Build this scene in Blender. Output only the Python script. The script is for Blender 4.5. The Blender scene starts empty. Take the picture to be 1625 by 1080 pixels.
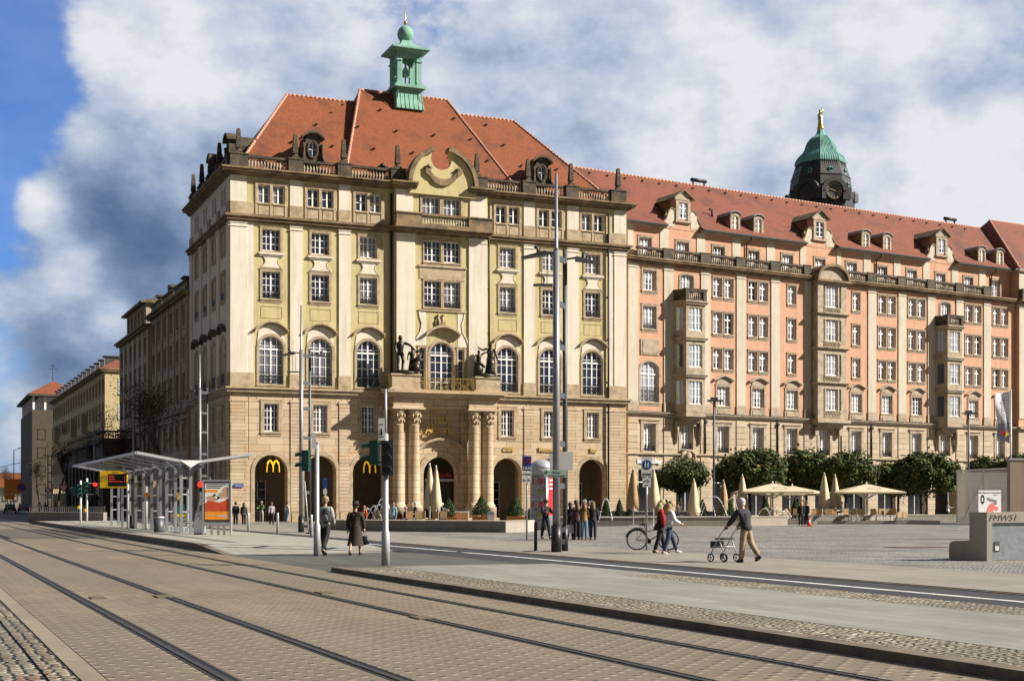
import bpy, bmesh, math, random
from math import sin, cos, pi, radians, sqrt, atan2, hypot
from mathutils import Vector, Matrix
R = random.Random(7)
C = bpy.context.scene.collection
SC = bpy.context.scene
# ---------------------------------------------------------------- camera, sky, sun, exposure
F, H, CX, HY = 2200.0, 1.65, 812.5, 797.0
cam_d = bpy.data.cameras.new('camera'); cam = bpy.data.objects.new('camera', cam_d); C.objects.link(cam)
cam.location = (0, 0, H); cam.rotation_euler = (pi/2, 0, 0)
cam_d.sensor_width = 36; cam_d.lens = F/1625*36; cam_d.shift_y = (HY-540)/1625
cam_d.clip_start = .3; cam_d.clip_end = 6000
SC.camera = cam
SC.view_settings.view_transform = 'Standard'; SC.view_settings.look = 'None'
SC.view_settings.exposure = 0.92; SC.view_settings.gamma = 1.0
SUN_AZ, SUN_EL = radians(-7), radians(33)       # azimuth measured from +X
sd = bpy.data.lights.new('sun', 'SUN'); sd.energy = 5.0; sd.angle = radians(.5); sd.color = (1, .935, .84)
sun = bpy.data.objects.new('sun', sd); C.objects.link(sun)
sv = Vector((cos(SUN_AZ)*cos(SUN_EL), sin(SUN_AZ)*cos(SUN_EL), sin(SUN_EL)))
sun.rotation_euler = sv.to_track_quat('Z', 'Y').to_euler(); sun.location = (60, -10, 60)

class NT:
    def __init__(s, tree): s.t = tree; s.n = tree.nodes; s.l = tree.links
    def add(s, typ, ins=None, **kw):
        n = s.n.new(typ)
        for k, v in kw.items(): setattr(n, k, v)
        for k, v in (ins or {}).items():
            if isinstance(v, bpy.types.NodeSocket): s.l.new(v, n.inputs[k])
            else: n.inputs[k].default_value = v
        return n
    def m(s, op, a, b=0.0, c=0.0, clamp=False):
        n = s.n.new('ShaderNodeMath'); n.operation = op; n.use_clamp = clamp
        for i, v in enumerate((a, b, c)):
            if isinstance(v, bpy.types.NodeSocket): s.l.new(v, n.inputs[i])
            else: n.inputs[i].default_value = v
        return n.outputs[0]
    def mix(s, fac, a, b, blend='MIX'):
        n = s.n.new('ShaderNodeMix'); n.data_type = 'RGBA'; n.blend_type = blend
        for i, v in ((0, fac), (6, a), (7, b)):
            if isinstance(v, bpy.types.NodeSocket): s.l.new(v, n.inputs[i])
            else: n.inputs[i].default_value = v if i == 0 else (tuple(v)+(1,) if len(v) == 3 else v)
        return n.outputs[2]
    def ss(s, v, a, b):
        n = s.n.new('ShaderNodeMapRange'); n.interpolation_type = 'SMOOTHSTEP'
        s.l.new(v, n.inputs[0]); n.inputs[1].default_value = a; n.inputs[2].default_value = b
        return n.outputs[0]
    def noise(s, vec, scale, detail=3, rough=.55, dist=0):
        n = s.n.new('ShaderNodeTexNoise'); s.l.new(vec, n.inputs['Vector'])
        n.inputs['Scale'].default_value = scale; n.inputs['Detail'].default_value = detail
        n.inputs['Roughness'].default_value = rough; n.inputs['Distortion'].default_value = dist
        return n.outputs['Fac']
# sky: physical sky with clouds laid over it by direction
W = bpy.data.worlds.new('World'); SC.world = W; W.use_nodes = True
w = NT(W.node_tree); w.n.clear()
sky = w.add('ShaderNodeTexSky', sky_type='NISHITA', sun_disc=False, sun_elevation=SUN_EL, sun_rotation=pi/2-SUN_AZ, altitude=120, air_density=1.0, dust_density=.6, ozone_density=2.5)
tc = w.add('ShaderNodeTexCoord'); D = tc.outputs['Generated']
def skydir(px, py):
    v = Vector(((px-CX)/F, 1, (HY-py)/F)); return v.normalized()
def blob(px, py, rad, soft=0.0):
    vm = w.add('ShaderNodeVectorMath', {0: D, 1: skydir(px, py)}, operation='DISTANCE')
    return w.ss(vm.outputs['Value'], rad/F, soft/F)     # 1 at the centre
mp = w.add('ShaderNodeMapping', {'Vector': D, 'Scale': (1, 1, 1.5), 'Location': (.3, 0, 1.7)}); P = mp.outputs[0]
mp2 = w.add('ShaderNodeMapping', {'Vector': D, 'Scale': (1, 1, 1.5), 'Location': (.3-.022, .0, 1.7-.03)}); P2 = mp2.outputs[0]
n1 = w.noise(P, 5.0, 12, .58, 0); n2 = w.noise(P2, 5.0, 12, .58, 0)
big = w.noise(P, 2.3, 3, .5)
# cover: everywhere, thinned out where the blue shows
def S(*a):
    r = a[0]
    for b in a[1:]: r = w.m('ADD', r, b)
    return r
def K_(k, b): return w.m('MULTIPLY', b, k)
cover = S(w.m('MULTIPLY_ADD', n1, 4.2, -1.30),
          K_(-1.0, blob(-30, 10, 300)), K_(-.8, blob(-60, 240, 260)), K_(-.5, blob(-30, 580, 130)), K_(.25, blob(130, 60, 120)),
          K_(.6, blob(330, 120, 330)), K_(.8, blob(70, 315, 75)), K_(.7, blob(110, 440, 200)), K_(.6, blob(280, 380, 260)), K_(.5, blob(60, 640, 180)), K_(.55, blob(1200, 200, 900)))
front = w.ss(w.add('ShaderNodeSeparateXYZ', {0: D}).outputs[1], .0, .5)   # clouds only ahead; the unseen sky behind is toned down
cov = w.m('MULTIPLY_ADD', w.ss(cover, .36, .86), .84, .16)
relief = w.m('SUBTRACT', n1, n2)
lum = S(w.m('MULTIPLY', relief, 2.0), w.m('MULTIPLY_ADD', n1, 1.0, .09),
        K_(.36, blob(260, 110, 230)), K_(-.20, blob(170, 270, 140)), K_(-.22, blob(60, 230, 90)), K_(.32, blob(560, 20, 240)), K_(.50, blob(68, 318, 62)), K_(.40, blob(110, 425, 70)), K_(.38, blob(185, 505, 55)), K_(.18, blob(40, 470, 130)), K_(-.15, blob(90, 560, 120)), K_(.12, blob(40, 660, 180)),
        K_(.22, blob(1150, 130, 200)), K_(.34, blob(1400, 20, 240)), K_(.34, blob(1610, 250, 240)), K_(.24, blob(1500, 560, 300)), K_(.14, blob(1080, 300, 170)), K_(.22, blob(1150, 230, 800)), -.02,
        K_(-.26, blob(290, 400, 280)), K_(-.10, blob(240, 330, 190)), K_(-.30, blob(120, 610, 150)), K_(-.06, blob(150, 330, 120)), K_(-.16, blob(440, 250, 200)), K_(-.14, blob(880, 190, 260)), K_(-.10, blob(1290, 180, 170)))
cl = w.add('ShaderNodeValToRGB', {'Fac': w.m('MULTIPLY_ADD', lum, .7, .3)}); cr = cl.color_ramp
cr.elements[0].position = .0; cr.elements[0].color = (.030, .052, .10, 1)
cr.elements[1].position = 1.0; cr.elements[1].color = (.42, .43, .455, 1)
e = cr.elements.new(.30); e.color = (.060, .098, .175, 1); e = cr.elements.new(.54); e.color = (.125, .170, .255, 1)
e = cr.elements.new(.735); e.color = (.245, .285, .36, 1)
skyc = w.mix(1.0, sky.outputs[0], (.027, .045, .078), 'MULTIPLY')
hor = w.ss(w.add('ShaderNodeSeparateXYZ', {0: D}).outputs[2], .16, .0)
skyc2 = w.mix(w.m('MULTIPLY', hor, .45), skyc, (.22, .30, .40))
col = w.mix(cov, skyc2, cl.outputs[0]); col = w.mix(front, (.066, .069, .076), col)   # dark grey added to the unseen sky behind, to cut fill light
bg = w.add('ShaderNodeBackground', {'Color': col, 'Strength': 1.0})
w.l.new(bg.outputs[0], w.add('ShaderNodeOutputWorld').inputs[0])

# ---------------------------------------------------------------- materials
def newmat(name):
    m = bpy.data.materials.new(name); m.use_nodes = True; n = NT(m.node_tree); n.n.clear()
    out = n.add('ShaderNodeOutputMaterial'); b = n.add('ShaderNodeBsdfPrincipled'); n.l.new(b.outputs[0], out.inputs[0])
    return m, n, b
def wallvec(n):      # (along wall, height) from object space
    tc = n.add('ShaderNodeTexCoord'); sx = n.add('ShaderNodeSeparateXYZ', {0: tc.outputs['Object']})
    cx = n.add('ShaderNodeCombineXYZ', {0: n.m('ADD', sx.outputs[0], sx.outputs[1]), 1: sx.outputs[2]})
    return tc.outputs['Object'], cx.outputs[0], sx.outputs
def setbump(n, b, h, strength=.3, dist=.03):
    bp = n.add('ShaderNodeBump', {'Height': h, 'Strength': strength, 'Distance': dist}); n.l.new(bp.outputs[0], b.inputs['Normal'])
def rough_mat(name, c1, c2, scale=1.5, rough=.85, dirt=None, dscale=.6, damt=.5, bump=.15, streak=False, metal=0, fine=18):
    m, n, b = newmat(name); o, v, sx = wallvec(n)
    a = n.noise(o, scale, 5, .6); col = n.mix(n.ss(a, .3, .72), c1, c2)
    if dirt is not None:
        dv = o
        if streak: dv = n.add('ShaderNodeMapping', {'Vector': o, 'Scale': (2.4, 2.4, .16)}).outputs[0]
        d = n.noise(dv, dscale, 6, .65)
        col = n.mix(n.m('MULTIPLY', n.ss(d, .46, .68), damt), col, dirt)
    fn = n.noise(o, fine, 3, .6)
    col = n.mix(n.m('MULTIPLY', fn, .25), col, tuple(x*.55 for x in c1))
    n.l.new(col, b.inputs['Base Color']); b.inputs['Roughness'].default_value = rough; b.inputs['Metallic'].default_value = metal
    if bump: setbump(n, b, fn, bump, .02)
    return m
def block_mat(name, c1, c2, c3, mort, bw, bh, ms=.012, dirt=None, bump=.5, dz=0, rough=.85, damt=.5):
    m, n, b = newmat(name); o, v, sx = wallvec(n)
    br = n.add('ShaderNodeTexBrick', {'Vector': v, 'Scale': 1.0, 'Mortar Size': ms, 'Mortar Smooth': .1, 'Bias': 0.0, 'Brick Width': bw, 'Row Height': bh, 'Color1': (0, 0, 0, 1), 'Color2': (1, 1, 1, 1), 'Mortar': (.5, .5, .5, 1)}, offset=.5)
    sep = n.add('ShaderNodeSeparateColor', {0: br.outputs['Color']}).outputs[0]
    col = n.mix(n.ss(sep, .2, .8), c1, c2)
    col = n.mix(n.ss(n.noise(o, .9, 4), .5, .72), col, c3)
    if dirt is not None: col = n.mix(n.m('MULTIPLY', n.ss(n.noise(o, .5, 6, .68), .5, .75), damt), col, dirt)
    fn = n.noise(o, 9, 4); col = n.mix(n.m('MULTIPLY', fn, .3), col, tuple(x*.6 for x in c1))
    col = n.mix(br.outputs['Fac'], col, mort)
    n.l.new(col, b.inputs['Base Color']); b.inputs['Roughness'].default_value = rough
    setbump(n, b, n.m('MULTIPLY_ADD', br.outputs['Fac'], -1.0, n.m('MULTIPLY', fn, .2)), bump, .03)
    return m
def plain(name, c, rough=.6, metal=0, emit=0, spec=None, noise=.0):
    m, n, b = newmat(name); b.inputs['Base Color'].default_value = tuple(c)+(1,); b.inputs['Roughness'].default_value = rough; b.inputs['Metallic'].default_value = metal
    if emit: b.inputs['Emission Color'].default_value = tuple(c)+(1,); b.inputs['Emission Strength'].default_value = emit
    if noise:
        o = n.add('ShaderNodeTexCoord').outputs['Object']; f = n.noise(o, 7, 5, .6)
        n.l.new(n.mix(n.ss(f, .3, .7), c, tuple(x*(1-noise) for x in c)), b.inputs['Base Color'])
        n.l.new(n.m('MULTIPLY_ADD', f, .3, rough-.15), b.inputs['Roughness'])
    return m
M = {}
M['yellow'] = rough_mat('yellow_plaster', (.51, .43, .205), (.56, .475, .245), 1.2, dirt=(.31, .26, .14), damt=.7, streak=True, dscale=1.2, bump=.08)
M['cream'] = rough_mat('cream_plaster', (.66, .60, .485), (.72, .655, .54), 1.0, dirt=(.45, .39, .30), damt=.5, streak=True, dscale=1.1, bump=.08)
M['pink'] = rough_mat('pink_plaster', (.50, .270, .165), (.57, .320, .20), .8, dirt=(.42, .235, .15), damt=.65, streak=True, dscale=.9, bump=.08)
M['pcream'] = rough_mat('grey_cream_plaster', (.49, .435, .34), (.54, .485, .385), 1.0, dirt=(.36, .315, .24), damt=.55, streak=True, dscale=1.0, bump=.08)
M['sand'] = block_mat('sandstone_blocks', (.47, .36, .235), (.56, .445, .305), (.52, .34, .185), (.11, .075, .045), 2.3, .6, .016, dirt=(.30, .21, .11))
M['psand'] = block_mat('sandstone_blocks_of_wing', (.41, .33, .23), (.49, .40, .285), (.45, .33, .205), (.17, .125, .075), 1.9, .62, .014, dirt=(.28, .205, .12))
M['trim'] = rough_mat('sandstone_trim', (.47, .375, .25), (.38, .28, .17), 2.2, dirt=(.17, .12, .065), damt=.55, dscale=1.1, bump=.15)
M['ptrim'] = rough_mat('grey_sandstone_trim', (.41, .34, .25), (.32, .25, .17), 2.0, dirt=(.13, .10, .07), damt=.5, dscale=1.0, bump=.15)
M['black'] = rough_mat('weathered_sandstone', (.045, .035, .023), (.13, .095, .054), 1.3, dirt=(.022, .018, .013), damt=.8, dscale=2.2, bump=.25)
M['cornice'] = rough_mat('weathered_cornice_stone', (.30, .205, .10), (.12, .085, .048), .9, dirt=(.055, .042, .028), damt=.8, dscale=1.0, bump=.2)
M['baluster'] = rough_mat('pale_baluster_stone', (.47, .42, .32), (.30, .25, .17), 2.0, dirt=(.08, .06, .04), damt=.6, dscale=1.4, bump=.1)
def roof_mat(name, c1, c2, c3):
    m, n, b = newmat(name); o, v, sx = wallvec(n)
    br = n.add('ShaderNodeTexBrick', {'Vector': v, 'Scale': 1.0, 'Mortar Size': .016, 'Mortar Smooth': .8, 'Brick Width': .19, 'Row Height': .13, 'Color1': (0, 0, 0, 1), 'Color2': (1, 1, 1, 1), 'Mortar': (.5, .5, .5, 1)}, offset=.5)
    sep = n.add('ShaderNodeSeparateColor', {0: br.outputs['Color']}).outputs[0]
    col = n.mix(sep, c1, c2); col = n.mix(n.ss(n.noise(o, .35, 6, .7), .46, .66), col, c3)
    col = n.mix(n.m('MULTIPLY', n.ss(n.noise(o, 2.6, 4, .7), .55, .7), .55), col, tuple(x*.45 for x in c1))
    col = n.mix(n.m('MULTIPLY', br.outputs['Fac'], .5), col, tuple(x*.3 for x in c1))
    n.l.new(col, b.inputs['Base Color']); b.inputs['Roughness'].default_value = .8
    setbump(n, b, n.m('MULTIPLY', br.outputs['Fac'], -1.0), .6, .04); return m
M['roof'] = roof_mat('orange_roof_tiles', (.20, .050, .0125), (.265, .070, .016), (.135, .038, .014))
M['proof'] = roof_mat('rose_roof_tiles', (.175, .047, .021), (.23, .063, .028), (.12, .038, .020))
M['ridge'] = rough_mat('pale_ridge_tiles', (.50, .30, .22), (.35, .14, .08), 6, bump=.1)
def glass_mat(name, dark, curt, amt, rgh=.06):
    m, n, b = newmat(name); tc = n.add('ShaderNodeTexCoord'); oi = n.add('ShaderNodeObjectInfo')
    sx = n.add('ShaderNodeSeparateXYZ', {0: tc.outputs['Object']})
    wv = n.m('SINE', n.m('MULTIPLY', sx.outputs[0], 42.0)); st = n.m('MULTIPLY_ADD', wv, .25, .75)
    side = n.ss(n.m('ABSOLUTE', sx.outputs[0]), .22, .30)
    on = n.m('GREATER_THAN', oi.outputs['Random'], 1-amt)
    zz = n.m('GREATER_THAN', n.m('ADD', n.m('MULTIPLY', sx.outputs[2], .45), n.m('MULTIPLY', oi.outputs['Random'], .8)), .62)
    cmask = n.m('MULTIPLY', n.m('MULTIPLY', on, n.m('MAXIMUM', side, zz)), st)
    col = n.mix(cmask, dark, curt)
    nz = n.noise(tc.outputs['Object'], 1.5, 2)
    n.l.new(col, b.inputs['Base Color']); b.inputs['Roughness'].default_value = rgh
    b.inputs['IOR'].default_value = 1.9
    setbump(n, b, nz, .12, .05); return m
M['glass'] = glass_mat('dark_window_glass', (.024, .033, .066), (.20, .20, .23), .45)
M['pglass'] = glass_mat('curtained_window_glass', (.042, .048, .064), (.48, .50, .56), .88)
M['sglass'] = plain('shop_glass', (.01, .012, .014), .08)
M['white'] = plain('white_window_paint', (.80, .79, .77), .5, noise=.08)
M['iron'] = plain('black_iron', (.018, .018, .02), .5, .4)
M['gold'] = plain('gilded_metal', (.75, .52, .16), .35, .9, noise=.25)
M['copper'] = rough_mat('green_copper', (.17, .36, .27), (.25, .46, .36), 1.2, dirt=(.07, .17, .13), damt=.5, streak=True, dscale=1.5, rough=.7, fine=10)
M['dcopper'] = rough_mat('dark_patinated_copper', (.022, .020, .019), (.04, .037, .034), 1, dirt=(.05, .10, .085), damt=.25, dscale=.5, rough=.6)
M['tcopper'] = rough_mat('blue_green_copper', (.13, .33, .29), (.22, .45, .39), .3, dirt=(.05, .17, .15), damt=.5, streak=True, dscale=.4, rough=.65, fine=2)
M['clock'] = plain('clock_face', (.06, .07, .07), .5)
M['bronze'] = plain('dark_bronze', (.035, .026, .018), .42, .5, noise=.5)
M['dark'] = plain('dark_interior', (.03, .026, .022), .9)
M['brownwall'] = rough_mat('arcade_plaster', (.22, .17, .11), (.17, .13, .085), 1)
M['letter'] = plain('brass_lettering', (.52, .36, .11), .45, .2)
M['bignoise'] = None

# ---------------------------------------------------------------- mesh builder
class MB:
    def __init__(s, T=None): s.v = []; s.f = []; s.mi = []; s.T = T; s.m = 0; s.sm = []; s.smooth = False
    def V(s, *p):
        p = p[0] if len(p) == 1 else p
        if s.T: p = s.T(*p)
        s.v.append(tuple(p)); return len(s.v)-1
    def face(s, ids): s.f.append(tuple(ids)); s.mi.append(s.m); s.sm.append(s.smooth)
    def quad(s, *ps): s.face([s.V(p) for p in ps])
    def box(s, x0, x1, y0, y1, z0, z1):
        i = [s.V(x, y, z) for z in (z0, z1) for x, y in ((x0, y0), (x1, y0), (x1, y1), (x0, y1))]
        for q in ((0, 3, 2, 1), (4, 5, 6, 7), (0, 1, 5, 4), (1, 2, 6, 5), (2, 3, 7, 6), (3, 0, 4, 7)): s.face([i[k] for k in q])
    def cbox(s, cx, cy, z0, wx, wy, h): s.box(cx-wx/2, cx+wx/2, cy-wy/2, cy+wy/2, z0, z0+h)
    def bar(s, p0, p1, w, h=None):       # rectangular bar between two points
        h = h or w; a, b = Vector(p0), Vector(p1); d = (b-a).normalized()
        up = Vector((0, 0, 1)) if abs(d.z) < .95 else Vector((0, 1, 0))
        sx = d.cross(up).normalized()*w/2; sy = sx.cross(d).normalized()*h/2
        i = [s.V(q+x*sx+y*sy) for q in (a, b) for x, y in ((-1, -1), (1, -1), (1, 1), (-1, 1))]
        for q in ((0, 3, 2, 1), (4, 5, 6, 7), (0, 1, 5, 4), (1, 2, 6, 5), (2, 3, 7, 6), (3, 0, 4, 7)): s.face([i[k] for k in q])
    def prism(s, pts, y0, y1):           # outline in x,z extruded in y
        n = len(pts); a = [s.V(x, y0, z) for x, z in pts]; b = [s.V(x, y1, z) for x, z in pts]
        s.face(a); s.face(b[::-1])
        for k in range(n): s.face((a[k], b[k], b[(k+1) % n], a[(k+1) % n]))
    def prism_z(s, pts, z0, z1):         # outline in x,y extruded in z
        n = len(pts); a = [s.V(x, y, z0) for x, y in pts]; b = [s.V(x, y, z1) for x, y in pts]
        s.face(a[::-1]); s.face(b)
        for k in range(n): s.face((a[k], a[(k+1) % n], b[(k+1) % n], b[k]))
    def prism_x(s, pts, x0, x1):         # outline in y,z extruded in x
        n = len(pts); a = [s.V(x0, y, z) for y, z in pts]; b = [s.V(x1, y, z) for y, z in pts]
        s.face(a[::-1]); s.face(b)
        for k in range(n): s.face((a[k], a[(k+1) % n], b[(k+1) % n], b[k]))
    def tube(s, pts, rad, n=8, cap=True, sx=1.0):
        sm = s.smooth; s.smooth = True
        P_ = [Vector(p) for p in pts]; k = len(P_)
        if not isinstance(rad, (list, tuple)): rad = [rad]*k
        rings = []; ref = None
        for i, p in enumerate(P_):
            d = (P_[min(i+1, k-1)]-P_[max(i-1, 0)]).normalized()
            if ref is None: ref = Vector((1, 0, 0)) if abs(d.x) < .9 else Vector((0, 1, 0))
            a = (ref-d*ref.dot(d)).normalized(); b = d.cross(a); ref = a
            rings.append([s.V(p+(a*cos(2*pi*j/n)*sx+b*sin(2*pi*j/n))*rad[i]) for j in range(n)])
        for i in range(k-1):
            for j in range(n): s.face((rings[i][j], rings[i][(j+1) % n], rings[i+1][(j+1) % n], rings[i+1][j]))
        s.smooth = False
        if cap: s.face(rings[0][::-1]); s.face(rings[-1])
        s.smooth = sm
    def lathe(s, prof, n=12, c=(0, 0, 0), smooth=True, sq=False, rot=0, sx=1, sy=1):
        sm = s.smooth; s.smooth = smooth
        k = 1/cos(pi/n) if sq else 1
        rings = [[s.V(c[0]+r*k*cos(rot+2*pi*j/n)*sx, c[1]+r*k*sin(rot+2*pi*j/n)*sy, c[2]+z) for j in range(n)] for r, z in prof]
        for i in range(len(prof)-1):
            for j in range(n): s.face((rings[i][j], rings[i][(j+1) % n], rings[i+1][(j+1) % n], rings[i+1][j]))
        s.face(rings[0][::-1]); s.face(rings[-1]); s.smooth = sm
    def ell(s, c, r, n=10, m=7, q=None):
        sm = s.smooth; s.smooth = True; rings = []
        for i in range(1, m):
            t = pi*i/m; row = []
            for j in range(n):
                v = Vector((r[0]*sin(t)*cos(2*pi*j/n), r[1]*sin(t)*sin(2*pi*j/n), -r[2]*cos(t)))
                if q: v = q @ v
                row.append(s.V(Vector(c)+v))
            rings.append(row)
        a = Vector((0, 0, -r[2])); b = Vector((0, 0, r[2]))
        if q: a = q @ a; b = q @ b
        a = s.V(Vector(c)+a); b = s.V(Vector(c)+b)
        for j in range(n):
            s.face((a, rings[0][(j+1) % n], rings[0][j])); s.face((b, rings[-1][j], rings[-1][(j+1) % n]))
            for i in range(m-2): s.face((rings[i][j], rings[i][(j+1) % n], rings[i+1][(j+1) % n], rings[i+1][j]))
        s.smooth = sm
    def disc(s, c, r, y, n=24, sx=1):
        s.face([s.V(c[0]+r*sx*cos(2*pi*j/n), y, c[1]+r*sin(2*pi*j/n)) for j in range(n)])
    def mesh(s, name, mats):
        me = bpy.data.meshes.new(name); me.from_pydata(s.v, [], s.f)
        for m in (mats if isinstance(mats, (list, tuple)) else [mats]): me.materials.append(M[m] if isinstance(m, str) else m)
        me.polygons.foreach_set('material_index', s.mi); me.polygons.foreach_set('use_smooth', s.sm); me.update(); return me
def ob(name, mb, mats, parent=None, loc=(0, 0, 0), rz=0):
    me = mb if isinstance(mb, bpy.types.Mesh) else mb.mesh(name, mats)
    o = bpy.data.objects.new(name, me); C.objects.link(o); o.location = loc; o.rotation_euler = (0, 0, rz)
    if parent: o.parent = parent
    return o
def tag(o, label, cat, group=None, kind=None):
    if label: o['label'] = label
    if cat: o['category'] = cat
    if group: o['group'] = group
    if kind: o['kind'] = kind
    return o
def thing(name, label, cat, loc=(0, 0, 0), rz=0, group=None):
    o = bpy.data.objects.new(name, None); C.objects.link(o); o.location = loc; o.rotation_euler = (0, 0, rz); o.empty_display_size = .3
    return tag(o, label, cat, group)
def struct(name, mb, mats): o = ob(name, mb, mats); o['kind'] = 'structure'; return o
def copy_tree(o, parent=None):
    c = o.copy(); C.objects.link(c); c.parent = parent
    for ch in list(o.children): copy_tree(ch, c)
    return c
def text_mesh(body, size, ext=.02, font_shear=0, align='CENTER', off=0, sp=1.0, bold=0):
    cu = bpy.data.curves.new('t', 'FONT'); cu.body = body; cu.size = size; cu.extrude = ext; cu.align_x = align; cu.shear = font_shear; cu.offset = off; cu.space_character = sp; cu.resolution_u = 3
    o = bpy.data.objects.new('t', cu); C.objects.link(o); dg = bpy.context.evaluated_depsgraph_get(); dg.update()
    me = bpy.data.meshes.new_from_object(o.evaluated_get(dg)); bpy.data.objects.remove(o); return me
def text(name, body, size, mat, parent, loc, rz=0, ext=.02, sx=1.0, rot=None, **kw):
    me = text_mesh(body, size, ext, **kw); me.materials.clear(); me.materials.append(M[mat] if isinstance(mat, str) else mat)
    o = bpy.data.objects.new(name, me); C.objects.link(o); o.parent = parent; o.location = loc
    o.rotation_euler = rot or (pi/2, 0, rz); o.scale = (sx, 1, 1); return o
def G(px, py, z=0): Y = (H-z)*F/(py-HY); return ((px-CX)/F*Y, Y)     # point on the ground under a measured spot
def ST(s, p): return (-.4026*s+.9155*p, .9155*s+.4026*p)              # along / across the street
def at(px, Y): return ((px-CX)/F*Y, Y)
SA = atan2(.9155, -.4026)      # heading of the street
# ---------------------------------------------------------------- ground
def gvec(n):
    tc = n.add('ShaderNodeTexCoord'); return n.add('ShaderNodeMapping', {'Vector': tc.outputs['Object'], 'Rotation': (0, 0, -SA)}).outputs[0]   # x along street, y across
def setts(name, scale, c1, c2, c3, joint, jw=.09, bump=.6, sy=1.0):
    m, n, b = newmat(name); v = n.add('ShaderNodeMapping', {'Vector': gvec(n), 'Scale': (1, sy, 0)}).outputs[0]
    vo = n.add('ShaderNodeTexVoronoi', {'Vector': v, 'Scale': scale, 'Randomness': .55}, voronoi_dimensions='2D', distance='CHEBYCHEV')
    ve = n.add('ShaderNodeTexVoronoi', {'Vector': v, 'Scale': scale, 'Randomness': .55}, voronoi_dimensions='2D', feature='DISTANCE_TO_EDGE')
    s0 = n.add('ShaderNodeSeparateColor', {0: vo.outputs['Color']})
    col = n.mix(n.ss(s0.outputs[0], .1, .9), c1, c2); col = n.mix(n.m('GREATER_THAN', s0.outputs[1], .8), col, c3)
    col = n.mix(n.ss(n.noise(v, .35, 5, .65), .35, .7), col, tuple(x*.72 for x in c1))
    j = n.ss(ve.outputs['Distance'], jw, jw*.35); col = n.mix(j, col, joint)
    n.l.new(col, b.inputs['Base Color']); b.inputs['Roughness'].default_value = .75
    hgt = n.m('ADD', n.m('MULTIPLY', n.ss(ve.outputs['Distance'], 0, .3), 1.0), n.m('MULTIPLY', s0.outputs[2], .5))
    setbump(n, b, hgt, bump, .035); return m
def slabs(name, c1, c2, joint, bw, bh, ms, bump=.25, wear=.5, rough=.8, off=.5, row=False):
    m, n, b = newmat(name); v = gvec(n)
    br = n.add('ShaderNodeTexBrick', {'Vector': v, 'Scale': 1.0, 'Mortar Size': ms, 'Mortar Smooth': .2, 'Brick Width': bw, 'Row Height': bh, 'Color1': (0, 0, 0, 1), 'Color2': (1, 1, 1, 1), 'Mortar': (.5, .5, .5, 1)}, offset=off)
    sep = n.add('ShaderNodeSeparateColor', {0: br.outputs['Color']}).outputs[0]
    col = n.mix(sep, c1, c2)
    col = n.mix(n.m('MULTIPLY', n.ss(n.noise(v, .25, 6, .7), .4, .7), wear), col, tuple(x*.6 for x in c1))
    col = n.mix(n.m('MULTIPLY', n.ss(n.noise(v, 3, 5, .7), .45, .75), wear*.6), col, tuple(min(1, x*1.35) for x in c2))
    col = n.mix(n.m('MULTIPLY', n.noise(v, 60, 3), .35), col, tuple(x*.5 for x in c1))
    col = n.mix(br.outputs['Fac'], col, joint)
    n.l.new(col, b.inputs['Base Color']); b.inputs['Roughness'].default_value = rough
    setbump(n, b, n.m('MULTIPLY_ADD', br.outputs['Fac'], -1.0, n.m('MULTIPLY', n.noise(v, 40, 3), .3)), bump, .02); return m
M['setts'] = setts('grey_setts', 6.5, (.20, .19, .17), (.31, .29, .26), (.36, .32, .25), (.05, .045, .038), .09)
M['rough'] = setts('rough_cobbles', 8.0, (.25, .205, .14), (.40, .345, .25), (.15, .115, .08), (.035, .028, .02), .08, .9)
M['roughl'] = setts('old_cobbles', 6.6, (.19, .155, .105), (.29, .245, .175), (.18, .11, .065), (.03, .026, .02), .08, 1.0, 1.15)
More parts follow.
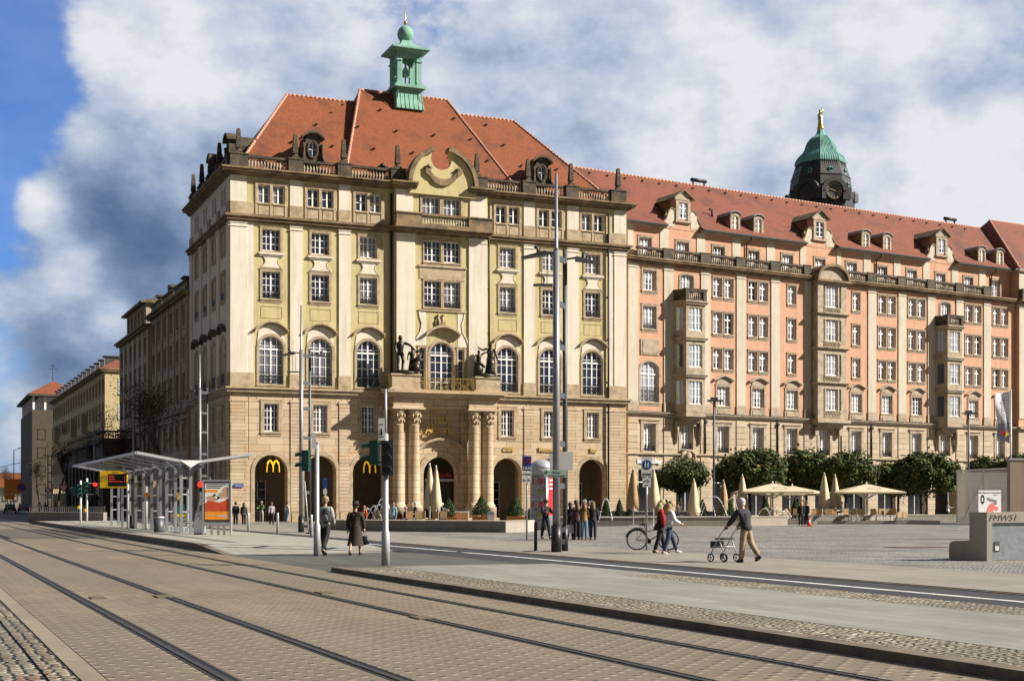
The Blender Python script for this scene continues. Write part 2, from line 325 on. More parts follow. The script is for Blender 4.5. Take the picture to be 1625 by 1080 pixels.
# concrete pavers of the tram way: joints read as short dark and pale dashes
def paver():
    m, n, b = newmat('tramway_pavers'); v = gvec(n)
    br = n.add('ShaderNodeTexBrick', {'Vector': v, 'Scale': 1.0, 'Mortar Size': .006, 'Mortar Smooth': .3, 'Brick Width': .34, 'Row Height': .17, 'Color1': (0, 0, 0, 1), 'Color2': (1, 1, 1, 1), 'Mortar': (.5, .5, .5, 1)}, offset=.5)
    br2 = n.add('ShaderNodeTexBrick', {'Vector': n.add('ShaderNodeMapping', {'Vector': v, 'Rotation': (0, 0, 0)}).outputs[0], 'Scale': 1.0, 'Mortar Size': .016, 'Mortar Smooth': .1, 'Brick Width': .34, 'Row Height': .17}, offset=.5)
    sep = n.add('ShaderNodeSeparateColor', {0: br.outputs['Color']}).outputs[0]
    col = n.mix(sep, (.150, .112, .068), (.205, .155, .095))
    sx = n.add('ShaderNodeSeparateXYZ', {0: v}); LW, RH = .34, .17
    band = n.noise(n.add('ShaderNodeMapping', {'Vector': v, 'Scale': (.05, 1.0, 1)}).outputs[0], .9, 4, .6)
    col = n.mix(n.m('MULTIPLY', n.ss(band, .42, .66), .45), col, (.28, .225, .145))
    col = n.mix(n.m('MULTIPLY', n.ss(n.noise(v, .22, 6, .7), .42, .68), .55), col, (.115, .084, .052))
    col = n.mix(n.m('MULTIPLY', n.ss(n.noise(v, .09, 4, .6), .42, .6), .6), col, (.150, .122, .088))
    col = n.mix(n.m('MULTIPLY', n.ss(n.noise(v, 4, 4, .7), .52, .75), .55), col, (.085, .064, .042))
    for pr_ in (2.8, 4.28, 6.83, 8.3): col = n.mix(n.m('MULTIPLY', n.ss(n.m('ABSOLUTE', n.m('SUBTRACT', sx.outputs[1], pr_)), .42, .05), n.m('MULTIPLY', n.noise(v, 1.7, 4, .7), .9)), col, (.06, .042, .028))   # rust and brake dust by the rails
    # gaps between the pavers across the rows only (dashes), the long joints stay tight
    dash = n.m('MULTIPLY', n.m('SUBTRACT', br2.outputs['Fac'], br.outputs['Fac'], clamp=True), 1.0)
    fy = n.m('FRACT', n.m('DIVIDE', sx.outputs[1], RH)); inrow = n.m('MULTIPLY', n.ss(fy, .28, .36), n.ss(fy, .72, .64))
    row = n.m('FLOOR', n.m('DIVIDE', sx.outputs[1], RH)); half = n.m('MULTIPLY', n.m('MODULO', n.m('ABSOLUTE', row), 2.0), .5)
    fx = n.m('FRACT', n.m('ADD', n.m('DIVIDE', sx.outputs[0], LW), half))
    dk = n.m('MULTIPLY', n.m('MULTIPLY', n.ss(fx, .24, .17), inrow), n.m('MULTIPLY_ADD', n.ss(n.noise(v, 1.1, 2), .3, .55), .6, .4))
    lt = n.m('MULTIPLY', n.m('MULTIPLY', n.ss(fx, .74, .84), inrow), .6)
    col = n.mix(lt, col, (.40, .33, .23)); col = n.mix(dk, col, (.030, .022, .016))
    col = n.mix(n.m('MULTIPLY', br.outputs['Fac'], .2), col, (.06, .045, .03))
    n.l.new(col, b.inputs['Base Color']); b.inputs['Roughness'].default_value = .72
    setbump(n, b, n.m('MULTIPLY_ADD', dk, -1.0, n.m('MULTIPLY', n.noise(v, 50, 3), .25)), .35, .02); return m
M['paver'] = paver()
M['slab'] = slabs('pale_concrete_slabs', (.22, .205, .17), (.29, .27, .23), (.10, .09, .075), 1.6, .42, .006)
M['walk'] = slabs('beige_granite_slabs', (.235, .205, .165), (.29, .255, .21), (.11, .095, .075), 1.2, .5, .008)
M['plat'] = slabs('platform_slabs', (.30, .28, .23), (.36, .335, .28), (.17, .15, .125), .8, .4, .006)
M['strip'] = slabs('concrete_edge_strip', (.235, .19, .125), (.275, .23, .155), (.13, .10, .07), 3.0, .6, .008)
def asph(name, c, k=1.0):
    m, n, b = newmat(name); v = gvec(n); f = n.noise(v, 90, 3, .7); g = n.noise(n.add('ShaderNodeMapping', {'Vector': v, 'Scale': (.1, 1, 1)}).outputs[0], 1.3, 5, .6)
    col = n.mix(n.ss(f, .35, .75), tuple(x*.7 for x in c), tuple(x*1.5 for x in c)); col = n.mix(n.m('MULTIPLY', n.ss(g, .4, .65), .4), col, tuple(x*1.7 for x in c))
    n.l.new(col, b.inputs['Base Color']); b.inputs['Roughness'].default_value = .85; setbump(n, b, f, .3, .01); return m
M['asphalt'] = asph('dark_asphalt', (.021, .021, .024)); M['asphalt2'] = asph('greenish_asphalt', (.066, .066, .052)); M['road'] = asph('street_asphalt', (.06, .058, .055))
M['kerb'] = rough_mat('granite_kerb', (.13, .098, .066), (.19, .145, .10), 3, dirt=(.05, .038, .028), damt=.6, dscale=2)
M['paint'] = rough_mat('road_paint', (.62, .62, .60), (.50, .50, .48), 3, dirt=(.25, .25, .24), damt=.5, dscale=3)
M['steel'] = plain('worn_rail_steel', (.045, .038, .032), .65, .1, noise=.3)
M['bitumen'] = rough_mat('rail_joint_bitumen', (.012, .011, .010), (.025, .021, .017), 5, bump=.5)
M['flange'] = plain('rail_groove', (.006, .006, .006), .7)
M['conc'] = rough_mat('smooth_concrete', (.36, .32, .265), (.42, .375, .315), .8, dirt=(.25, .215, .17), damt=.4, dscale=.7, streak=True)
M['conc2'] = rough_mat('grey_and_shaded_concrete', (.22, .20, .175), (.27, .245, .215), .8, dirt=(.15, .13, .11), damt=.4, dscale=.7, streak=True)  # darker copy of the concrete; carries the shade of unlit wall fronts as colour
def strip(name, mat, s0, s1, p0, p1, z, n=1, depth=0):
    mb = MB()
    q = [ST(s0, p0), ST(s1, p0), ST(s1, p1), ST(s0, p1)]
    if depth:
        mb.prism_z(q[::-1], z-depth, z)
    else: mb.quad(*[(x, y, z) for x, y in q[::-1]])
    return struct(name, mb, mat)
g = MB(); g.quad((-2600, -300, -.01), (2600, -300, -.01), (2600, 5200, -.01), (-2600, 5200, -.01)); struct('ground', g, 'road')
strip('plaza', 'setts', -60, 260, 18.2, 260, 0)
strip('cobbled_verge', 'roughl', -40, 300, -6, 1.22, .004)
strip('verge_edge_course', 'roughl', -40, 300, 1.25, 1.5, .006)
strip('concrete_edge', 'strip', -40, 300, 1.52, 1.74, .006)
strip('tram_way', 'paver', -40, 300, 1.75, 9.36, .006)
strip('street', 'road', 50, 600, -60, -6.0, -.004)
strip('crossing', 'asphalt2', 32.2, 43.6, 9.36, 15.3, .008)
strip('bus_lane', 'asphalt', -60, 300, 15.3, 18.2, .006)
strip('lane_line', 'paint', -60, 110, 16.88, 17.08, .010)
strip('street_pavement', 'walk', -60, 130, 18.32, 23.2, .035, depth=.05)
strip('pavement_kerb', 'kerb', -60, 130, 18.2, 18.318, .02, depth=.03)
# island between tram way and lane
strip('island_kerb', 'kerb', -30, 32.0, 9.36, 9.62, .115, depth=.12)
strip('island_cobbles', 'rough', -30, 31.6, 9.62, 10.72, .105, depth=.11)
strip('island_slabs', 'slab', -30, 31.9, 10.722, 14.0, .108, depth=.11)
strip('island_cobble_border', 'rough', -30, 26, 14.002, 15.1, .105, depth=.11)
strip('island_border', 'slab', 26.002, 31.8, 14.002, 15.1, .104, depth=.11)
# platform with a ramp at its near end
def platform(name, mat, p0, p1, dz, s0=43.6):
    mb = MB(); prof = [(s0, .012), (s0+5, .24+dz), (112, .24+dz), (118, .012)]
    a = [ST(s, p0)+(z,) for s, z in prof]; b = [ST(s, p1)+(z,) for s, z in prof]
    for k in range(3): mb.quad(a[k], b[k], b[k+1], a[k+1])
    for e_ in (a, b):
        for k in range(3): mb.quad(e_[k], e_[k+1], (e_[k+1][0], e_[k+1][1], -.008), (e_[k][0], e_[k][1], -.008))
    for e_ in ((a[0], b[0]), (a[-1], b[-1])): mb.quad(e_[0], e_[1], (e_[1][0], e_[1][1], -.008), (e_[0][0], e_[0][1], -.008))
    struct(name, mb, mat)
platform('platform_kerb', 'kerb', 9.3, 9.55, .0)
platform('platform', 'plat', 9.552, 15.1, .0)
M['tact'] = rough_mat('tactile_paving', (.10, .095, .085), (.15, .14, .125), 6, bump=.4)
strip('tactile_paving', 'tact', 49, 111, 10.6, 10.9, .246)
# rails
for p in (2.74, 4.21, 6.76, 8.23):
    strip('rail_joint', 'bitumen', -40, 300, p-.075, p+.13, .010)
    strip('rail_groove', 'flange', -40, 300, p+.03, p+.085, .013)
    sgn = strip('tram_rail', 'steel', -40, 300, p-.03, p+.025, .020, depth=.012)
    strip('guard_rail', 'steel', -40, 300, p+.085, p+.10, .018, depth=.008)
# small things in the roadway
def cover(px, py, wx, wy, label, z=.02):
    mb = MB(); mb.cbox(0, 0, -.012, wx, wy, .018)
    for k in range(5): mb.cbox(-wx/2+wx*(k+.5)/5, 0, .006, wx*.08, wy*.8, .004)
    x, y = G(px, py); o = ob('drain_cover', mb, 'kerb', None, (x, y, z), SA); tag(o, label, 'drain cover')
cover(155, 949, .5, .25, 'rusty drain cover beside the left rail of the near track')
cover(258, 947, .5, .25, 'rusty drain cover beside the right rail of the near track')
cover(515, 941, .5, .25, 'rusty drain cover beside the far track near the tall signal post')
cover(670, 981, .45, .25, 'rusty drain cover beside the far track in the foreground')

M['rust'] = rough_mat('rusty_iron', (.10, .045, .025), (.16, .08, .05), 8)
x, y = G(1456, 868); mb = MB(); mb.cbox(0, 0, -.01, 2.2, 1.1, .016); mb.cbox(-.55, 0, .006, .9, .9, .003); mb.cbox(.55, 0, .006, .9, .9, .003); tag(ob('manhole_cover', mb, 'rust', None, (x, y, .01), .2), 'rusty rectangular cover in the cobbles left of the concrete block', 'manhole cover')
# ---------------------------------------------------------------- facade tools (x along wall, y inward, z up)
SIDE = lambda u, y, z: (y, u, z)
def arc(c, hw, zs, rise, n=14): return [(c-hw*cos(pi*k/n), zs+rise*sin(pi*k/n)) for k in range(n+1)]
def wall(mb, x0, x1, z0, z1, holes, y=0, rev=.3):
    xs = sorted({x0, x1, *[h[0] for h in holes], *[h[1] for h in holes]}); zs = sorted({z0, z1, *[h[2] for h in holes], *[h[3] for h in holes]})
    xs = [x for x in xs if x0 <= x <= x1]; zs = [z for z in zs if z0 <= z <= z1]
    for i in range(len(xs)-1):
        run = None
        for j in range(len(zs)-1):
            cx, cz = (xs[i]+xs[i+1])/2, (zs[j]+zs[j+1])/2
            solid = not any(h[0] < cx < h[1] and h[2] < cz < h[3] for h in holes)
            if solid and run is None: run = zs[j]
            if run is not None and (not solid or j == len(zs)-2):
                top = zs[j+1] if solid else zs[j]
                mb.quad((xs[i], y, run), (xs[i+1], y, run), (xs[i+1], y, top), (xs[i], y, top)); run = None
    for h in holes:
        a, b, c, d = h[:4]; rise = h[4] if len(h) > 4 else 0; r = h[5] if len(h) > 5 else rev
        zt = d-rise
        mb.quad((a, y, c), (a, y, zt), (a, y+r, zt), (a, y+r, c)); mb.quad((b, y, c), (b, y+r, c), (b, y+r, zt), (b, y, zt))
        mb.quad((a, y, c), (a, y+r, c), (b, y+r, c), (b, y, c))
        if rise:
            p = arc((a+b)/2, (b-a)/2, zt, rise)
            for k in range(len(p)-1):
                (xa, za), (xb, zb) = p[k], p[k+1]
                mb.quad((xa, y, za), (xb, y, zb), (xb, y, d), (xa, y, d)); mb.quad((xa, y, za), (xa, y+r, za), (xb, y+r, zb), (xb, y, zb))
        else: mb.quad((a, y, d), (b, y, d), (b, y+r, d), (a, y+r, d))
def ring(mb, c, hw, zs, rise, w, y0, y1, n=14, w2=None):
    w2 = w2 or w
    a = arc(c, hw, zs, rise, n); b = arc(c, hw+w, zs, rise+w2, n)
    for k in range(n):
        mb.quad((a[k][0], y0, a[k][1]), (b[k][0], y0, b[k][1]), (b[k+1][0], y0, b[k+1][1]), (a[k+1][0], y0, a[k+1][1]))
        mb.quad((b[k][0], y0, b[k][1]), (b[k][0], y1, b[k][1]), (b[k+1][0], y1, b[k+1][1]), (b[k+1][0], y0, b[k+1][1]))
        mb.quad((a[k][0], y0, a[k][1]), (a[k+1][0], y0, a[k+1][1]), (a[k+1][0], y1, a[k+1][1]), (a[k][0], y1, a[k][1]))
cache = {}
def wmesh(w, h, rise, cols, rows, trans, sur, trim, glass, fy=.2):
    key = (w, h, rise, cols, rows, trans, sur, trim, glass)
    if key in cache: return cache[key]
    fr = .07; hw = w/2; zs = h-rise
    top = lambda x: zs+(rise*sqrt(max(0, 1-(x/hw)**2)) if rise else 0)
    f = MB(); y0, y1 = fy, fy+.07
    f.box(-hw, -hw+fr, y0, y1, 0, zs); f.box(hw-fr, hw, y0, y1, 0, zs); f.box(-hw+fr, hw-fr, y0, y1, 0, fr*1.4)
    if rise: ring(f, 0, hw-fr, zs, rise-fr, fr, y0, y1)
    else: f.box(-hw+fr, hw-fr, y0, y1, h-fr, h)
    for k in range(1, cols):
        x = -hw+w*k/cols; t = .065 if k*2 == cols else .028
        f.box(x-t, x+t, y0-(.02 if t > .04 else 0), y1-.01, fr, top(x)-.02)
    for k in range(1, rows):
        z = h*k/rows
        x_ = hw-fr if z < zs else hw*sqrt(max(0, 1-((z-zs)/rise)**2))-.03
        f.box(-x_, x_, y0+.006, y1-.02, z-.026, z+.026)
    if trans: f.box(-hw+fr, hw-fr, y0-.035, y1-.015, trans-.07, trans+.07)
    g = MB(); yy = fy+.05
    if rise: g.face([g.V(x, yy, z) for x, z in [(-hw, .02)]+arc(0, hw, zs, rise)+[(hw, .02)]][::-1])
    else: g.quad((-hw, yy, .02), (hw, yy, .02), (hw, yy, h), (-hw, yy, h))
    s = MB()
    if sur:
        e = .07
        s.box(-hw-sur, -hw, -e, .04, -.02, zs); s.box(hw, hw+sur, -e, .04, -.02, zs)
        s.box(-hw-sur-.05, -hw-sur, -.03, .02, -.02, zs); s.box(hw+sur, hw+sur+.05, -.03, .02, -.02, zs)
        if rise: ring(s, 0, hw, zs, rise, sur, -e, .02)
        else: s.box(-hw-sur, hw+sur, -e, .04, zs, h+sur*.9); s.box(-hw-sur-.05, hw+sur+.05, -.10, 0, h+sur*.9, h+sur*.9+.06)
        s.box(-hw-sur, hw+sur, -e-.05, .2, -.16, -.02)
        s.box(-hw-sur+.04, hw+sur-.04, -e+.02, .1, -.34, -.16)
    cache[key] = (f.mesh('window', 'white'), g.mesh('pane', glass), s.mesh('surround', trim) if sur else None)
    return cache[key]
railc = {}
def rail_mesh(w, h, scroll=True):
    if (w, h, scroll) in railc: return railc[(w, h, scroll)]
    m = MB(); m.box(-w/2, w/2, -.02, .02, h-.04, h); m.box(-w/2, w/2, -.015, .015, .04, .07)
    n = max(4, int(w/.16))
    for k in range(n+1):
        x = -w/2+w*k/n; m.box(x-.01, x+.01, -.01, .01, 0, h)
    if scroll:
        for k in range(n):
            x = -w/2+w*(k+.5)/n
            for z in (h*.3, h*.68):
                ps = [(x+.07*cos(a), 0, z+.10*sin(a)) for a in [j*pi/3 for j in range(7)]]
                for a, b in zip(ps, ps[1:]): m.bar(a, b, .022)
    railc[(w, h, scroll)] = m.mesh('railing', 'iron'); return railc[(w, h, scroll)]
def win(parent, c, z0, w, h, y=0, side=False, rise=0, cols=4, rows=3, trans=None, sur=.2, trim='trim', glass='glass', rail=0, name='window'):
    f, g, s = wmesh(w, h, rise, cols, rows, trans, sur, trim, glass)
    loc, rz = ((y, c, z0), -pi/2) if side else ((c, y, z0), 0)
    o = ob(name, f, None, parent, loc, rz); ob('pane', g, None, o)
    if s: ob('surround', s, None, o)
    if rail: ob('railing', rail_mesh(w+.1, rail), None, o, (0, -.02, .02))
    return o
balc = {}
def baluster_mesh(L, h=1.15, mats=('black', 'baluster'), wdt=.36, n=None):
    key = (round(L, 2), h, mats)
    if key in balc: return balc[key]
    m = MB(); m.box(0, L, 0, wdt, 0, .2); m.box(0, L, -.04, wdt+.04, h-.2, h)
    m.m = 1; n = n or max(2, int(round(L/.27)))
    hh = h-.4
    for k in range(n):
        x = L*(k+.5)/n
        m.lathe([(.07, 0), (.07, .06), (.045, .12), (.10, hh*.42), (.085, hh*.55), (.045, hh*.8), (.075, hh*.92), (.075, hh)], 6, (x, wdt/2, .2))
    balc[key] = m.mesh('balustrade', mats); return balc[key]
def balustrade(parent, x0, x1, y, z, side=False, h=1.15, mats=('black', 'baluster')):
    me = baluster_mesh(x1-x0, h, mats)
    if side:
        o = ob('balustrade', me, None, parent, (y+.36, x0, z), pi/2)
    else: o = ob('balustrade', me, None, parent, (x0, y, z))
    return o
def stepbox(mb, x0, x1, y, prof, depth=.3, L=0, Rr=0):
    """moulding: prof = [(z0, z1, out)], front plane y; L/R: run the projection round that end"""
    for z0, z1, o in prof: mb.box(x0-(o if L else 0), x1+(o if Rr else 0), y-o, y+depth, z0, z1)
COR = [(29.3, 29.42, .22), (29.42, 29.6, .40), (29.6, 29.78, .72), (29.78, 29.92, .85)]
MID = [(25.42, 25.56, .16), (25.56, 25.82, .34), (25.82, 25.98, .5), (25.98, 26.06, .3)]
STR = [(10.85, 11.02, .12), (11.02, 11.3, .3), (11.3, 11.44, .46)]
def pieces(name, spans, mat, parent, side=False, *boxes):
    for sp_ in spans:
        m = MB(SIDE if side else None)
        for fn in boxes: m.box(*fn(*sp_))
        ob(name, m, mat, parent)
def pilaster(parent, x0, x1, z0, z1, y, mat, out=.12, side=False, cap=True):
    m = MB(SIDE if side else None); m.box(x0, x1, y-out, y+.02, z0, z1)
    if cap:
        m.box(x0-.06, x1+.06, y-out-.06, y, z1-.42, z1-.34); m.box(x0-.05, x1+.05, y-out-.05, y, z1-.14, z1)
    return ob('pilaster', m, mat, parent)

# ================================================================ main house
A = (-23.8, 117.0); RZM = atan2(.3904, .9206)
HM = thing('corner_house', 'large cream and yellow corner house with orange hipped roof, copper turret and column porch', 'building', (A[0], A[1], 0), RZM)
LEN, DEP = 37.6, 18.9
bays = [3.52, 7.82, 12.15, 25.4, 29.68, 34.08]; cc = 18.85
CX0, CX1 = 14.4, 23.25; CY = -.45
tb = [1.11+1.45, 6.72, 11.1, 15.4]; tb = [2.9, 7.0, 11.2, 15.4]
def holes_up(cs):
    h = []
    for c in cs:
        h += [(c-1.14, c-.14, 27.15, 28.7), (c+.14, c+1.14, 27.15, 28.7), (c-.78, c+.78, 23.1, 24.95), (c-.78, c+.78, 19.05, 21.35), (c-1.05, c+1.05, 11.75, 15.85, 1.0)]
    return h
hl = holes_up(bays[:3]); hr = holes_up(bays[3:])
mb = MB(); wall(mb, 0, CX0, 11.4, 29.35, hl); wall(mb, CX1, LEN, 11.4, 29.35, hr)
mb.quad((LEN, 0, 0), (LEN, DEP, 0), (LEN, DEP, 29.4), (LEN, 0, 29.4)); mb.quad((LEN, DEP, 0), (0, DEP, 0), (0, DEP, 29.4), (LEN, DEP, 29.4))
hc = [(17.0, 18.65, 27.2, 28.85), (19.0, 20.65, 27.2, 28.85), (17.17, 18.75, 23.1, 24.98), (19.02, 20.6, 23.1, 24.98), (17.17, 18.75, 19.05, 21.4), (19.02, 20.6, 19.05, 21.4),
      (17.75, 19.95, 11.5, 15.95, 1.05), (16.72, 17.3, 11.5, 15.4), (20.4, 20.98, 11.5, 15.4)]
wall(mb, CX0, CX1, 11.4, 29.5, hc, CY); mb.quad((CX0, CY, 11.4), (CX0, 0, 11.4), (CX0, 0, 29.5), (CX0, CY, 29.5)); mb.quad((CX1, CY, 11.4), (CX1, CY, 29.5), (CX1, 0, 29.5), (CX1, 0, 11.4))
ob('front_wall', mb, 'yellow', HM)
ms = MB(SIDE); wall(ms, 0, DEP, 11.4, 29.35, holes_up([])+[q for c in tb for q in [(c-1.0, c-.14, 27.15, 28.7), (c+.14, c+1.0, 27.15, 28.7), (c-.78, c+.78, 23.1, 24.95), (c-.78, c+.78, 19.05, 21.35), (c-.95, c+.95, 11.75, 15.85, .9)]])
ob('side_wall', ms, 'cream', HM)
# stone base with the arcade
gb = []
for c in bays: gb += [(c-.62, c+.62, 7.7, 10.1), (c-1.42, c+1.42, .02, 5.72, 1.42, .9)]
gc = [(cc-1.62, cc+1.62, .02, 5.75, 1.62, .8)]
mb = MB(); wall(mb, 0, LEN, 0, 11.0, gb+gc); ob('stone_base', mb, 'sand', HM)
ms = MB(SIDE); wall(ms, 0, DEP, 0, 11.0, [q for c in tb for q in [(c-.55, c+.55, 7.3, 10.1), (c-1.0, c+1.0, .9, 5.4)]], 0, .35); ob('side_stone_base', ms, 'sand', HM)
# arcade interior
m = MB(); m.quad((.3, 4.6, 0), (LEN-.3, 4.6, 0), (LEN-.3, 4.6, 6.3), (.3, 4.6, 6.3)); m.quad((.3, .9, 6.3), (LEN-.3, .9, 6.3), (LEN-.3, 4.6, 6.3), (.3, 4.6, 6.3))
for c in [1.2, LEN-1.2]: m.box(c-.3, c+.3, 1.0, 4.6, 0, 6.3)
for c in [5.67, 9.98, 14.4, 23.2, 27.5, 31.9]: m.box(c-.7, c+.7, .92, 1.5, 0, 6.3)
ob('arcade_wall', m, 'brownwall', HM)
for c in [bays[0]-.2, bays[1]-.9, bays[2]-.9, bays[3]+.3, bays[4], bays[5]+.3]:
    m = MB(); m.box(c-.75, c-.69, 4.45, 4.55, 0, 3.6); m.box(c+.69, c+.75, 4.45, 4.55, 0, 3.6); m.box(c-.03, c+.03, 4.46, 4.54, 0, 3.6)
    for z in (0.9, 2.0, 2.8, 3.55): m.box(c-.7, c+.7, 4.47, 4.53, z-.02, z+.02)
    o = ob('shop_door', m, 'white', HM); g = MB(); g.quad((c-.7, 4.5, .05), (c+.7, 4.5, .05), (c+.7, 4.5, 3.55), (c-.7, 4.5, 3.55)); ob('pane', g, 'sglass', o)
# windows
for c in bays:
    for s in (-1, 1): win(HM, c+s*.64, 27.15, 1.0, 1.55, cols=2, rows=2, sur=0)
    m = MB()
    for a, b in ((-1.38, -1.16), (-.12, .12), (1.16, 1.38)): m.box(c+a, c+b, -.09, .03, 26.06, 28.72)
    m.box(c-1.38, c+1.38, -.09, .03, 28.72, 28.9); m.box(c-1.46, c+1.46, -.13, .0, 28.9, 28.98)
    for s in (-1, 1): m.box(c+s*.64-.56, c+s*.64+.56, -.14, .1, 27.02, 27.14); m.box(c+s*.64-.44, c+s*.64+.44, -.05, .02, 26.15, 26.95)
    ob('attic_window_surround', m, 'trim', HM)
    win(HM, c, 23.1, 1.56, 1.85, cols=4, rows=3); win(HM, c, 19.05, 1.56, 2.3, cols=4, rows=4, rail=.62)
    win(HM, c, 11.75, 2.1, 4.1, rise=1.0, cols=4, rows=5, trans=3.0, sur=.22, rail=1.0)
    win(HM, c, 7.7, 1.24, 2.4, cols=4, rows=4, sur=.3)
    # curved apron between the two square windows
    m = MB(); L_ = []
    for k in range(9): t = k/8; L_.append((-.95+.38*sin(pi*t)**1.0, 22.78-1.1*t))
    pts = [(c+x, z) for x, z in L_]+[(c-x, z) for x, z in L_[::-1]]
    m.prism(pts, -.06, .01); m.box(c-1.12, c+1.12, -.22, .0, 22.78, 22.93); m.box(c-1.0, c+1.0, -.14, 0, 22.66, 22.78)
    ob('apron', m, 'cream', HM)
    m = MB()
    for k in range(8):
        (xa, za), (xb, zb) = L_[k], L_[k+1]
        for s in (-1, 1): m.bar((c+s*(xa*.93), -.065, za), (c+s*(xb*.93), -.065, zb), .03)
    ob('apron_moulding', m, 'cornice', HM); m = MB()
    for (xa, za, xb, zb) in ((-.9, 17.35, .9, 17.35), (.9, 17.35, .9, 18.35), (.9, 18.35, -.9, 18.35), (-.9, 18.35, -.9, 17.35)): m.bar((c+xa, 0, za), (c+xb, 0, zb), .035)
    ob('panel_outline', m, 'cornice', HM)
    # segmental hood over the arched window with concave shoulders
    m = MB(); n_ = 14; top = [(c+1.42*(2*k/n_-1), 16.42+.72*(1-(2*k/n_-1)**2)) for k in range(n_+1)]
    for k in range(n_):
        (xa, za), (xb, zb) = top[k], top[k+1]
        m.prism([(xa, za-.14), (xb, zb-.14), (xb, zb+.02), (xa, za+.02)], -.42, 0); m.prism([(xa, za-.26), (xb, zb-.26), (xb, zb-.14), (xa, za-.14)], -.26, 0)
    ob('hood', m, 'trim', HM)
    m = MB(); q = [(1.28, 16.35), (1.12, 16.1), (1.08, 15.85), (1.22, 15.6), (1.3, 15.35), (1.3, 14.85)]
    inner = arc(c, 1.27, 14.85, 1.22)
    for k in range(len(inner)-1):
        (xa, za), (xb, zb) = inner[k], inner[k+1]
        ta = 16.3+.6*(1-((xa-c)/1.3)**2); tb_ = 16.3+.6*(1-((xb-c)/1.3)**2)
        xa2, xb2 = c+(xa-c)*.88, c+(xb-c)*.88
        m.quad((xa, -.055, za), (xb, -.055, zb), (xb2, -.055, tb_-.1), (xa2, -.055, ta-.1))
    ob('tympanum', m, 'cream', HM)
    # groove around the arcade arch
    m = MB(); ring(m, c, 1.42, 4.3, 1.42, .32, -.05, .0); ring(m, c, 1.74, 4.3, 1.74, .035, -.02, .0)
    for s in (-1, 1): m.box(c+s*1.58-.16, c+s*1.58+.16, -.05, 0, .0, 4.3); m.box(c+s*1.9-.02, c+s*1.9+.02, -.03, 0, 5.3, 10.7)
    m.box(c-1.9, c+1.9, -.03, 0, 10.66, 10.7)
    ob('arch_surround', m, 'trim', HM)
for c in tb:
    for s in (-1, 1): win(HM, c+s*.57, 27.15, .86, 1.55, cols=2, rows=2, sur=0, side=True)
    win(HM, c, 23.1, 1.56, 1.85, side=True); win(HM, c, 19.05, 1.56, 2.3, rows=4, side=True, rail=.62)
    win(HM, c, 11.75, 1.9, 4.1, rise=.9, rows=5, trans=3.0, side=True, rail=1.0); win(HM, c, 7.3, 1.1, 2.8, side=True, sur=.25)
    win(HM, c, .9, 2.0, 4.5, side=True, cols=2, rows=3, sur=.2)
    m = MB(SIDE); n_ = 10; top = [(c+1.2*(2*k/n_-1), 16.42+.62*(1-(2*k/n_-1)**2)) for k in range(n_+1)]
    for k in range(n_):
        (xa, za), (xb, zb) = top[k], top[k+1]; m.prism([(xa, za-.2), (xb, zb-.2), (xb, zb+.02), (xa, za+.02)], -.4, 0)
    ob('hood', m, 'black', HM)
# centre windows
for c in (17.825, 19.825): win(HM, c, 27.2, 1.65, 1.65, CY, cols=4, rows=2, sur=.2)
for c in (17.96, 19.81):
    win(HM, c, 23.1, 1.58, 1.88, CY, cols=4, rows=3, sur=.13); win(HM, c, 19.05, 1.58, 2.35, CY, cols=4, rows=4, sur=.13, rail=.6)
win(HM, cc, 11.5, 2.2, 4.45, CY, rise=1.05, cols=4, rows=5, trans=3.3, sur=.24)
for c in (17.01, 20.69): win(HM, c, 11.5, .58, 3.9, CY, cols=1, rows=4, trans=2.9, sur=.16)
m = MB(); m.box(16.72, 21.05, CY-.05, CY+.01, 21.55, 22.6); m.box(16.6, 21.2, CY-.16, CY, 22.6, 22.76)
ob('spandrel_panel', m, 'trim', HM); m = MB(); m.box(16.6, 21.2, CY-.12, CY, 18.68, 18.8)
ob('spandrel_panel', m, 'trim', HM)
m = MB(); n_ = 16; top = [(cc+1.6*(2*k/n_-1), 16.7+.7*(1-(2*k/n_-1)**2)) for k in range(n_+1)]
for k in range(n_):
    (xa, za), (xb, zb) = top[k], top[k+1]; m.prism([(xa, za-.16), (xb, zb-.16), (xb, zb+.04), (xa, za+.04)], CY-.6, CY); m.prism([(xa, za-.3), (xb, zb-.3), (xb, zb-.16), (xa, za-.16)], CY-.35, CY)
ob('hood', m, 'trim', HM)
fl = [(2.6, 15.6), (2.35, 16.3), (2.0, 16.9), (1.9, 17.6), (2.1, 18.2), (2.15, 18.6)]
for s in (-1, 1):       # wide flared field round the middle window
    m = MB()
    for k in range(len(fl)-1):
        (xa, za), (xb, zb) = fl[k], fl[k+1]
        m.quad((cc+s*1.5, CY-.03, za), (cc+s*xa, CY-.03, za), (cc+s*xb, CY-.03, zb), (cc+s*1.5, CY-.03, zb)); m.bar((cc+s*xa, CY-.04, za), (cc+s*xb, CY-.04, zb), .1)
    ob('flared_field', m, 'cream', HM)
m = MB(); rr = random.Random(3)
for s in (-1, 1):
    m.ell((cc-.15+s*.22, CY-.12, 18.35), (.1, .12, .12), 8, 6); m.tube([(cc-.15+s*.22, CY-.1, 18.25), (cc-.15+s*.2, CY-.14, 17.9), (cc-.15+s*.12, CY-.12, 17.45), (cc-.15+s*.25, CY-.1, 17.1)], [.07, .13, .09, .05], 8)
    m.tube([(cc-.15+s*.25, CY-.1, 18.1), (cc-.15+s*.5, CY-.1, 17.8), (cc-.15+s*.42, CY-.1, 17.35)], [.05, .05, .04], 6)
m.ell((cc-.15, CY-.08, 17.7), (.22, .1, .3), 8, 6); ob('relief_figures', m, 'trim', HM)
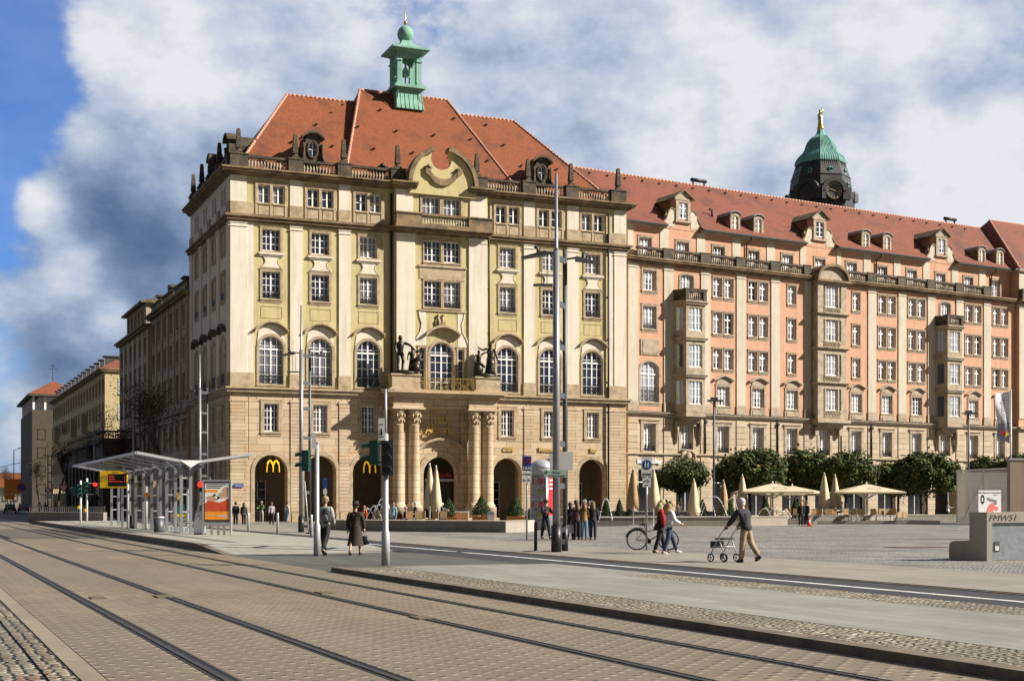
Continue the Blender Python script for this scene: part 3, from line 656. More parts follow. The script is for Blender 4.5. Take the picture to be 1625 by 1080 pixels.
# pilasters
for x0, x1 in ((0, 1.4), (5.14, 6.22), (9.46, 10.5), (27.0, 28.1), (31.4, 32.6), (36.3, 37.6)): pilaster(HM, x0, x1, 12.66, 25.42, 0, 'cream')
for x0, x1 in ((1.4, 1.98), (35.75, 36.3)): pilaster(HM, x0, x1, 12.66, 25.42, 0, 'cream', .06, cap=False)
for x0, x1 in ((14.56, 16.28), (21.4, 23.1)): pilaster(HM, x0, x1, 12.66, 25.42, CY, 'cream', .14)
for x0, x1 in ((0, 1.4), (5.14, 6.22), (9.46, 10.5), (27.0, 28.1), (31.4, 32.6), (36.3, 37.6)): pilaster(HM, x0, x1, 27.1, 29.3, 0, 'cream', .1, cap=False)
for x0, x1 in ((14.56, 16.1), (21.5, 23.1)): pilaster(HM, x0, x1, 26.0, 29.4, CY, 'cream', .1, cap=False)
for x0, x1 in ((0, .9), (4.4, 5.5), (8.6, 9.6), (12.8, 13.8), (17.6, DEP)): pilaster(HM, x0, x1, 12.66, 25.42, 0, 'cream', side=True)
sps = ((0, 1.98), (5.1, 6.26), (9.42, 10.54), (26.96, 28.14), (31.36, 32.64), (35.75, 37.6)); sss = ((0.02, .95), (4.35, 5.55), (8.55, 9.65), (12.75, 13.85), (17.6, DEP))
pieces('pedestal_band', sps, 'trim', HM, False, lambda a, b: (a, b, -.16, .02, 26.06, 27.1)); pieces('pedestal_band', sps, 'trim', HM, False, lambda a, b: (a-.02, b+.02, -.19, .02, 11.44, 12.66))
pieces('pedestal_band', ((14.5, 16.4), (21.3, 23.2)), 'trim', HM, False, lambda a, b: (a, b, CY-.2, CY+.02, 11.44, 12.66))
pieces('pedestal_band', sss, 'trim', HM, True, lambda a, b: (a, b, -.13, .02, 26.06, 27.1)); pieces('pedestal_band', sss, 'trim', HM, True, lambda a, b: (a, b, -.18, .02, 11.44, 12.66))
# cornices, continuous round the corner
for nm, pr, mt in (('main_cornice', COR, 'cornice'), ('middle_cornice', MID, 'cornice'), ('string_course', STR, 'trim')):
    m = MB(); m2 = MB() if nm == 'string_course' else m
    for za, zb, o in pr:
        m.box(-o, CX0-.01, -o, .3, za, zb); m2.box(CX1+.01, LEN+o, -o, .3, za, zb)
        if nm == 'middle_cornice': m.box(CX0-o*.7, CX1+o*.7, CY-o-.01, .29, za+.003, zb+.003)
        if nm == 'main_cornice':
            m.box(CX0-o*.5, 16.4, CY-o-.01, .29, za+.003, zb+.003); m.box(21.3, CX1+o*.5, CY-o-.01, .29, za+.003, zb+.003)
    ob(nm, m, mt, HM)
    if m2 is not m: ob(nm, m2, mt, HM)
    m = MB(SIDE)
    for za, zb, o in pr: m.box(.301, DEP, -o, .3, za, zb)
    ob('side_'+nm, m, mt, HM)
m = MB()                                   # dark attic floor slab behind cornice
m.box(.2, LEN-.2, .2, DEP, 29.5, 29.9); ob('roof_slab', m, 'black', HM)
# balustrade, pedestals, obelisks
peds = [(0, 1.5), (5.0, 6.3), (9.35, 10.6), (14.2, 15.6), (22.0, 23.4), (26.9, 28.2), (31.3, 32.6), (36.0, 37.6)]
pieces('parapet_pedestal', peds, 'black', HM, False, lambda a, b: (a, b, -.14, .5, 29.92, 31.1), lambda a, b: (a-.05, b+.05, -.2, .56, 31.1, 31.22))
for (a, b), (c, d) in zip(peds, peds[1:]):
    if b == 15.6: continue
    balustrade(HM, b+.002, c-.002, .0, 29.92, h=1.22)
sp = [(.501, 1.4), (5.1, 6.1), (9.3, 10.3), (13.5, 14.5), (17.9, DEP)]
pieces('parapet_pedestal', sp, 'black', HM, True, lambda a, b: (a, b, -.14, .5, 29.92, 31.1), lambda a, b: (a, b+.05, -.2, .56, 31.1, 31.22))
for (a, b), (c, d) in zip(sp, sp[1:]): balustrade(HM, b+.002, c-.002, .0, 29.92, side=True, h=1.22)
m = MB(); m.box(-.3, .3, -.3, .3, 0, .18); m.lathe([(.24, .18), (.17, .35), (.15, .42)], 4, sq=True, rot=pi/4); m.lathe([(.21, .42), (.23, .5), (.14, 2.05), (.02, 2.14)], 4, sq=True, rot=pi/4, smooth=False)
obm = m.mesh('obelisk', 'black')
for x in (.75, 5.64, 9.95, 14.9, 22.45, 27.5, 31.9, 36.85): ob('obelisk', obm, None, HM, (x, .18, 31.22))
for t in (2.6+2.9, 9.7, 13.9, 18.3): ob('obelisk', obm, None, HM, (.18, t, 31.22))
# curved broken gable in the middle
def gable_outline():
    o_ = [(cc+3.15*cos(a), 30.0+3.2*sin(a)) for a in [pi*(1-k/40) for k in range(41)]]
    L_ = [q for q in o_ if q[0] <= cc-.75]; R_ = [q for q in o_ if q[0] >= cc+.45]
    notch = [(cc-.15+.98*cos(a), 32.25+.98*sin(a)) for a in [pi*(.88+k*.1) for k in range(13)]]
    notch = [q for q in notch]
    return L_, notch, R_
L_, nt, R_ = gable_outline()
m = MB(); m.prism([(cc-3.15, 29.0)]+L_+nt+R_+[(cc+3.15, 29.0)], CY-.3, CY+.4); ob('gable', m, 'yellow', HM)
for pts in (L_, R_):
    m = MB()
    for k in range(len(pts)-1):
        (xa, za), (xb, zb) = pts[k], pts[k+1]
        f = lambda x, z, r: (cc+(x-cc)*r, 30+(z-30)*r)
        m.prism([f(xa, za, .93), f(xb, zb, .93), f(xb, zb, 1.05), f(xa, za, 1.05)], CY-.62, CY+.5)
    ob('gable_moulding', m, 'cornice', HM)
m = MB(); pts = [(cc-1.7, 31.15), (cc-1.2, 30.75), (cc-.9, 30.35), (cc-.3, 30.12), (cc+.3, 30.15), (cc+.9, 30.45), (cc+1.3, 30.95), (cc+1.75, 31.25)]
for (xa, za), (xb, zb) in zip(pts, pts[1:]): m.prism([(xa, za-.28), (xb, zb-.28), (xb, zb+.3), (xa, za+.3)], CY-.5-.05*(hash(round(xa*10)) % 3), CY-.3)
for s in (-1, 1): m.tube([(cc+s*1.1, CY-.45, 31.3), (cc+s*1.5, CY-.5, 31.5), (cc+s*1.8, CY-.42, 31.35), (cc+s*1.45, CY-.4, 31.0)], [.08, .18, .1, .12], 8)
ob('scroll_ribbon', m, 'cornice', HM)
# balcony on the middle cornice
m = MB(); m.box(CX0-.2, CX1+.2, CY-1.05, CY, 25.85, 26.08); m.box(CX0-.1, 16.6, CY-.95, CY, 26.08, 27.05); m.box(21.1, CX1+.1, CY-.95, CY, 26.08, 27.05)
m.box(CX0-.2, 16.7, CY-1.05, CY, 27.05, 27.17); m.box(21.0, CX1+.2, CY-1.05, CY, 27.05, 27.17); m.box(CX0, CX1, CY-.8, CY, 25.6, 25.85)
ob('upper_balcony', m, 'cornice', HM)
balustrade(HM, 16.61, 21.09, CY-.93, 26.08, h=1.08, mats=('cornice', 'baluster'))
# roofs
def hip(mb, x0, x1, y0, y1, z0, rx0, rx1, ry, rz):
    mb.quad((x0, y0, z0), (x1, y0, z0), (rx1, ry, rz), (rx0, ry, rz)); mb.quad((x1, y1, z0), (x0, y1, z0), (rx0, ry, rz), (rx1, ry, rz))
    mb.face([mb.V(x0, y1, z0), mb.V(x0, y0, z0), mb.V(rx0, ry, rz)]); mb.face([mb.V(x1, y0, z0), mb.V(x1, y1, z0), mb.V(rx1, ry, rz)])
def ridge_tiles(parent, lines, mat, r=.13, step=.42):
    for a, b in lines:
        a, b = Vector(a), Vector(b); n = int((b-a).length/step); m = MB()
        for k in range(n):
            p = a.lerp(b, k/n); q = a.lerp(b, (k+.96)/n); m.tube([p, q], [r*.8, r*1.15], 6)
        ob('ridge_tiles', m, mat, parent)
m = MB(); hip(m, .6, LEN-.6, .6, DEP, 29.95, 7.2, 30.0, 9.5, 39.45); hip(m, 10.1, 27.0, .35, DEP+.2, 29.95, 14.2, 23.0, 9.5, 40.72); ob('roof', m, 'roof', HM)
ridge_tiles(HM, [((.6, .6, 29.95), (7.2, 9.5, 39.45)), ((7.2, 9.5, 39.45), (13.6, 9.5, 39.45)), ((10.1, .35, 29.95), (14.2, 9.5, 40.72)), ((14.2, 9.5, 40.72), (23, 9.5, 40.72)),
    ((27.0, .35, 29.95), (23, 9.5, 40.72)), ((23.6, 9.5, 39.45), (30, 9.5, 39.45)), ((LEN-.6, .6, 29.95), (30, 9.5, 39.45))], 'ridge')
for row, z in ((0, 38.4), (1, 36.0), (2, 33.6)):
    for k in range(8):
        x = 4.5+k*3.7+row*.9
        f = (z-29.95)/(40.72-29.95) if 11.5 < x < 25.5 else (z-29.95)/(39.45-29.95)
        y = (.35 if 11.5 < x < 25.5 else .6)+f*(9.15 if 11.5 < x < 25.5 else 8.9)
        if (x < 3+f*6 or x > 35-f*6) or abs(x-18.7) < 2.2 and row == 0: continue
        m = MB(); m.box(x-.12, x+.12, y-.32, y-.02, z+.02, z+.10); ob('snow_hook', m, 'iron', HM)
m = MB(); m.box(13.4, 14.3, 1.0, 1.9, 31.1, 31.55); m.lathe([(.25, 0), (.25, .25), (.05, .35)], 8, (13.9, 1.4, 31.55)); ob('roof_vent', m, 'iron', HM)
# oval dormers
def oval_dormer(x, y, z, side=False):
    m = MB(); N_ = 20
    out = [(-.95, 0), (-.78, .35), (-.72, 1.0), (-.8, 1.6), (-.6, 2.0), (-.95, 2.15), (-.5, 2.5), (0, 2.62), (.5, 2.5), (.95, 2.15), (.6, 2.0), (.8, 1.6), (.72, 1.0), (.78, .35), (.95, 0)]
    ov = [(.40*cos(a), 1.22+.68*sin(a)) for a in [2*pi*k/N_ for k in range(N_)]]
    # front face as strips between the oval and the outline
    res = []
    for ax, az in ov:
        d = Vector((ax, az-1.22)).normalized(); best = None
        for (x1, z1), (x2, z2) in zip(out, out[1:]+out[:1]):
            e1 = Vector((x2-x1, z2-z1)); den = d.x*e1.y-d.y*e1.x
            if abs(den) < 1e-6: continue
            t = ((x1)*e1.y-(z1-1.22)*e1.x)/den; u = ((x1)*d.y-(z1-1.22)*d.x)/den
            if t > 0 and 0 <= u <= 1 and (best is None or t < best): best = t
        res.append((d.x*best, 1.22+d.y*best))
    for k in range(N_):
        a, b, c_, d_ = ov[k], ov[(k+1) % N_], res[(k+1) % N_], res[k]
        m.quad((a[0], 0, a[1]), (b[0], 0, b[1]), (c_[0], 0, c_[1]), (d_[0], 0, d_[1])); m.quad((a[0], 0, a[1]), (a[0], .3, a[1]), (b[0], .3, b[1]), (b[0], 0, b[1]))
        m.bar((a[0]*1.12, -.06, 1.22+(a[1]-1.22)*1.1), (b[0]*1.12, -.06, 1.22+(b[1]-1.22)*1.1), .12)
        m.quad((d_[0], 0, d_[1]), (c_[0], 0, c_[1]), (c_[0]*.98, 2.4, c_[1]), (d_[0]*.98, 2.4, d_[1]))
    for s in (-1, 1): m.tube([(s*1.05, -.12, .05), (s*.85, -.15, .5), (s*.8, -.12, 1.2), (s*.9, -.1, 1.7)], [.2, .14, .09, .14], 8)
    for k in range(8): a = -1+2*k/8; b = -1+2*(k+1)/8; m.prism([(a, 2.1+.5*(1-a*a)), (b, 2.1+.5*(1-b*b)), (b, 2.3+.5*(1-b*b)), (a, 2.3+.5*(1-a*a))], -.35, .9)
    loc, rz = ((y, x, z), -pi/2) if side else ((x, y, z), 0)
    o = ob('oval_dormer', m, 'black', HM, loc, rz)
    f = MB()
    for k in range(N_): f.bar((ov[k][0]*.92, .12, 1.22+(ov[k][1]-1.22)*.94), (ov[(k+1) % N_][0]*.92, .12, 1.22+(ov[(k+1) % N_][1]-1.22)*.94), .05)
    f.box(-.04, .04, .1, .15, .56, 1.88); f.box(-.36, .36, .11, .14, 1.2, 1.26); w_ = ob('window', f, 'white', o)
    g = MB(); g.face([g.V(x_, .14, z_) for x_, z_ in ov]); ob('pane', g, 'glass', w_)
oval_dormer(7.35, .75, 31.1); oval_dormer(29.2, .75, 31.1); oval_dormer(4.3, .75, 31.1, True); oval_dormer(12.0, .75, 31.1, True)
# copper turret
tx, ty = 18.6, 9.0
m = MB(); prof = [(1.42, 0), (1.36, .4), (1.18, 1.0), (1.12, 1.6), (1.2, 2.0)]
m.lathe([(r*1.0, z) for r, z in prof], 4, (0, 0, 0), smooth=False, sq=True, rot=pi/4); m.box(-1.55, 1.55, -1.55, 1.55, 2.0, 2.2); m.box(-1.42, 1.42, -1.42, 1.42, 2.2, 2.34)
m.box(-.95, .95, -.95, .95, -.8, .0)
TU = ob('turret', m, 'copper', HM, (tx, ty, 38.9))
m = MB()
for k in range(7):
    for s in (-1, 1):
        x = -1.3+2.6*k/6
        m.tube([(x, s*(r+.02), z) for r, z in prof], .03, 4); m.tube([(s*(r+.02), x, z) for r, z in prof], .03, 4)
ob('standing_seam', m, 'copper', TU)
m = MB()
for sx in (-1, 1):
    for sy in (-1, 1): m.box(sx*.95-.24, sx*.95+.24, sy*.95-.24, sy*.95+.24, 2.34, 5.35); m.box(sx*1.0-.28, sx*1.0+.28, sy*1.0-.28, sy*1.0+.28, 4.55, 4.68); m.box(sx*1.0-.26, sx*1.0+.26, sy*1.0-.26, sy*1.0+.26, 2.34, 2.6)
for s in (-1, 1):
    a = arc(0, .71, 4.4, .6, 10)
    for k in range(10):
        (xa, za), (xb, zb) = a[k], a[k+1]
        m.box(min(xa, xb), max(xa, xb), s*.95-.1, s*.95+.1, max(za, zb)-.02, 5.35)
        m.box(s*.95-.1, s*.95+.1, min(xa, xb), max(xa, xb), max(za, zb)-.02, 5.352)
m.box(-1.3, 1.3, -1.3, 1.3, 5.35, 5.5); m.box(-1.6, 1.6, -1.6, 1.6, 5.5, 5.6); m.box(-1.85, 1.85, -1.85, 1.85, 5.6, 5.78)
m.lathe([(.1, 4.4), (.12, 4.3), (.3, 4.0), (.36, 3.6), (.5, 3.45)], 12)
m.lathe([(.09, 2.3), (.09, 5.4)], 6)
ob('lantern', m, 'copper', TU)
m = MB(); m.lathe([(1.8, 5.78), (1.2, 6.0), (.7, 6.3), (.5, 6.65), (.42, 6.8)], 4, sq=True, rot=pi/4, smooth=False); m.ell((0, 0, 7.45), (.78, .78, .82), 18, 12); m.tube([(0, 0, 8.2), (0, 0, 8.4)], [.1, .06], 8); ob('cap', m, 'copper', TU)
m = MB(); m.ell((0, 0, 8.55), (.19, .19, .19), 10, 8); m.tube([(0, 0, 8.6), (0, 0, 8.9), (0, 0, 10.3)], [.1, .04, .015], 6); ob('finial', m, 'gold', TU)
# porch
PY = -2.3; px0, px1 = 13.35, 24.1
colx = (14.48, 15.92, 21.54, 22.92)
for x in colx:
    m = MB(); m.lathe([(.78, .3), (.78, 1.15), (.82, 1.2), (.62, 1.32), (.68, 1.42), (.55, 1.5), (.52, 1.7), (.51, 4.5), (.44, 8.35), (.48, 8.42), (.44, 8.5)], 20); m.box(-.8, .8, -.8, .8, 0, .3)
    c_ = ob('column', m, 'sand', HM, (x, PY+.95, 0))
    m = MB(); m.lathe([(.44, 8.5), (.42, 8.7), (.5, 9.3), (.62, 9.6), (.66, 9.75), (.62, 9.82)], 16)
    for k in range(10):
        a = 2*pi*k/10
        for zz, rr_ in ((8.8, .52), (9.25, .6)): m.ell((rr_*cos(a+zz), rr_*sin(a+zz), zz), (.09, .09, .17), 6, 5)
    ob('capital', m, 'trim', c_)
m = MB()
for xa, xb in ((13.7, 16.75), (20.75, 23.75)):
    m.box(xa, xb, PY+.2, -.02, 9.82, 9.98); m.box(xa+.15, xb-.15, PY+.4, -.03, 9.98, 10.85)
m.box(14.0, 23.5, PY+.75, -.04, 9.98, 10.84)
m.box(px0+.3, px1-.3, PY+.25, -.05, 10.85, 11.0); m.box(px0, px1, PY, -.06, 11.0, 11.24); m.box(px0-.25, px1+.25, PY-.28, -.07, 11.24, 11.42); m.box(px0-.1, px1+.1, PY-.1, -.08, 11.42, 11.5)
for x in (13.6, 16.4, 21.0, 23.6): m.box(x-.24, x+.24, -.35, -.02, 0, 9.82)
ob('porch', m, 'sand', HM)
for xa, xb in ((13.5, 16.4), (21.35, 24.0)):
    m = MB(); m.box(xa, xb, PY+.25, CY-.25, 11.5, 11.66); m.box(xa+.2, xb-.1, PY+.35, CY-.3, 11.66, 12.75); m.box(xa+.1, xb, PY+.25, CY-.26, 12.75, 12.9); ob('statue_pedestal', m, 'trim', HM)
m = MB(); rr = random.Random(5)
m.box(16.45, 21.3, PY+.36, PY+.40, 12.58, 12.63); m.box(16.45, 21.3, PY+.36, PY+.40, 11.55, 11.6)
for k in range(150):
    x, z = rr.uniform(16.5, 21.25), rr.uniform(11.65, 12.5); r = rr.uniform(.05, .12); a0 = rr.uniform(0, 6); pts = [(x+r*cos(a0+j), PY+.38, z+r*sin(a0+j)) for j in range(4)]
    for p, q in zip(pts, pts[1:]): m.bar(p, q, .028)
for k in range(9): x = 16.45+4.85*k/8; m.box(x-.015, x+.015, PY+.36, PY+.40, 11.5, 12.6)
ob('gilded_railing', m, 'gold', HM)
# portal
m = MB(); ring(m, cc, 1.62, 4.13, 1.62, .5, -.12, .0); ring(m, cc, 2.12, 4.13, 2.12, .05, -.05, .0)
for s in (-1, 1): m.box(cc+s*1.87-.25, cc+s*1.87+.25, -.12, 0, 0, 4.13)
ob('portal_surround', m, 'trim', HM); m = MB(); n_ = 16; top = [(cc+2.15*(2*k/n_-1), 6.55+.85*(1-(2*k/n_-1)**2)) for k in range(n_+1)]
for k in range(n_):
    (xa, za), (xb, zb) = top[k], top[k+1]; m.prism([(xa, za-.16), (xb, zb-.16), (xb, zb+.04), (xa, za+.04)], -.55, 0); m.prism([(xa, za-.34), (xb, zb-.34), (xb, zb-.16), (xa, za-.16)], -.3, 0)
ob('portal_hood', m, 'trim', HM)
m = MB(); m.box(cc-1.4, cc+1.4, 1.0, 1.1, 0, 3.5); ob('portal_door', m, 'dark', HM)
m = MB(); m.box(cc-1.1, cc+1.65, .85, .95, 3.55, 3.8); ob('door_canopy', m, plain('grey_canopy', (.35, .34, .33), .5), HM)
M['red'] = plain('red_letter', (.42, .02, .02), .45)
text('door_lettering', 'Altmarkt', .62, 'red', HM, (cc+.35, .82, 3.95), ext=.03)
# plinth and rustication pilasters
ed = [0]+[v for c in bays[:3]+[cc]+bays[3:] for v in ((c-1.78, c+1.78) if c != cc else (c-5.2, c+5.2))]+[LEN]
for k in range(0, len(ed), 2):
    if ed[k+1] > ed[k]: m = MB(); m.box(ed[k], ed[k+1], -.10, .0, 0, .85); ob('plinth', m, 'trim', HM)
for a, b in ((0.02, 1.45), (5.2, 6.15), (9.5, 10.45), (27.05, 28.05), (31.45, 32.5), (35.8, 37.58)):
    z = .9; m = MB(); m.box(a+.01, b-.01, -.045, .001, .87, 10.22)
    while z < 10.2: m.box(a, b, -.075, .0, z, z+.565); z += .6
    m.box(a-.08, b+.08, -.12, 0, 10.22, 10.34); ob('rusticated_pilaster', m, 'sand', HM)
for a, b in ((0.02, .95), (4.4, 5.5), (8.6, 9.6), (12.8, 13.8)):
    z = .9; m = MB(SIDE); m.box(a+.01, b-.01, -.045, .001, .87, 10.3)
    while z < 10.2: m.box(a, b, -.075, .0, z, z+.565); z += .6
    ob('rusticated_pilaster', m, 'sand', HM)
m = MB(SIDE); m.box(0, DEP, -.09, 0, 0, .85); ob('plinth', m, 'trim', HM)
# drainpipes
for x in (14.2, 35.65, 23.5):
    m = MB(); m.tube([(x, -.2, .2 if x > 30 else 11.5), (x, -.2, 28.9)], .10, 6)
    for z in (13, 17, 21, 25): m.cbox(x, -.12, z, .2, .2, .06)
    ob('drainpipe', m, 'iron', HM)
# brass lettering
text('lettering', 'haus', 1.25, 'letter', HM, (cc+.15, -.2, 8.75), ext=.04, off=.012, sp=.82, sx=.78)
text('lettering', 'Altmarkt', 1.28, 'letter', HM, (cc-.1, -.2, 7.78), ext=.04, off=.012, sp=.8, sx=.74)
m = MB()
for k in range(16):      # swung initials
    a = 2.6+k*.33; b = a+.33; m.bar((cc-1.45+.42*cos(a), -.14, 8.15+.62*sin(a)), (cc-1.45+.42*cos(b), -.14, 8.15+.62*sin(b)), .075)
m.bar((cc-.86, -.14, 8.0), (cc-.86, -.14, 9.85), .09); m.bar((cc-.86, -.14, 9.85), (cc-.45, -.14, 9.95), .08)
ob('initial', m, 'letter', HM)
text('lettering', 'Café', .62, 'letter', HM, (bays[3]+.1, -.1, 6.35), ext=.03, sx=.95, off=.012)
text('lettering', 'Restaurant', .62, 'letter', HM, (bays[4]+.1, -.1, 6.35), ext=.03, sx=.95, off=.012)
text('lettering', 'Bar', .62, 'letter', HM, (bays[5]+.1, -.1, 6.35), ext=.03, sx=.95, off=.012)
def hm(x, y, z=0): c_, s_ = cos(RZM), sin(RZM); return (A[0]+c_*x-s_*y, A[1]+s_*x+c_*y, z)
M['signyellow'] = plain('yellow_sign', (.85, .52, .01), .4, emit=.25)
for k, x in enumerate((bays[0]+.15, bays[2]+.1)):
    t = thing('arches_sign', ['yellow double arch sign hanging in the leftmost archway', 'yellow double arch sign hanging in the third archway, behind the signal heads'][k], 'sign', hm(x, -.05, 4.25), RZM, 'yellow arch signs')
    m = MB(); 
    for s in (-1, 1):
        pts = [(s*.32+s*.30*-1*(-1)+0, 0, 0)]
        pts = []
        for j in range(15):
            a = pi*j/14; pts.append((s*.27+.27*cos(a)*1.0, 0, 0+.98*sin(a)**.75 if 0 < j < 14 else -.0))
        for p, q in zip(pts, pts[1:]): m.bar((p[0], 0, p[2]), (q[0], 0, q[2]), .06, .13)
    ob('letter', m, 'signyellow', t)
    m = MB()
    for s in (-1, 1): m.bar((s*.27, 0, .95), (s*.27, 0, 1.42), .02)
    ob('hanger', m, 'gold', t)
t = thing('street_sign', 'small blue street name plate on the house corner', 'sign', hm(.35, -.16, 2.95), RZM); m = MB(); m.box(-.05, .75, -.02, .02, 0, .28); M['blue'] = plain('sign_blue', (.01, .06, .28), .4); M['wpaint'] = plain('white_sign', (.72, .72, .72), .4)
ob('plate', m, 'blue', t); text('lettering', 'Altmarkt', .17, 'wpaint', t, (.35, -.025, .08), ext=.002)
# ================================================================ salmon wing along the square
B0 = (11.1, 133.0); RZK = atan2(2200, 3637)
HK = thing('salmon_wing', 'long salmon pink building with oriels, dormers and rose tiled roof along the square', 'building', (B0[0], B0[1], 0), RZK)
def hk(x, y, z=0): c_, s_ = cos(RZK), sin(RZK); return (B0[0]+c_*x-s_*y, B0[1]+s_*x+c_*y, z)
bc = [2.6+4.59*k for k in range(12)]; XE = 55.7
big = {5}; ori = {1, 9}; nar = {4, 6}
hu = []; hb = []
R1, R2, R3 = (22.22, 1.91), (18.55, 2.11), (15.03, 2.0)
for k, c in enumerate(bc):
    if k == 0: hu += [(c-.8, c+.8, 22.2, 24.13), (c-.8, c+.8, 18.5, 20.66), (c-1.1, c+1.1, 11.4, 15.3, .75)]
    elif k in ori: hu += [(c-.8, c+.8, 21.95, 24.1, .25)]
    elif k in big: pass
    else:
        for z, h in (R1, R2, R3):
            if k in nar: hu.append((c-.57, c+.57, z, z+h))
            else: hu += [(c-1.3, c-.16, z, z+h), (c+.16, c+1.3, z, z+h)]
        hu.append((c-.8, c+.8, 11.33, 13.27))
    if k not in (1, 9): hb.append((c-.74, c+.74, 6.65, 9.27))
    if k == 9: hb.append((c-1.9, c+1.9, .02, 5.6, 1.9, 1.2))
    else: hb.append((c-1.35, c+1.35, .35, 4.9))
    if k in (1, 9): hb.append((c-.72, c+.72, 6.9, 9.3))
m = MB(); wall(m, 0, XE, 10.3, 24.9, hu); m.quad((0, 0, 0), (0, 13, 0), (0, 13, 28), (0, 0, 28)); ob('front_wall', m, 'pink', HK)
m = MB(); wall(m, 0, XE, 0, 10.3, hb, 0, .45); ob('stone_base', m, 'psand', HK)
m = MB(); wall(m, 0, XE+.4, 24.9, 28.75, [(c-.75, c+.75, 25.6, 27.42) for c in bc], .7, .2); ob('attic_wall', m, 'pink', HK)
pk = dict(trim='ptrim', glass='pglass')
for k, c in enumerate(bc):
    win(HK, c, 25.6, 1.5, 1.82, .7, cols=4, rows=3, sur=.18, **pk)
    if k == 0:
        win(HK, c, 22.2, 1.6, 1.93, cols=4, **pk); win(HK, c, 18.5, 1.6, 2.16, cols=4, rows=4, rail=.55, **pk)
        win(HK, c, 11.4, 2.2, 3.9, rise=.75, cols=4, rows=5, trans=2.7, rail=1.4, **pk)
        m = MB(); m.box(c-1.1, c+1.1, -.1, .01, 15.95, 17.45); m.box(c-.9, c+.9, -.14, -.1, 16.1, 17.3); ob('blank_panel', m, 'ptrim', HK)
    elif k in ori: win(HK, c, 21.95, 1.6, 2.15, rise=.25, cols=4, rows=3, **pk)
    elif k not in big:
        for z, h in (R1, R2, R3):
            if k in nar: win(HK, c, z, 1.14, h, cols=2, rows=3, trans=h*.68, sur=.13, **pk)
            else:
                for s in (-1, 1): win(HK, c+s*.73, z, 1.14, h, cols=2, rows=3, trans=h*.68, sur=.11, **pk)
        win(HK, c, 11.33, 1.6, 1.94, cols=4, rows=4, sur=.2, **pk)
        m = MB(); n_ = 14
        tp = [(c+1.32*(2*j/n_-1), 13.98+.42*exp_) for j in range(n_+1) for exp_ in [cos((2*j/n_-1)*pi/2)**1.6 if abs(2*j/n_-1) < 1 else 0]]
        for (xa, za), (xb, zb) in zip(tp, tp[1:]): m.prism([(xa, za-.14), (xb, zb-.14), (xb, zb+.03), (xa, za+.03)], -.36, 0)
        m.prism([(c-.95, 13.5), (c+.95, 13.5), (c+.8, 13.85), (c+.35, 14.25), (c-.35, 14.25), (c-.8, 13.85)], -.1, 0); ob('hood', m, 'ptrim', HK)
        m = MB(); m.box(c-1.05, c+1.05, -.1, .01, 10.46, 11.1); m.box(c-.8, c+.8, -.14, -.1, 10.55, 11.0); ob('window_apron', m, 'ptrim', HK)
    win(HK, c, 6.65 if k not in (1, 9) else 6.9, 1.46, 2.6 if k not in (1, 9) else 2.4, .2, cols=4, rows=3, sur=0, rail=.5, **pk)
    m = MB()
    for s in (-1, 1): m.box(c+s*.9-.16, c+s*.9+.16, -.06, .01, 6.6, 9.3)
    m.box(c-1.1, c+1.1, -.1, .01, 9.3, 9.62); m.box(c-1.2, c+1.2, -.2, .01, 9.62, 9.72); ob('window_trim', m, 'ptrim', HK)
    if k != 9:
        m = MB(); m.box(c-1.35, c-1.28, .3, .38, .35, 4.9); m.box(c+1.28, c+1.35, .3, .38, .35, 4.9); m.box(c-.03, c+.03, .3, .38, .35, 4.9); m.box(c-1.3, c+1.3, .3, .38, 4.8, 4.9); m.box(c-1.3, c+1.3, .3, .38, 3.6, 3.68)
        o = ob('shop_window', m, 'white', HK); g = MB(); g.quad((c-1.32, .36, .36), (c+1.32, .36, .36), (c+1.32, .36, 4.85), (c-1.32, .36, 4.85)); ob('pane', g, 'sglass', o)
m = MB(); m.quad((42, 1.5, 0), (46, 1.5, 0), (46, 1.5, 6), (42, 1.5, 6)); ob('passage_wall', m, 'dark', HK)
m = MB(); ring(m, bc[9], 1.9, 3.7, 1.9, .35, -.1, 0); ob('arch_surround', m, 'ptrim', HK)
# pilasters, bands, cornices
ps = [(4.59*k-.28, 4.59*k+.88) for k in range(12)]
for k, (a, b) in enumerate(ps):
    a = max(a, .0); b = max(b, 1.2) if k == 0 else b
    if k in (5, 6): a, b = (22.66, 23.6) if k == 5 else (27.9, 28.6)
    pilaster(HK, a, b, 11.4, 24.7, 0, 'pcream', .1)
    pilaster(HK, a+.05, b-.05, 25.2, 28.5, .7, 'pcream', .07, cap=False)
    m = MB(); m.box(a-.05, b+.05, -.15, .01, 10.45, 11.4); ob('pedestal_band', m, 'ptrim', HK)
    z = .9; m = MB(); m.box(a+.01, b-.01, -.05, .001, .1, 9.9)
    while z < 9.8: m.box(a, b, -.08, 0, z, z+.56); z += .6
    ob('rusticated_pilaster', m, 'psand', HK)
    if a > 0: m = MB(); m.box(a-.02, b+.02, -.08, .5, 25.28, 26.36); m.box(a-.06, b+.06, -.12, .54, 26.36, 26.46); ob('parapet_pedestal', m, 'black', HK)
m = MB(); m.box(-.3, XE, -.12, .01, 10.05, 10.2); m.box(-.3, XE, -.3, .01, 10.2, 10.33); m.box(-.3, XE, -.4, .01, 10.33, 10.45); ob('string_course', m, 'ptrim', HK)
m = MB(); m.box(-.3, XE, -.44, .01, 10.455, 10.475); ob('lead_flashing', m, 'iron', HK)
m = MB(); m.box(-.3, XE, -.1, .01, 6.2, 6.32); m.box(-.3, XE, -.25, .01, 6.32, 6.45); ob('lower_string_course', m, 'ptrim', HK)
m = MB()
for z0, z1, o in ((24.7, 24.82, .15), (24.82, 25.0, .35), (25.0, 25.16, .62), (25.16, 25.28, .72)): m.box(-.3, XE, -o, .72, z0, z1)
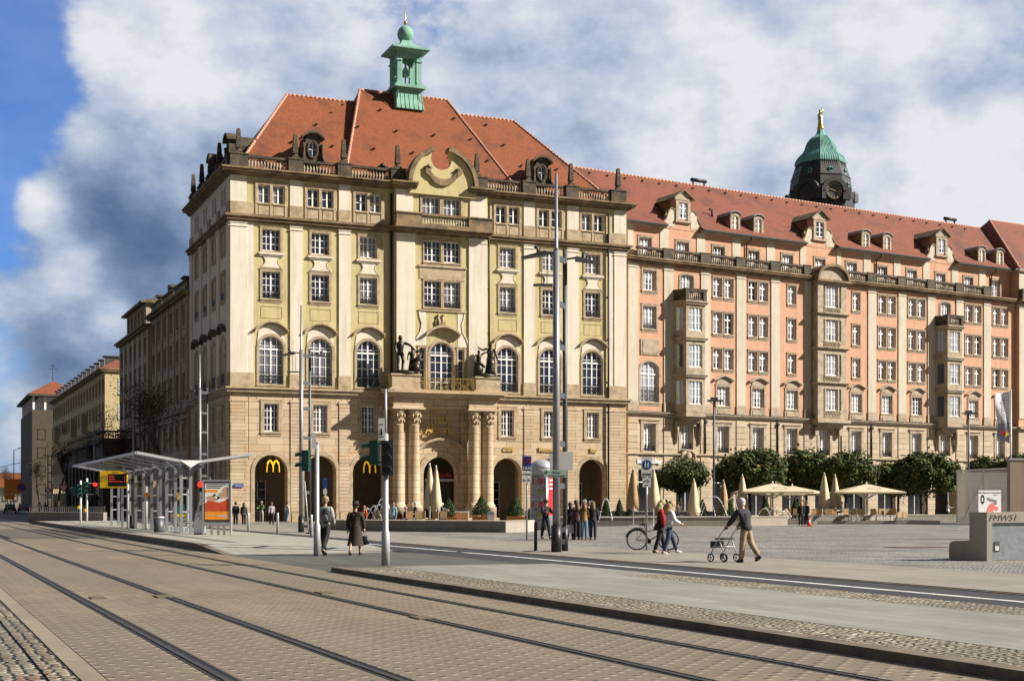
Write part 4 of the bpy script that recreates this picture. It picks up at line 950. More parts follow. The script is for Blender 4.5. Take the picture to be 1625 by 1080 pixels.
ob('cornice', m, 'cornice', HK)
for (a, b), (c, d) in zip(ps, ps[1:]):
    if 22 < b < 29 and 22 < c < 30: 
        if b > 27: balustrade(HK, 28.62, c-.022, .0, 25.28, h=1.12)
        continue
    balustrade(HK, max(b, 1.2)+.022, (22.66 if 22 < c < 23 else c)-.022, .0, 25.28, h=1.12)
m = MB()
eav = [(-2, 4.9), (9.3, 23.2), (27.7, 41.6), (46.1, XE+.3)]
for a, b in eav:
    m = MB(); m.box(a, b, .2, .9, 28.5, 28.62); m.box(a, b, .05, .9, 28.62, 28.74); ob('eave_moulding', m, 'ptrim', HK)
    m = MB(); m.box(a, b, -.08, .06, 28.7, 28.84); ob('gutter', m, 'iron', HK)
# roof with flared foot
def rz_(y): return 28.78+(1.2*.72*(y/1.2) if y < 1.2 else .864+(y-1.2)*(35.35-29.644)/6.8)
m = MB()
for a, b in eav: m.quad((a, -.02, 28.8), (b, -.02, 28.8), (b, 1.2, 29.644), (a, 1.2, 29.644))
for a, b in ((4.9, 9.3), (23.2, 27.7), (41.6, 46.1)): m.quad((a, .75, 29.32), (b, .75, 29.32), (b, 1.2, 29.644), (a, 1.2, 29.644))
m.quad((-2, 1.2, 29.644), (XE+3, 1.2, 29.644), (XE+6, 8, 35.35), (-12, 8, 35.35)); m.quad((XE+6, 8, 35.35), (XE+6, 16, 28.8), (-12, 16, 28.8), (-12, 8, 35.35)); m.face([m.V(-2, 1.2, 29.644), m.V(-12, 8, 35.35), m.V(-12, 1.2, 29.6)])
ob('roof', m, 'proof', HK)
ridge_tiles(HK, [((-12, 8, 35.35), (XE+4, 8, 35.35))], 'ridge', .12, .45)
for k in range(26):
    x = .5+k*2.2; m = MB(); m.box(x-.1, x+.1, 7.0, 7.3, 34.75, 34.84); ob('snow_hook', m, 'iron', HK)
def scroll(m, s, c, y):
    pts = [(2.45, 28.8), (2.35, 29.15), (2.05, 29.4), (1.85, 29.8), (1.75, 30.2), (1.5, 30.5), (1.2, 30.55), (1.0, 30.4), (1.0, 28.8)]
    m.prism([(c+s*x, z) for x, z in pts], y-.04, y+.4)
def big_dormer(c):
    m = MB(); m.prism([(c-2.1, 28.6), (c+2.1, 28.6), (c+1.7, 30.1), (c+1.0, 30.1), (c+.95, 31.5), (c-.95, 31.5), (c-1.0, 30.1), (c-1.7, 30.1)], .66, 1.4); d = ob('gabled_dormer', m, 'pink', HK)
    for s in (-1, 1):
        m = MB(); scroll(m, s, c, .66); ob('scroll', m, 'pcream', d)
        m = MB(); pts = [(2.5, 28.8), (2.42, 29.2), (2.1, 29.45), (1.9, 29.85), (1.8, 30.25), (1.52, 30.58), (1.2, 30.63), (.98, 30.45)]
        for (xa, za), (xb, zb) in zip(pts, pts[1:]): m.bar((c+s*xa, .75, za), (c+s*xb, .75, zb), .4, .12)
        ob('scroll_moulding', m, 'cornice', d)
    m = MB()
    for s in (-1, 1): m.box(c+s*.73-.18, c+s*.73+.18, .5, .67, 29.5, 31.5)
    m.box(c-.55, c+.55, .5, .67, 31.28, 31.5); m.box(c-1.0, c+1.0, .42, .7, 29.3, 29.5); m.box(c-1.05, c+1.05, .45, 1.4, 31.5, 31.66)
    m.prism([(c-1.05, 31.66), (c+1.05, 31.66), (c+.5, 32.1), (c, 32.4), (c-.5, 32.1)], .5, 1.2); ob('dormer_surround', m, 'ptrim', d)
    m = MB()
    for s in (-1, 1): m.quad((c, .3, 32.5), (c+s*1.25, .3, 31.62), (c+s*1.25, 3.9, 31.62), (c, 4.9, 32.5)); m.quad((c+s*.95, .9, 29.4), (c+s*.95, .9, 31.6), (c+s*.95, 3.5, 31.6), (c+s*.95, 1.2, 29.4))
    m.prism([(c-1.3, 31.58), (c, 32.46), (c+1.3, 31.58), (c+1.3, 31.68), (c, 32.6), (c-1.3, 31.68)], .25, .6); ob('dormer_roof', m, 'cornice', d)
    w_ = win(d, c, 29.7, 1.1, 1.55, .40, cols=2, rows=3, sur=0, glass='pglass')
for c in (7.15, 25.4, 43.95): big_dormer(c)
M['lead'] = rough_mat('lead_sheet', (.22, .22, .22), (.30, .30, .29), 1.5)
def small_dormer(c):
    y = .95; m = MB(); a = arc(c, .62, 30.75, .35, 8); m.prism([(c-.62, 29.25)]+a+[(c+.62, 29.25)], y, y+2.0); d = ob('small_dormer', m, 'cornice', HK)
    m = MB(); a = arc(c, .72, 30.8, .42, 8)
    for (xa, za), (xb, zb) in zip(a, a[1:]): m.prism([(xa, za), (xb, zb), (xb, zb+.1), (xa, za+.1)], y-.2, y+2.4)
    ob('dormer_roof', m, 'lead', d)
    m = MB()
    for s in (-1, 1): m.box(c+s*.52-.12, c+s*.52+.12, y-.1, y+.02, 29.3, 30.75)
    m.box(c-.7, c+.7, y-.18, y, 29.2, 29.34); ring(m, c, .4, 30.6, .2, .24, y-.1, y); ob('dormer_surround', m, 'ptrim', d)
    win(d, c, 29.36, .8, 1.42, y-.21, rise=.2, cols=2, rows=3, sur=0, glass='pglass')
for c in (14.1, 17.2, 32.45, 35.7, 51.0, 54.1): small_dormer(c)
# oriels
def oriel(c):
    y = -1.35; pl = [(c-1.75, 0), (c-1.15, y), (c+1.15, y), (c+1.75, 0)]
    m = MB()
    def band(z0, z1, o):
        q = [(c-1.75-o, .01), (c-1.15-o*.8, y-o), (c+1.15+o*.8, y-o), (c+1.75+o, .01)]; m.prism_z(q, z0, z1)
    for z0, z1, o in ((10.3, 10.5, .0), (10.5, 11.25, .02), (13.5, 13.9, .02), (13.9, 14.08, .22), (14.08, 14.16, .32), (14.16, 14.85, .02), (17.1, 17.5, .02), (17.5, 17.68, .22), (17.68, 17.76, .32), (17.76, 18.45, .02), (20.7, 21.0, .02), (21.0, 21.2, .22), (21.2, 21.32, .36)): band(z0, z1, o)
    m.prism_z([(c-1.5, .02), (c-1.0, y+.45), (c+1.0, y+.45), (c+1.5, .02)], 10.31, 21.31)
    o = ob('oriel', m, 'ptrim', HK)
    m = MB()
    for k, (z0, z1, of) in enumerate(((9.2, 9.5, -.9), (9.5, 9.8, -.55), (9.8, 10.05, -.25), (10.05, 10.3, .1))):
        m.prism_z([(c-1.75-of*.3, .01), (c-1.15-of*.8, y-of), (c+1.15+of*.8, y-of), (c+1.75+of*.3, .01)], z0, z1)
    for s in (-1, 1): m.tube([(c+s*1.5, -.3, 9.7), (c+s*1.45, -.28, 8.6), (c+s*1.5, -.12, 7.4)], [.28, .2, .12], 8)
    ob('console', m, 'ptrim', o)
    for z0, z1 in ((11.25, 13.5), (14.85, 17.1), (18.45, 20.7)):
        for s in (-1, 1):
            m = MB(); m.prism_z([(c+s*.82, y-.02), (c+s*1.17, y-.02), (c+s*1.3, y+.35), (c+s*.82, y+.35)], z0, z1); m.prism_z([(c+s*1.5, -.45), (c+s*1.78, .0), (c+s*1.4, .0), (c+s*1.2, -.45)], z0, z1); ob('oriel_pier', m, 'ptrim', o)
    for z0 in (11.25, 14.85, 18.45):
        win(o, c, z0, 1.64, 2.25, y-.12, cols=4, rows=3, sur=0, glass='pglass')
        for s in (-1, 1):
            m = MB(); a, b = (c+s*1.2, y+.25), (c+s*1.6, -.35); m.quad((a[0], a[1], z0), (b[0], b[1], z0), (b[0], b[1], z0+2.25), (a[0], a[1], z0+2.25)); g = ob('side_pane', m, 'pglass', o)
    m = MB(); m.prism_z([(c-1.6, 0), (c-1.05, y+.1), (c+1.05, y+.1), (c+1.6, 0)], 21.322, 21.40); ob('balcony_floor', m, 'ptrim', o)
    bb = balustrade(o, c-.9, c+.9, y-.1, 21.33, h=1.12)
    m = MB()
    for s in (-1, 1): m.box(c+s*1.1-.2, c+s*1.1+.2, y-.14, y+.3, 21.33, 22.5); m.bar((c+s*1.2, y+.1, 22.35), (c+s*1.68, -.0, 22.35), .3, .2); m.bar((c+s*1.2, y+.1, 21.8), (c+s*1.68, -.0, 21.8), .12, .9)
    m.box(c-1.4, c+1.4, y-.2, y+.32, 22.42, 22.52)
    ob('balcony_pier', m, 'black', o)
    m = MB(); m.ell((c, -.25, 6.2), (.38, .25, .45), 8, 6)
    for s in (-1, 1): m.tube([(c+s*.3, -.2, 6.6), (c+s*.75, -.25, 6.5), (c+s*.9, -.2, 6.0), (c+s*.6, -.2, 5.6)], [.14, .16, .12, .07], 7)
    m.tube([(c, -.25, 6.0), (c, -.2, 5.3)], [.2, .08], 7); m.tube([(c-.8, -.18, 6.75), (c+.8, -.18, 6.75)], .12, 6); ob('cartouche', m, 'ptrim', HK)
oriel(bc[1]); oriel(bc[9])
def big_oriel(c):
    y = -.95; hw = 2.05; m = MB(); rows = (11.3, 14.95, 18.55, 22.1)
    m.box(c-hw, c+hw, y, .01, 10.3, 11.3)
    for z in (13.55, 17.2, 20.8): m.box(c-hw, c+hw, y, .01, z, z+.45); m.box(c-hw-.15, c+hw+.15, y-.15, .01, z+.45, z+.6); m.box(c-hw-.3, c+hw+.3, y-.3, .01, z+.6, z+.7); m.box(c-hw+.02, c+hw-.02, y+.02, .01, z+.7, z+1.4-(.0 if z < 20 else .1))
    m.box(c-hw, c+hw, y, .01, 24.3, 24.72)
    for k, z in enumerate(rows):
        zt = (13.55, 17.2, 20.8, 24.3)[k]
        for s in (-1, 1): m.box(c+s*1.66-.39, c+s*1.66+.39, y, .0, z-.01, zt); m.box(c+s*.93-.09, c+s*.93+.09, y+.04, .0, z-.01, zt)
    o = ob('wide_oriel', m, 'ptrim', HK)
    for k, z in enumerate(rows):
        win(o, c, z+.02, 1.64, 2.15, y-.02, cols=4, rows=3, sur=0, glass='pglass')
        for s in (-1, 1): win(o, c+s*1.14, z+.02, .24, 2.15, y-.02, cols=1, rows=3, sur=0, glass='pglass')
        m = MB(); m.box(c-1.2, c+1.2, y-.07, y+.02, z-.72, z-.62); m.box(c-1.2, c+1.2, y-.07, y+.02, z-.12, z-.02)
        for j in range(6):
            x = c-1.0+j*.4
            ps_ = [(x+.17*cos(a), y-.04, z-.37+.17*sin(a)) for a in [q*pi/4 for q in range(8)]]
            for a_, b_ in zip(ps_, ps_[1:]): m.bar(a_, b_, .06)
        ob('relief_panel', m, 'ptrim', o)
    m = MB(); m.box(c-hw-.3, c+hw+.3, y-.35, .1, 10.0, 10.3); m.box(c-hw-.1, c+hw+.1, y-.15, .1, 9.8, 10.0); m.box(c-hw+.3, c+hw-.3, y+.3, .1, 9.5, 9.8)
    for s in (-1, 1): m.box(c+s*1.7-.25, c+s*1.7+.25, y+.45, .0, 8.7, 9.5)
    ob('console', m, 'ptrim', o)
    m = MB(); n_ = 18
    for j in range(n_):
        a, b = pi*j/n_, pi*(j+1)/n_
        f = lambda t, r, q: (c-(hw+.25)*r*cos(t), 25.0+1.65*q*sin(t))
        m.prism([f(a, .9, .82), f(b, .9, .82), f(b, 1, 1), f(a, 1, 1)], y-.35, .6)
    m.box(c-hw-.35, c+hw+.35, y-.4, .0, 24.72, 24.95)
    ob('arched_pediment', m, 'cornice', o)
    m = MB(); m.prism([(c-hw, 24.95)]+[(c-hw*cos(pi*j/16), 24.95+1.4*sin(pi*j/16)) for j in range(17)][1:-1]+[(c+hw, 24.95)], y+.05, .5); ob('pediment_field', m, 'ptrim', o)
big_oriel(25.75)
# drainpipes, ridge vents
for x in (15.6, 34.0, 52.5):
    m = MB(); m.tube([(x, -.02, 28.75), (x, .1, 28.4), (x-.25, .55, 28.0), (x-.28, .6, 25.4)], .07, 6); ob('drainpipe', m, 'iron', HK)
for x in (18.9, 27.8, 32.3, 9.4):
    m = MB(); m.tube([(x, -.16, 6.5), (x, -.16, 10.0)], .07, 6); m.cbox(x, -.18, 9.5, .3, .25, .3); ob('drainpipe', m, 'iron', HK)
for k, x in enumerate((15.1, 53.8)):
    m = MB(); m.box(x-.8, x-.7, 7.9, 8.1, 35.3, 35.75); m.box(x+.7, x+.8, 7.9, 8.1, 35.3, 35.75); m.tube([(x-1, 8, 35.9), (x+1, 8, 35.9)], .2, 8); ob('ridge_vent', m, 'iron', HK)
m = MB(); m.tube([(12.6, 2.7, 30.6), (12.6, 2.7, 31.6)], .12, 6); m.tube([(12.6, 2.7, 31.5), (12.2, 2.7, 31.6)], .1, 6); ob('vent_pipe', m, 'iron', HK)
text('lettering', 'böhmischer', .62, 'wpaint', HK, (2.5, -.12, 5.45), ext=.04, off=.02)
# round the end: next pavilion
HN = thing('end_pavilion', 'salmon pavilion with its own hipped roof at the right edge, behind the white flag', 'building', hk(XE, -.02), RZK)
m = MB(); hn = [(c-.8, c+.8, z, z+h) for c in (3.2, 7.8, 12.4) for z, h in ((22.2, 1.93), (18.5, 2.16), (15.0, 2), (11.33, 1.94), (6.65, 2.6))]
wall(m, 0, 18, 10.3, 28.75, [h for h in hn if h[2] > 10]+[(c-.75, c+.75, 25.6, 27.4) for c in (3.2, 7.8, 12.4)], -.45); m.quad((0, -.45, 10.3), (0, 5, 10.3), (0, 5, 28.7), (0, -.45, 28.7)); ob('front_wall', m, 'pink', HN)
m = MB(); wall(m, 0, 18, 0, 10.3, [h for h in hn if h[2] < 10], -.45); m.quad((0, -.45, 0), (0, 1, 0), (0, 1, 10.3), (0, -.45, 10.3)); ob('stone_base', m, 'psand', HN)
for c in (3.2, 7.8, 12.4):
    for z, h in ((25.6, 1.8), (22.2, 1.93), (18.5, 2.16), (15.0, 2), (11.33, 1.94), (6.65, 2.6)): win(HN, c, z, 1.6, h, -.45, cols=4, rows=3, sur=.25, **pk)
for a in (0, 4.9, 9.5): pilaster(HN, a, a+1.3, 11.4, 24.7, -.45, 'pcream', .1); pilaster(HN, a, a+1.3, 25.2, 28.4, -.45, 'pcream', .07, cap=False)
m = MB(); m.box(-.1, 18, -.85, -.44, 10.2, 10.45); ob('string_course', m, 'ptrim', HN)
m = MB()
for z0, z1, o in ((24.7, 24.82, .15), (24.82, 25.0, .35), (25.0, 25.28, .7)): m.box(-.2, 18, -.45-o, -.44, z0, z1)
ob('cornice', m, 'cornice', HN); balustrade(HN, 1.4, 4.8, -1.0, 25.28, h=1.12); balustrade(HN, 6.2, 9.4, -1.0, 25.28, h=1.12)
m = MB(); m.box(-.1, 1.38, -1.1, -.5, 25.285, 26.45); ob('parapet_pedestal', m, 'black', HN)
m = MB(); m.box(-.3, 18, -.8, .2, 28.55, 28.76); ob('eave_moulding', m, 'ptrim', HN)
m = MB(); m.quad((-.4, -.9, 28.8), (18, -.9, 28.8), (18, 7.6, 36.4), (4.6, 7.6, 36.4)); m.face([m.V(-.4, 16, 28.8), m.V(-.4, -.9, 28.8), m.V(4.6, 7.6, 36.4)]); ob('roof', m, 'proof', HN)
ridge_tiles(HN, [((-.4, -.9, 28.8), (4.6, 7.6, 36.4)), ((4.6, 7.6, 36.4), (18, 7.6, 36.4))], 'ridge', .12, .45)

# ================================================================ town hall tower far behind
TX, TY = at(1302, 346); ang = atan2(-TY, -TX)
HT = thing('clock_tower', 'dark tower with a green bell-shaped dome, clock and gilded figure, rising behind the salmon roof', 'tower', (TX, TY, 0), ang+pi)
# local +x points away from the viewer: vertex of the octagon faces the viewer
m = MB(); m.lathe([(9.0, 0), (9.0, 72), (8.3, 74), (8.3, 76.8)], 8, smooth=False); ob('shaft', m, 'dcopper', HT)
m = MB(); m.lathe([(8.4, 76.8), (8.4, 78.3), (7.7, 78.9), (7.3, 81.9), (7.45, 82.1), (7.2, 82.3), (6.15, 85.6), (6.3, 85.8)], 8, smooth=False)
for k in range(8):
    a0, a1 = 2*pi*k/8, 2*pi*(k+1)/8
    for j in range(1, 9):
        t = j/9; p = Vector((7.72*cos(a0)*(1-t)+7.72*cos(a1)*t, 7.72*sin(a0)*(1-t)+7.72*sin(a1)*t, 78.9)); q = Vector((6.2*cos(a0)*(1-t)+6.2*cos(a1)*t, 6.2*sin(a0)*(1-t)+6.2*sin(a1)*t, 85.6)); m.bar(p, q, .1)
ob('upper_storey', m, 'dcopper', HT)
for k in range(8):
    a = 2*pi*(k+.5)/8
    for z, r in ((79.9, 7.0), (83.3, 6.2)):
        m = MB(); c_ = Vector((r*cos(a), r*sin(a), z)); t_ = Vector((-sin(a), cos(a), 0)); o_ = Vector((cos(a), sin(a), 0))
        for j in range(12):
            b0, b1 = 2*pi*j/12, 2*pi*(j+1)/12; m.bar(c_+t_*.45*cos(b0)+o_*.25+Vector((0, 0, .55*sin(b0))), c_+t_*.45*cos(b1)+o_*.25+Vector((0, 0, .55*sin(b1))), .3)
        m.bar(c_+t_*.4+Vector((0, 0, -.7))+o_*.2, c_-t_*.4+Vector((0, 0, -.7))+o_*.2, .3); ob('oculus', m, 'tcopper', HT)
m = MB(); pr = [(6.3, 85.75), (6.25, 86.2), (6.05, 86.9), (5.6, 87.6), (4.95, 88.3), (4.35, 88.9), (3.95, 89.5), (3.72, 90.1), (3.55, 90.7), (3.25, 91.4), (2.75, 92.1), (2.0, 92.8)]; m.lathe(pr+[(1.35, 93.3), (1.0, 93.8), (.85, 94.2), (.7, 94.6)], 8, smooth=False)
for k in range(8):
    a0, a1 = 2*pi*k/8, 2*pi*(k+1)/8
    for j in range(0, 8):
        t = j/8; m.tube([((r*cos(a0)*(1-t)+r*cos(a1)*t)*1.005, (r*sin(a0)*(1-t)+r*sin(a1)*t)*1.005, z) for r, z in pr], .07, 4)
ob('dome', m, 'tcopper', HT)
m = MB(); m.tube([(0, 0, 94.5), (0, 0, 95.3), (.05, 0, 96.8), (.1, .0, 98.0), (.15, .2, 99.6)], [.7, .75, .62, .42, .15], 10); m.ell((0, 0, 98.9), (.34, .34, .42), 8, 6); m.tube([(0, .1, 98.2), (.1, .55, 98.6), (.1, .6, 97.2)], [.2, .18, .12], 6); m.tube([(0, -.2, 98.2), (.0, -.5, 99.2), (0, -.3, 100.1)], [.18, .13, .08], 6); m.ell((0, 0, 95.0), (.9, .9, .5), 8, 5)
ob('gilded_figure', m, 'gold', HT)
for k in range(0, 8, 2):
    a = 2*pi*(k+.5)/8
    if cos(a) > .5: continue
    n_ = Vector((cos(a), sin(a), 0)); t_ = Vector((-sin(a), cos(a), 0))
M['clockgold'] = plain('clock_gilding', (.55, .42, .18), .4, .5)
for a in (2*pi*3.5/8, 2*pi*4.5/8):
    Tm = Matrix.Rotation(a-pi/2, 3, 'Z')
    def TT(*p, Tm=Tm):
        p = p[0] if len(p) == 1 else p
        return Tm @ Vector((p[0], 8.1-p[1], p[2]))
    m = MB(TT); z0 = 77.6; ring(m, 0, 2.2, z0, 2.2, 1.0, -1.0, .6, 20); m.box(-4.2, -2.2, -.8, .6, 75.5, 78.5); m.box(2.2, 4.2, -.8, .6, 75.5, 78.5); m.disc((0, z0), 2.25, -.3, 24); ob('clock_hood', m, 'dcopper', HT)
    if a == 2*pi*4.5/8:
        m = MB(TT); m.disc((0, z0), 1.95, -.36, 28); cf = ob('clock_face', m, 'clock', HT)
        m = MB(TT); q = [(1.93*cos(j*pi/14), 1.93*sin(j*pi/14)) for j in range(29)]
        for (xa, za), (xb, zb) in zip(q, q[1:]): m.bar((xa, -.4, z0+za), (xb, -.4, z0+zb), .12)
        for j in range(12): b = j*pi/6; m.bar((1.45*cos(b), -.42, z0+1.45*sin(b)), (1.8*cos(b), -.42, z0+1.8*sin(b)), .16)
        ob('dial_ring', m, 'clockgold', cf)
        m = MB(TT); m.bar((0, -.45, z0), (1.1, -.45, z0+.35), .16); m.bar((.3, -.45, z0+.1), (-1.45, -.45, z0-.55), .12); ob('clock_hand', m, 'clockgold', cf)
m = MB()
for k in range(8):
    a = 2*pi*k/8; m.lathe([(.9, 0), (.9, 1.9), (.5, 2.4), (.2, 2.8)], 4, (8.3*cos(a), 8.3*sin(a), 76.0), smooth=False)
ob('corner_block', m, 'dcopper', HT)

# ================================================================ houses down the street
RZL = atan2(-.9155, .4026)
def lf(t, d=0, z=0): return (A[0]-.4026*t+.9155*d, A[1]+.9155*t+.4026*d, z)     # t along the street away from the corner, d inward
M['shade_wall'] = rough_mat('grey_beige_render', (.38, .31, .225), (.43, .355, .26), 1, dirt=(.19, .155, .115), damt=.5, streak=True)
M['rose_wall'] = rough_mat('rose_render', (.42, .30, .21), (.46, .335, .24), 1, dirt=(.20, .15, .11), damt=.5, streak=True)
M['ochre'] = rough_mat('ochre_render', (.50, .40, .21), (.56, .45, .25), 1, dirt=(.38, .30, .17), damt=.4, streak=True)
M['browncl'] = rough_mat('brown_stone_cladding', (.075, .055, .038), (.10, .075, .052), 1.2)
M['slate'] = rough_mat('dark_slate', (.055, .045, .042), (.085, .07, .06), 2, bump=.3)
def street_house(name, label, t0, t1, d0, zc, zroof, mats, cols, rows, wsz, base=10.6, dep=14, band=True, hood=False, roofmat='slate', dorm=0, sgl='glass'):
    L = t1-t0; o = thing(name, label, 'building', lf(t1, d0), RZL); hs = []
    step = L/cols
    for k in range(cols):
        c = step*(k+.5)
        for z, h in rows: hs.append((c-wsz/2, c+wsz/2, z, z+h))
    m = MB(); wall(m, 0, L, base, zc, [h for h in hs if h[2] > base]); m.quad((L, 0, base), (L, dep, base), (L, dep, zc), (L, 0, zc)); m.quad((0, 0, 0), (0, dep, 0), (0, dep, zc), (0, 0, zc)); ob('wall', m, mats[0], o)
    m = MB(); wall(m, 0, L, 0, base, [h for h in hs if h[2] < base]+[(step*(k+.5)-1.3, step*(k+.5)+1.3, .1, 4.2) for k in range(cols)]); m.quad((L, 0, 0), (L, dep, 0), (L, dep, base), (L, 0, base)); ob('base', m, mats[1], o)
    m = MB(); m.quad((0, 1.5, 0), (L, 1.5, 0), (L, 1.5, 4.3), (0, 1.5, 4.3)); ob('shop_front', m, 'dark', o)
    for k in range(cols):
        c = step*(k+.5)
        for z, h in rows: win(o, c, z, wsz, h, cols=2, rows=3, sur=.16, glass=sgl)
        if hood and k % 1 == 0: m = MB(); m.box(c-wsz/2-.3, c+wsz/2+.3, -.3, 0, rows[-1][0]+rows[-1][1]+.35, rows[-1][0]+rows[-1][1]+.5); ob('hood', m, 'ptrim', o)
    m = MB(); m.box(-.4, L+.4, -.75, dep, zc, zc+.2); m.box(-.3, L+.3, -.5, dep, zc-.25, zc); ob('cornice', m, 'cornice', o)
    if band: m = MB(); m.box(0, L, -.3, .01, base-.1, base+.2); ob('string_course', m, 'ptrim', o)
    y1 = min(7, dep/2); m = MB(); hip(m, -.3, L+.3, -.5, dep, zc+.22, y1 if zroof > 0 else 0, L-y1, y1, abs(zroof)); rf = ob('roof', m, roofmat, o)
    for k in range(dorm):
        c = L*(k+.5)/dorm; m = MB(); m.box(c-.7, c+.7, .3, 3.5, zc+.25, zc+1.9); m.box(c-.85, c+.85, .1, 3.5, zc+1.9, zc+2.05); d = ob('dormer', m, 'slate', o); g = MB(); g.quad((c-.5, .28, zc+.5), (c+.5, .28, zc+.5), (c+.5, .28, zc+1.75), (c-.5, .28, zc+1.75)); ob('pane', g, 'glass', d)
    return o
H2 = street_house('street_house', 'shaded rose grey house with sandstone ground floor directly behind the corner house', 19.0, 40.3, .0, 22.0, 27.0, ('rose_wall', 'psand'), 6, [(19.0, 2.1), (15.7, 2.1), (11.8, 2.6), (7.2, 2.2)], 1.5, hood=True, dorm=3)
for k in range(7): pilaster(H2, max(.02, 21.3*k/6-.35), min(21.28, 21.3*k/6+.35), 10.9, 21.7, 0, 'shade_wall', .12, cap=False)
balustrade(H2, 0.2, 7, -.2, 22.2); balustrade(H2, 7.2, 14, -.2, 22.2); balustrade(H2, 14.2, 21, -.2, 22.2)
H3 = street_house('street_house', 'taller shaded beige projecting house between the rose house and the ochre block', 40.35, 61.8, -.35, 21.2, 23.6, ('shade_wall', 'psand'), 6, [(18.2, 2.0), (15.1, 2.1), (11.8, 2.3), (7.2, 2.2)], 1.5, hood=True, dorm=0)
m = MB(); wall(m, 5.5, 20, 21.4, 24.0, [(6.6+2.6*k, 7.9+2.6*k, 21.9, 23.5) for k in range(5)]); m.quad((20, 0, 21.4), (20, 8, 21.4), (20, 8, 24), (20, 0, 24)); ob('attic_storey', m, 'shade_wall', H3)
for k in range(5): win(H3, 7.25+2.6*k, 21.9, 1.3, 1.6, cols=2, rows=2, sur=.14)
m = MB(); m.box(5.1, 20.4, -.6, 8.2, 24.0, 24.25); ob('attic_cornice', m, 'cornice', H3); m = MB(); hip(m, 5.3, 20.2, -.4, 8.2, 24.26, 9, 16.5, 4, 25.8); ob('attic_roof', m, 'slate', H3)
for x in (8.5, 17.0): m = MB(); m.box(x-.6, x+.6, 3, 4.2, 24.8, 26.6); ob('chimney', m, 'browncl', H3)
for k in range(7): pilaster(H3, max(.02, 21.45*k/6-.35), min(21.43, 21.45*k/6+.35), 10.9, 20.9, 0, 'cream', .12, cap=False)
H4 = street_house('street_house', 'long ochre block with dormers and a sunlit end wall further down the street', 76.6, 147, -.3, 19.6, 24.2, ('ochre', 'ochre'), 20, [(16.6, 1.7), (13.3, 1.8), (10.0, 1.8), (6.7, 1.8)], 1.5, base=5.5, dorm=14, roofmat='proof', band=False)
for k, z in enumerate((16.4, 13.0, 9.6, 6.2)):
    f, g, s = wmesh(1.0, 1.9, 0, 2, 2, None, .12, 'white', 'glass'); o = ob('window', f, None, H4, (70.4, 2.4, z), pi/2); ob('pane', g, None, o); ob('surround', s, None, o)
for t in (10, 22, 36, 50):
    m = MB(); m.box(t-.7, t+.7, -.8, 0, 11.9 if t != 22 else 13.1, 14.6); ob('oriel', m, 'shade_wall', H4)
H5 = thing('corner_block', 'brown stone clad tower block with open top storey and red hipped roof, down the street', 'building', (*at(51, 266), 0), atan2(.3904, .9206))
Z5 = 1.2; m = MB(); m.box(0, 9, 0, 34, 0, 18.3+Z5); ob('wall', m, 'browncl', H5)
m = MB()
for k in range(5): m.box(.1+k*2.1, .5+k*2.1, .1, .5, 18.3+Z5, 20.9+Z5)
for k in range(1, 8): m.box(.1, .5, k*4.4, k*4.4+.4, 18.3+Z5, 20.9+Z5)
m.box(1.5, 8.6, 2.2, 30, 18.3+Z5, 20.9+Z5); ob('loggia', m, 'white', H5)
m = MB(); m.box(-.8, 9.8, -.8, 35, 20.9+Z5, 21.3+Z5); ob('eave', m, 'browncl', H5)
m = MB(); hip(m, -.8, 9.8, -.8, 35, 21.3+Z5, 4.5, 4.6, 9, 24.6+Z5); m.quad((-.8, 35, 21.3+Z5), (-.8, -.8, 21.3+Z5), (4.5, 9, 24.6+Z5), (4.5, 26, 24.6+Z5)); m.quad((9.8, -.8, 21.3+Z5), (9.8, 35, 21.3+Z5), (4.5, 26, 24.6+Z5), (4.5, 9, 24.6+Z5)); ob('roof', m, 'roof', H5)
m = MB(); m.tube([(4.5, 9, 24.5+Z5), (4.5, 9, 28+Z5)], .06, 5); m.bar((3.7, 9, 27+Z5), (5.3, 9, 27+Z5), .08); m.bar((4, 9, 27.6+Z5), (5, 9, 27.6+Z5), .08); ob('aerial', m, 'iron', H5)
for k in range(3):
    for z in (3.5, 7, 10.5, 14): win(H5, 1.8+2.7*k, z, 1.3, 1.7, cols=2, rows=2, sur=.1, trim='browncl')
# shaded arcade terrace in front of the street houses
TR = thing('arcade_terrace', 'dark shaded arcade with a balustraded terrace standing before the street houses', 'terrace', lf(90, -4.1), RZL)
m = MB(); wall(m, 0, 41, 0, 8.6, [(2.0+4.0*k, 4.6+4.0*k, .02, 6.6, 1.3, .6) for k in range(9)]); m.quad((41, 0, 0), (41, 3.9, 0), (41, 3.9, 8.6), (41, 0, 8.6)); m.quad((0, 3.2, 0), (41, 3.2, 0), (41, 3.2, 8.6), (0, 3.2, 8.6)); ob('wall', m, 'browncl', TR)
m = MB(); m.box(-.3, 41.3, -.4, 3.95, 8.6, 8.9); ob('cornice', m, 'black', TR)
for k in range(6): balustrade(TR, .1+6.8*k, 6.7+6.8*k, -.1, 8.9, h=1.1)
b_ = ob('balustrade', baluster_mesh(3.5, 1.1), None, TR, (41.2, .2, 8.9), pi/2)
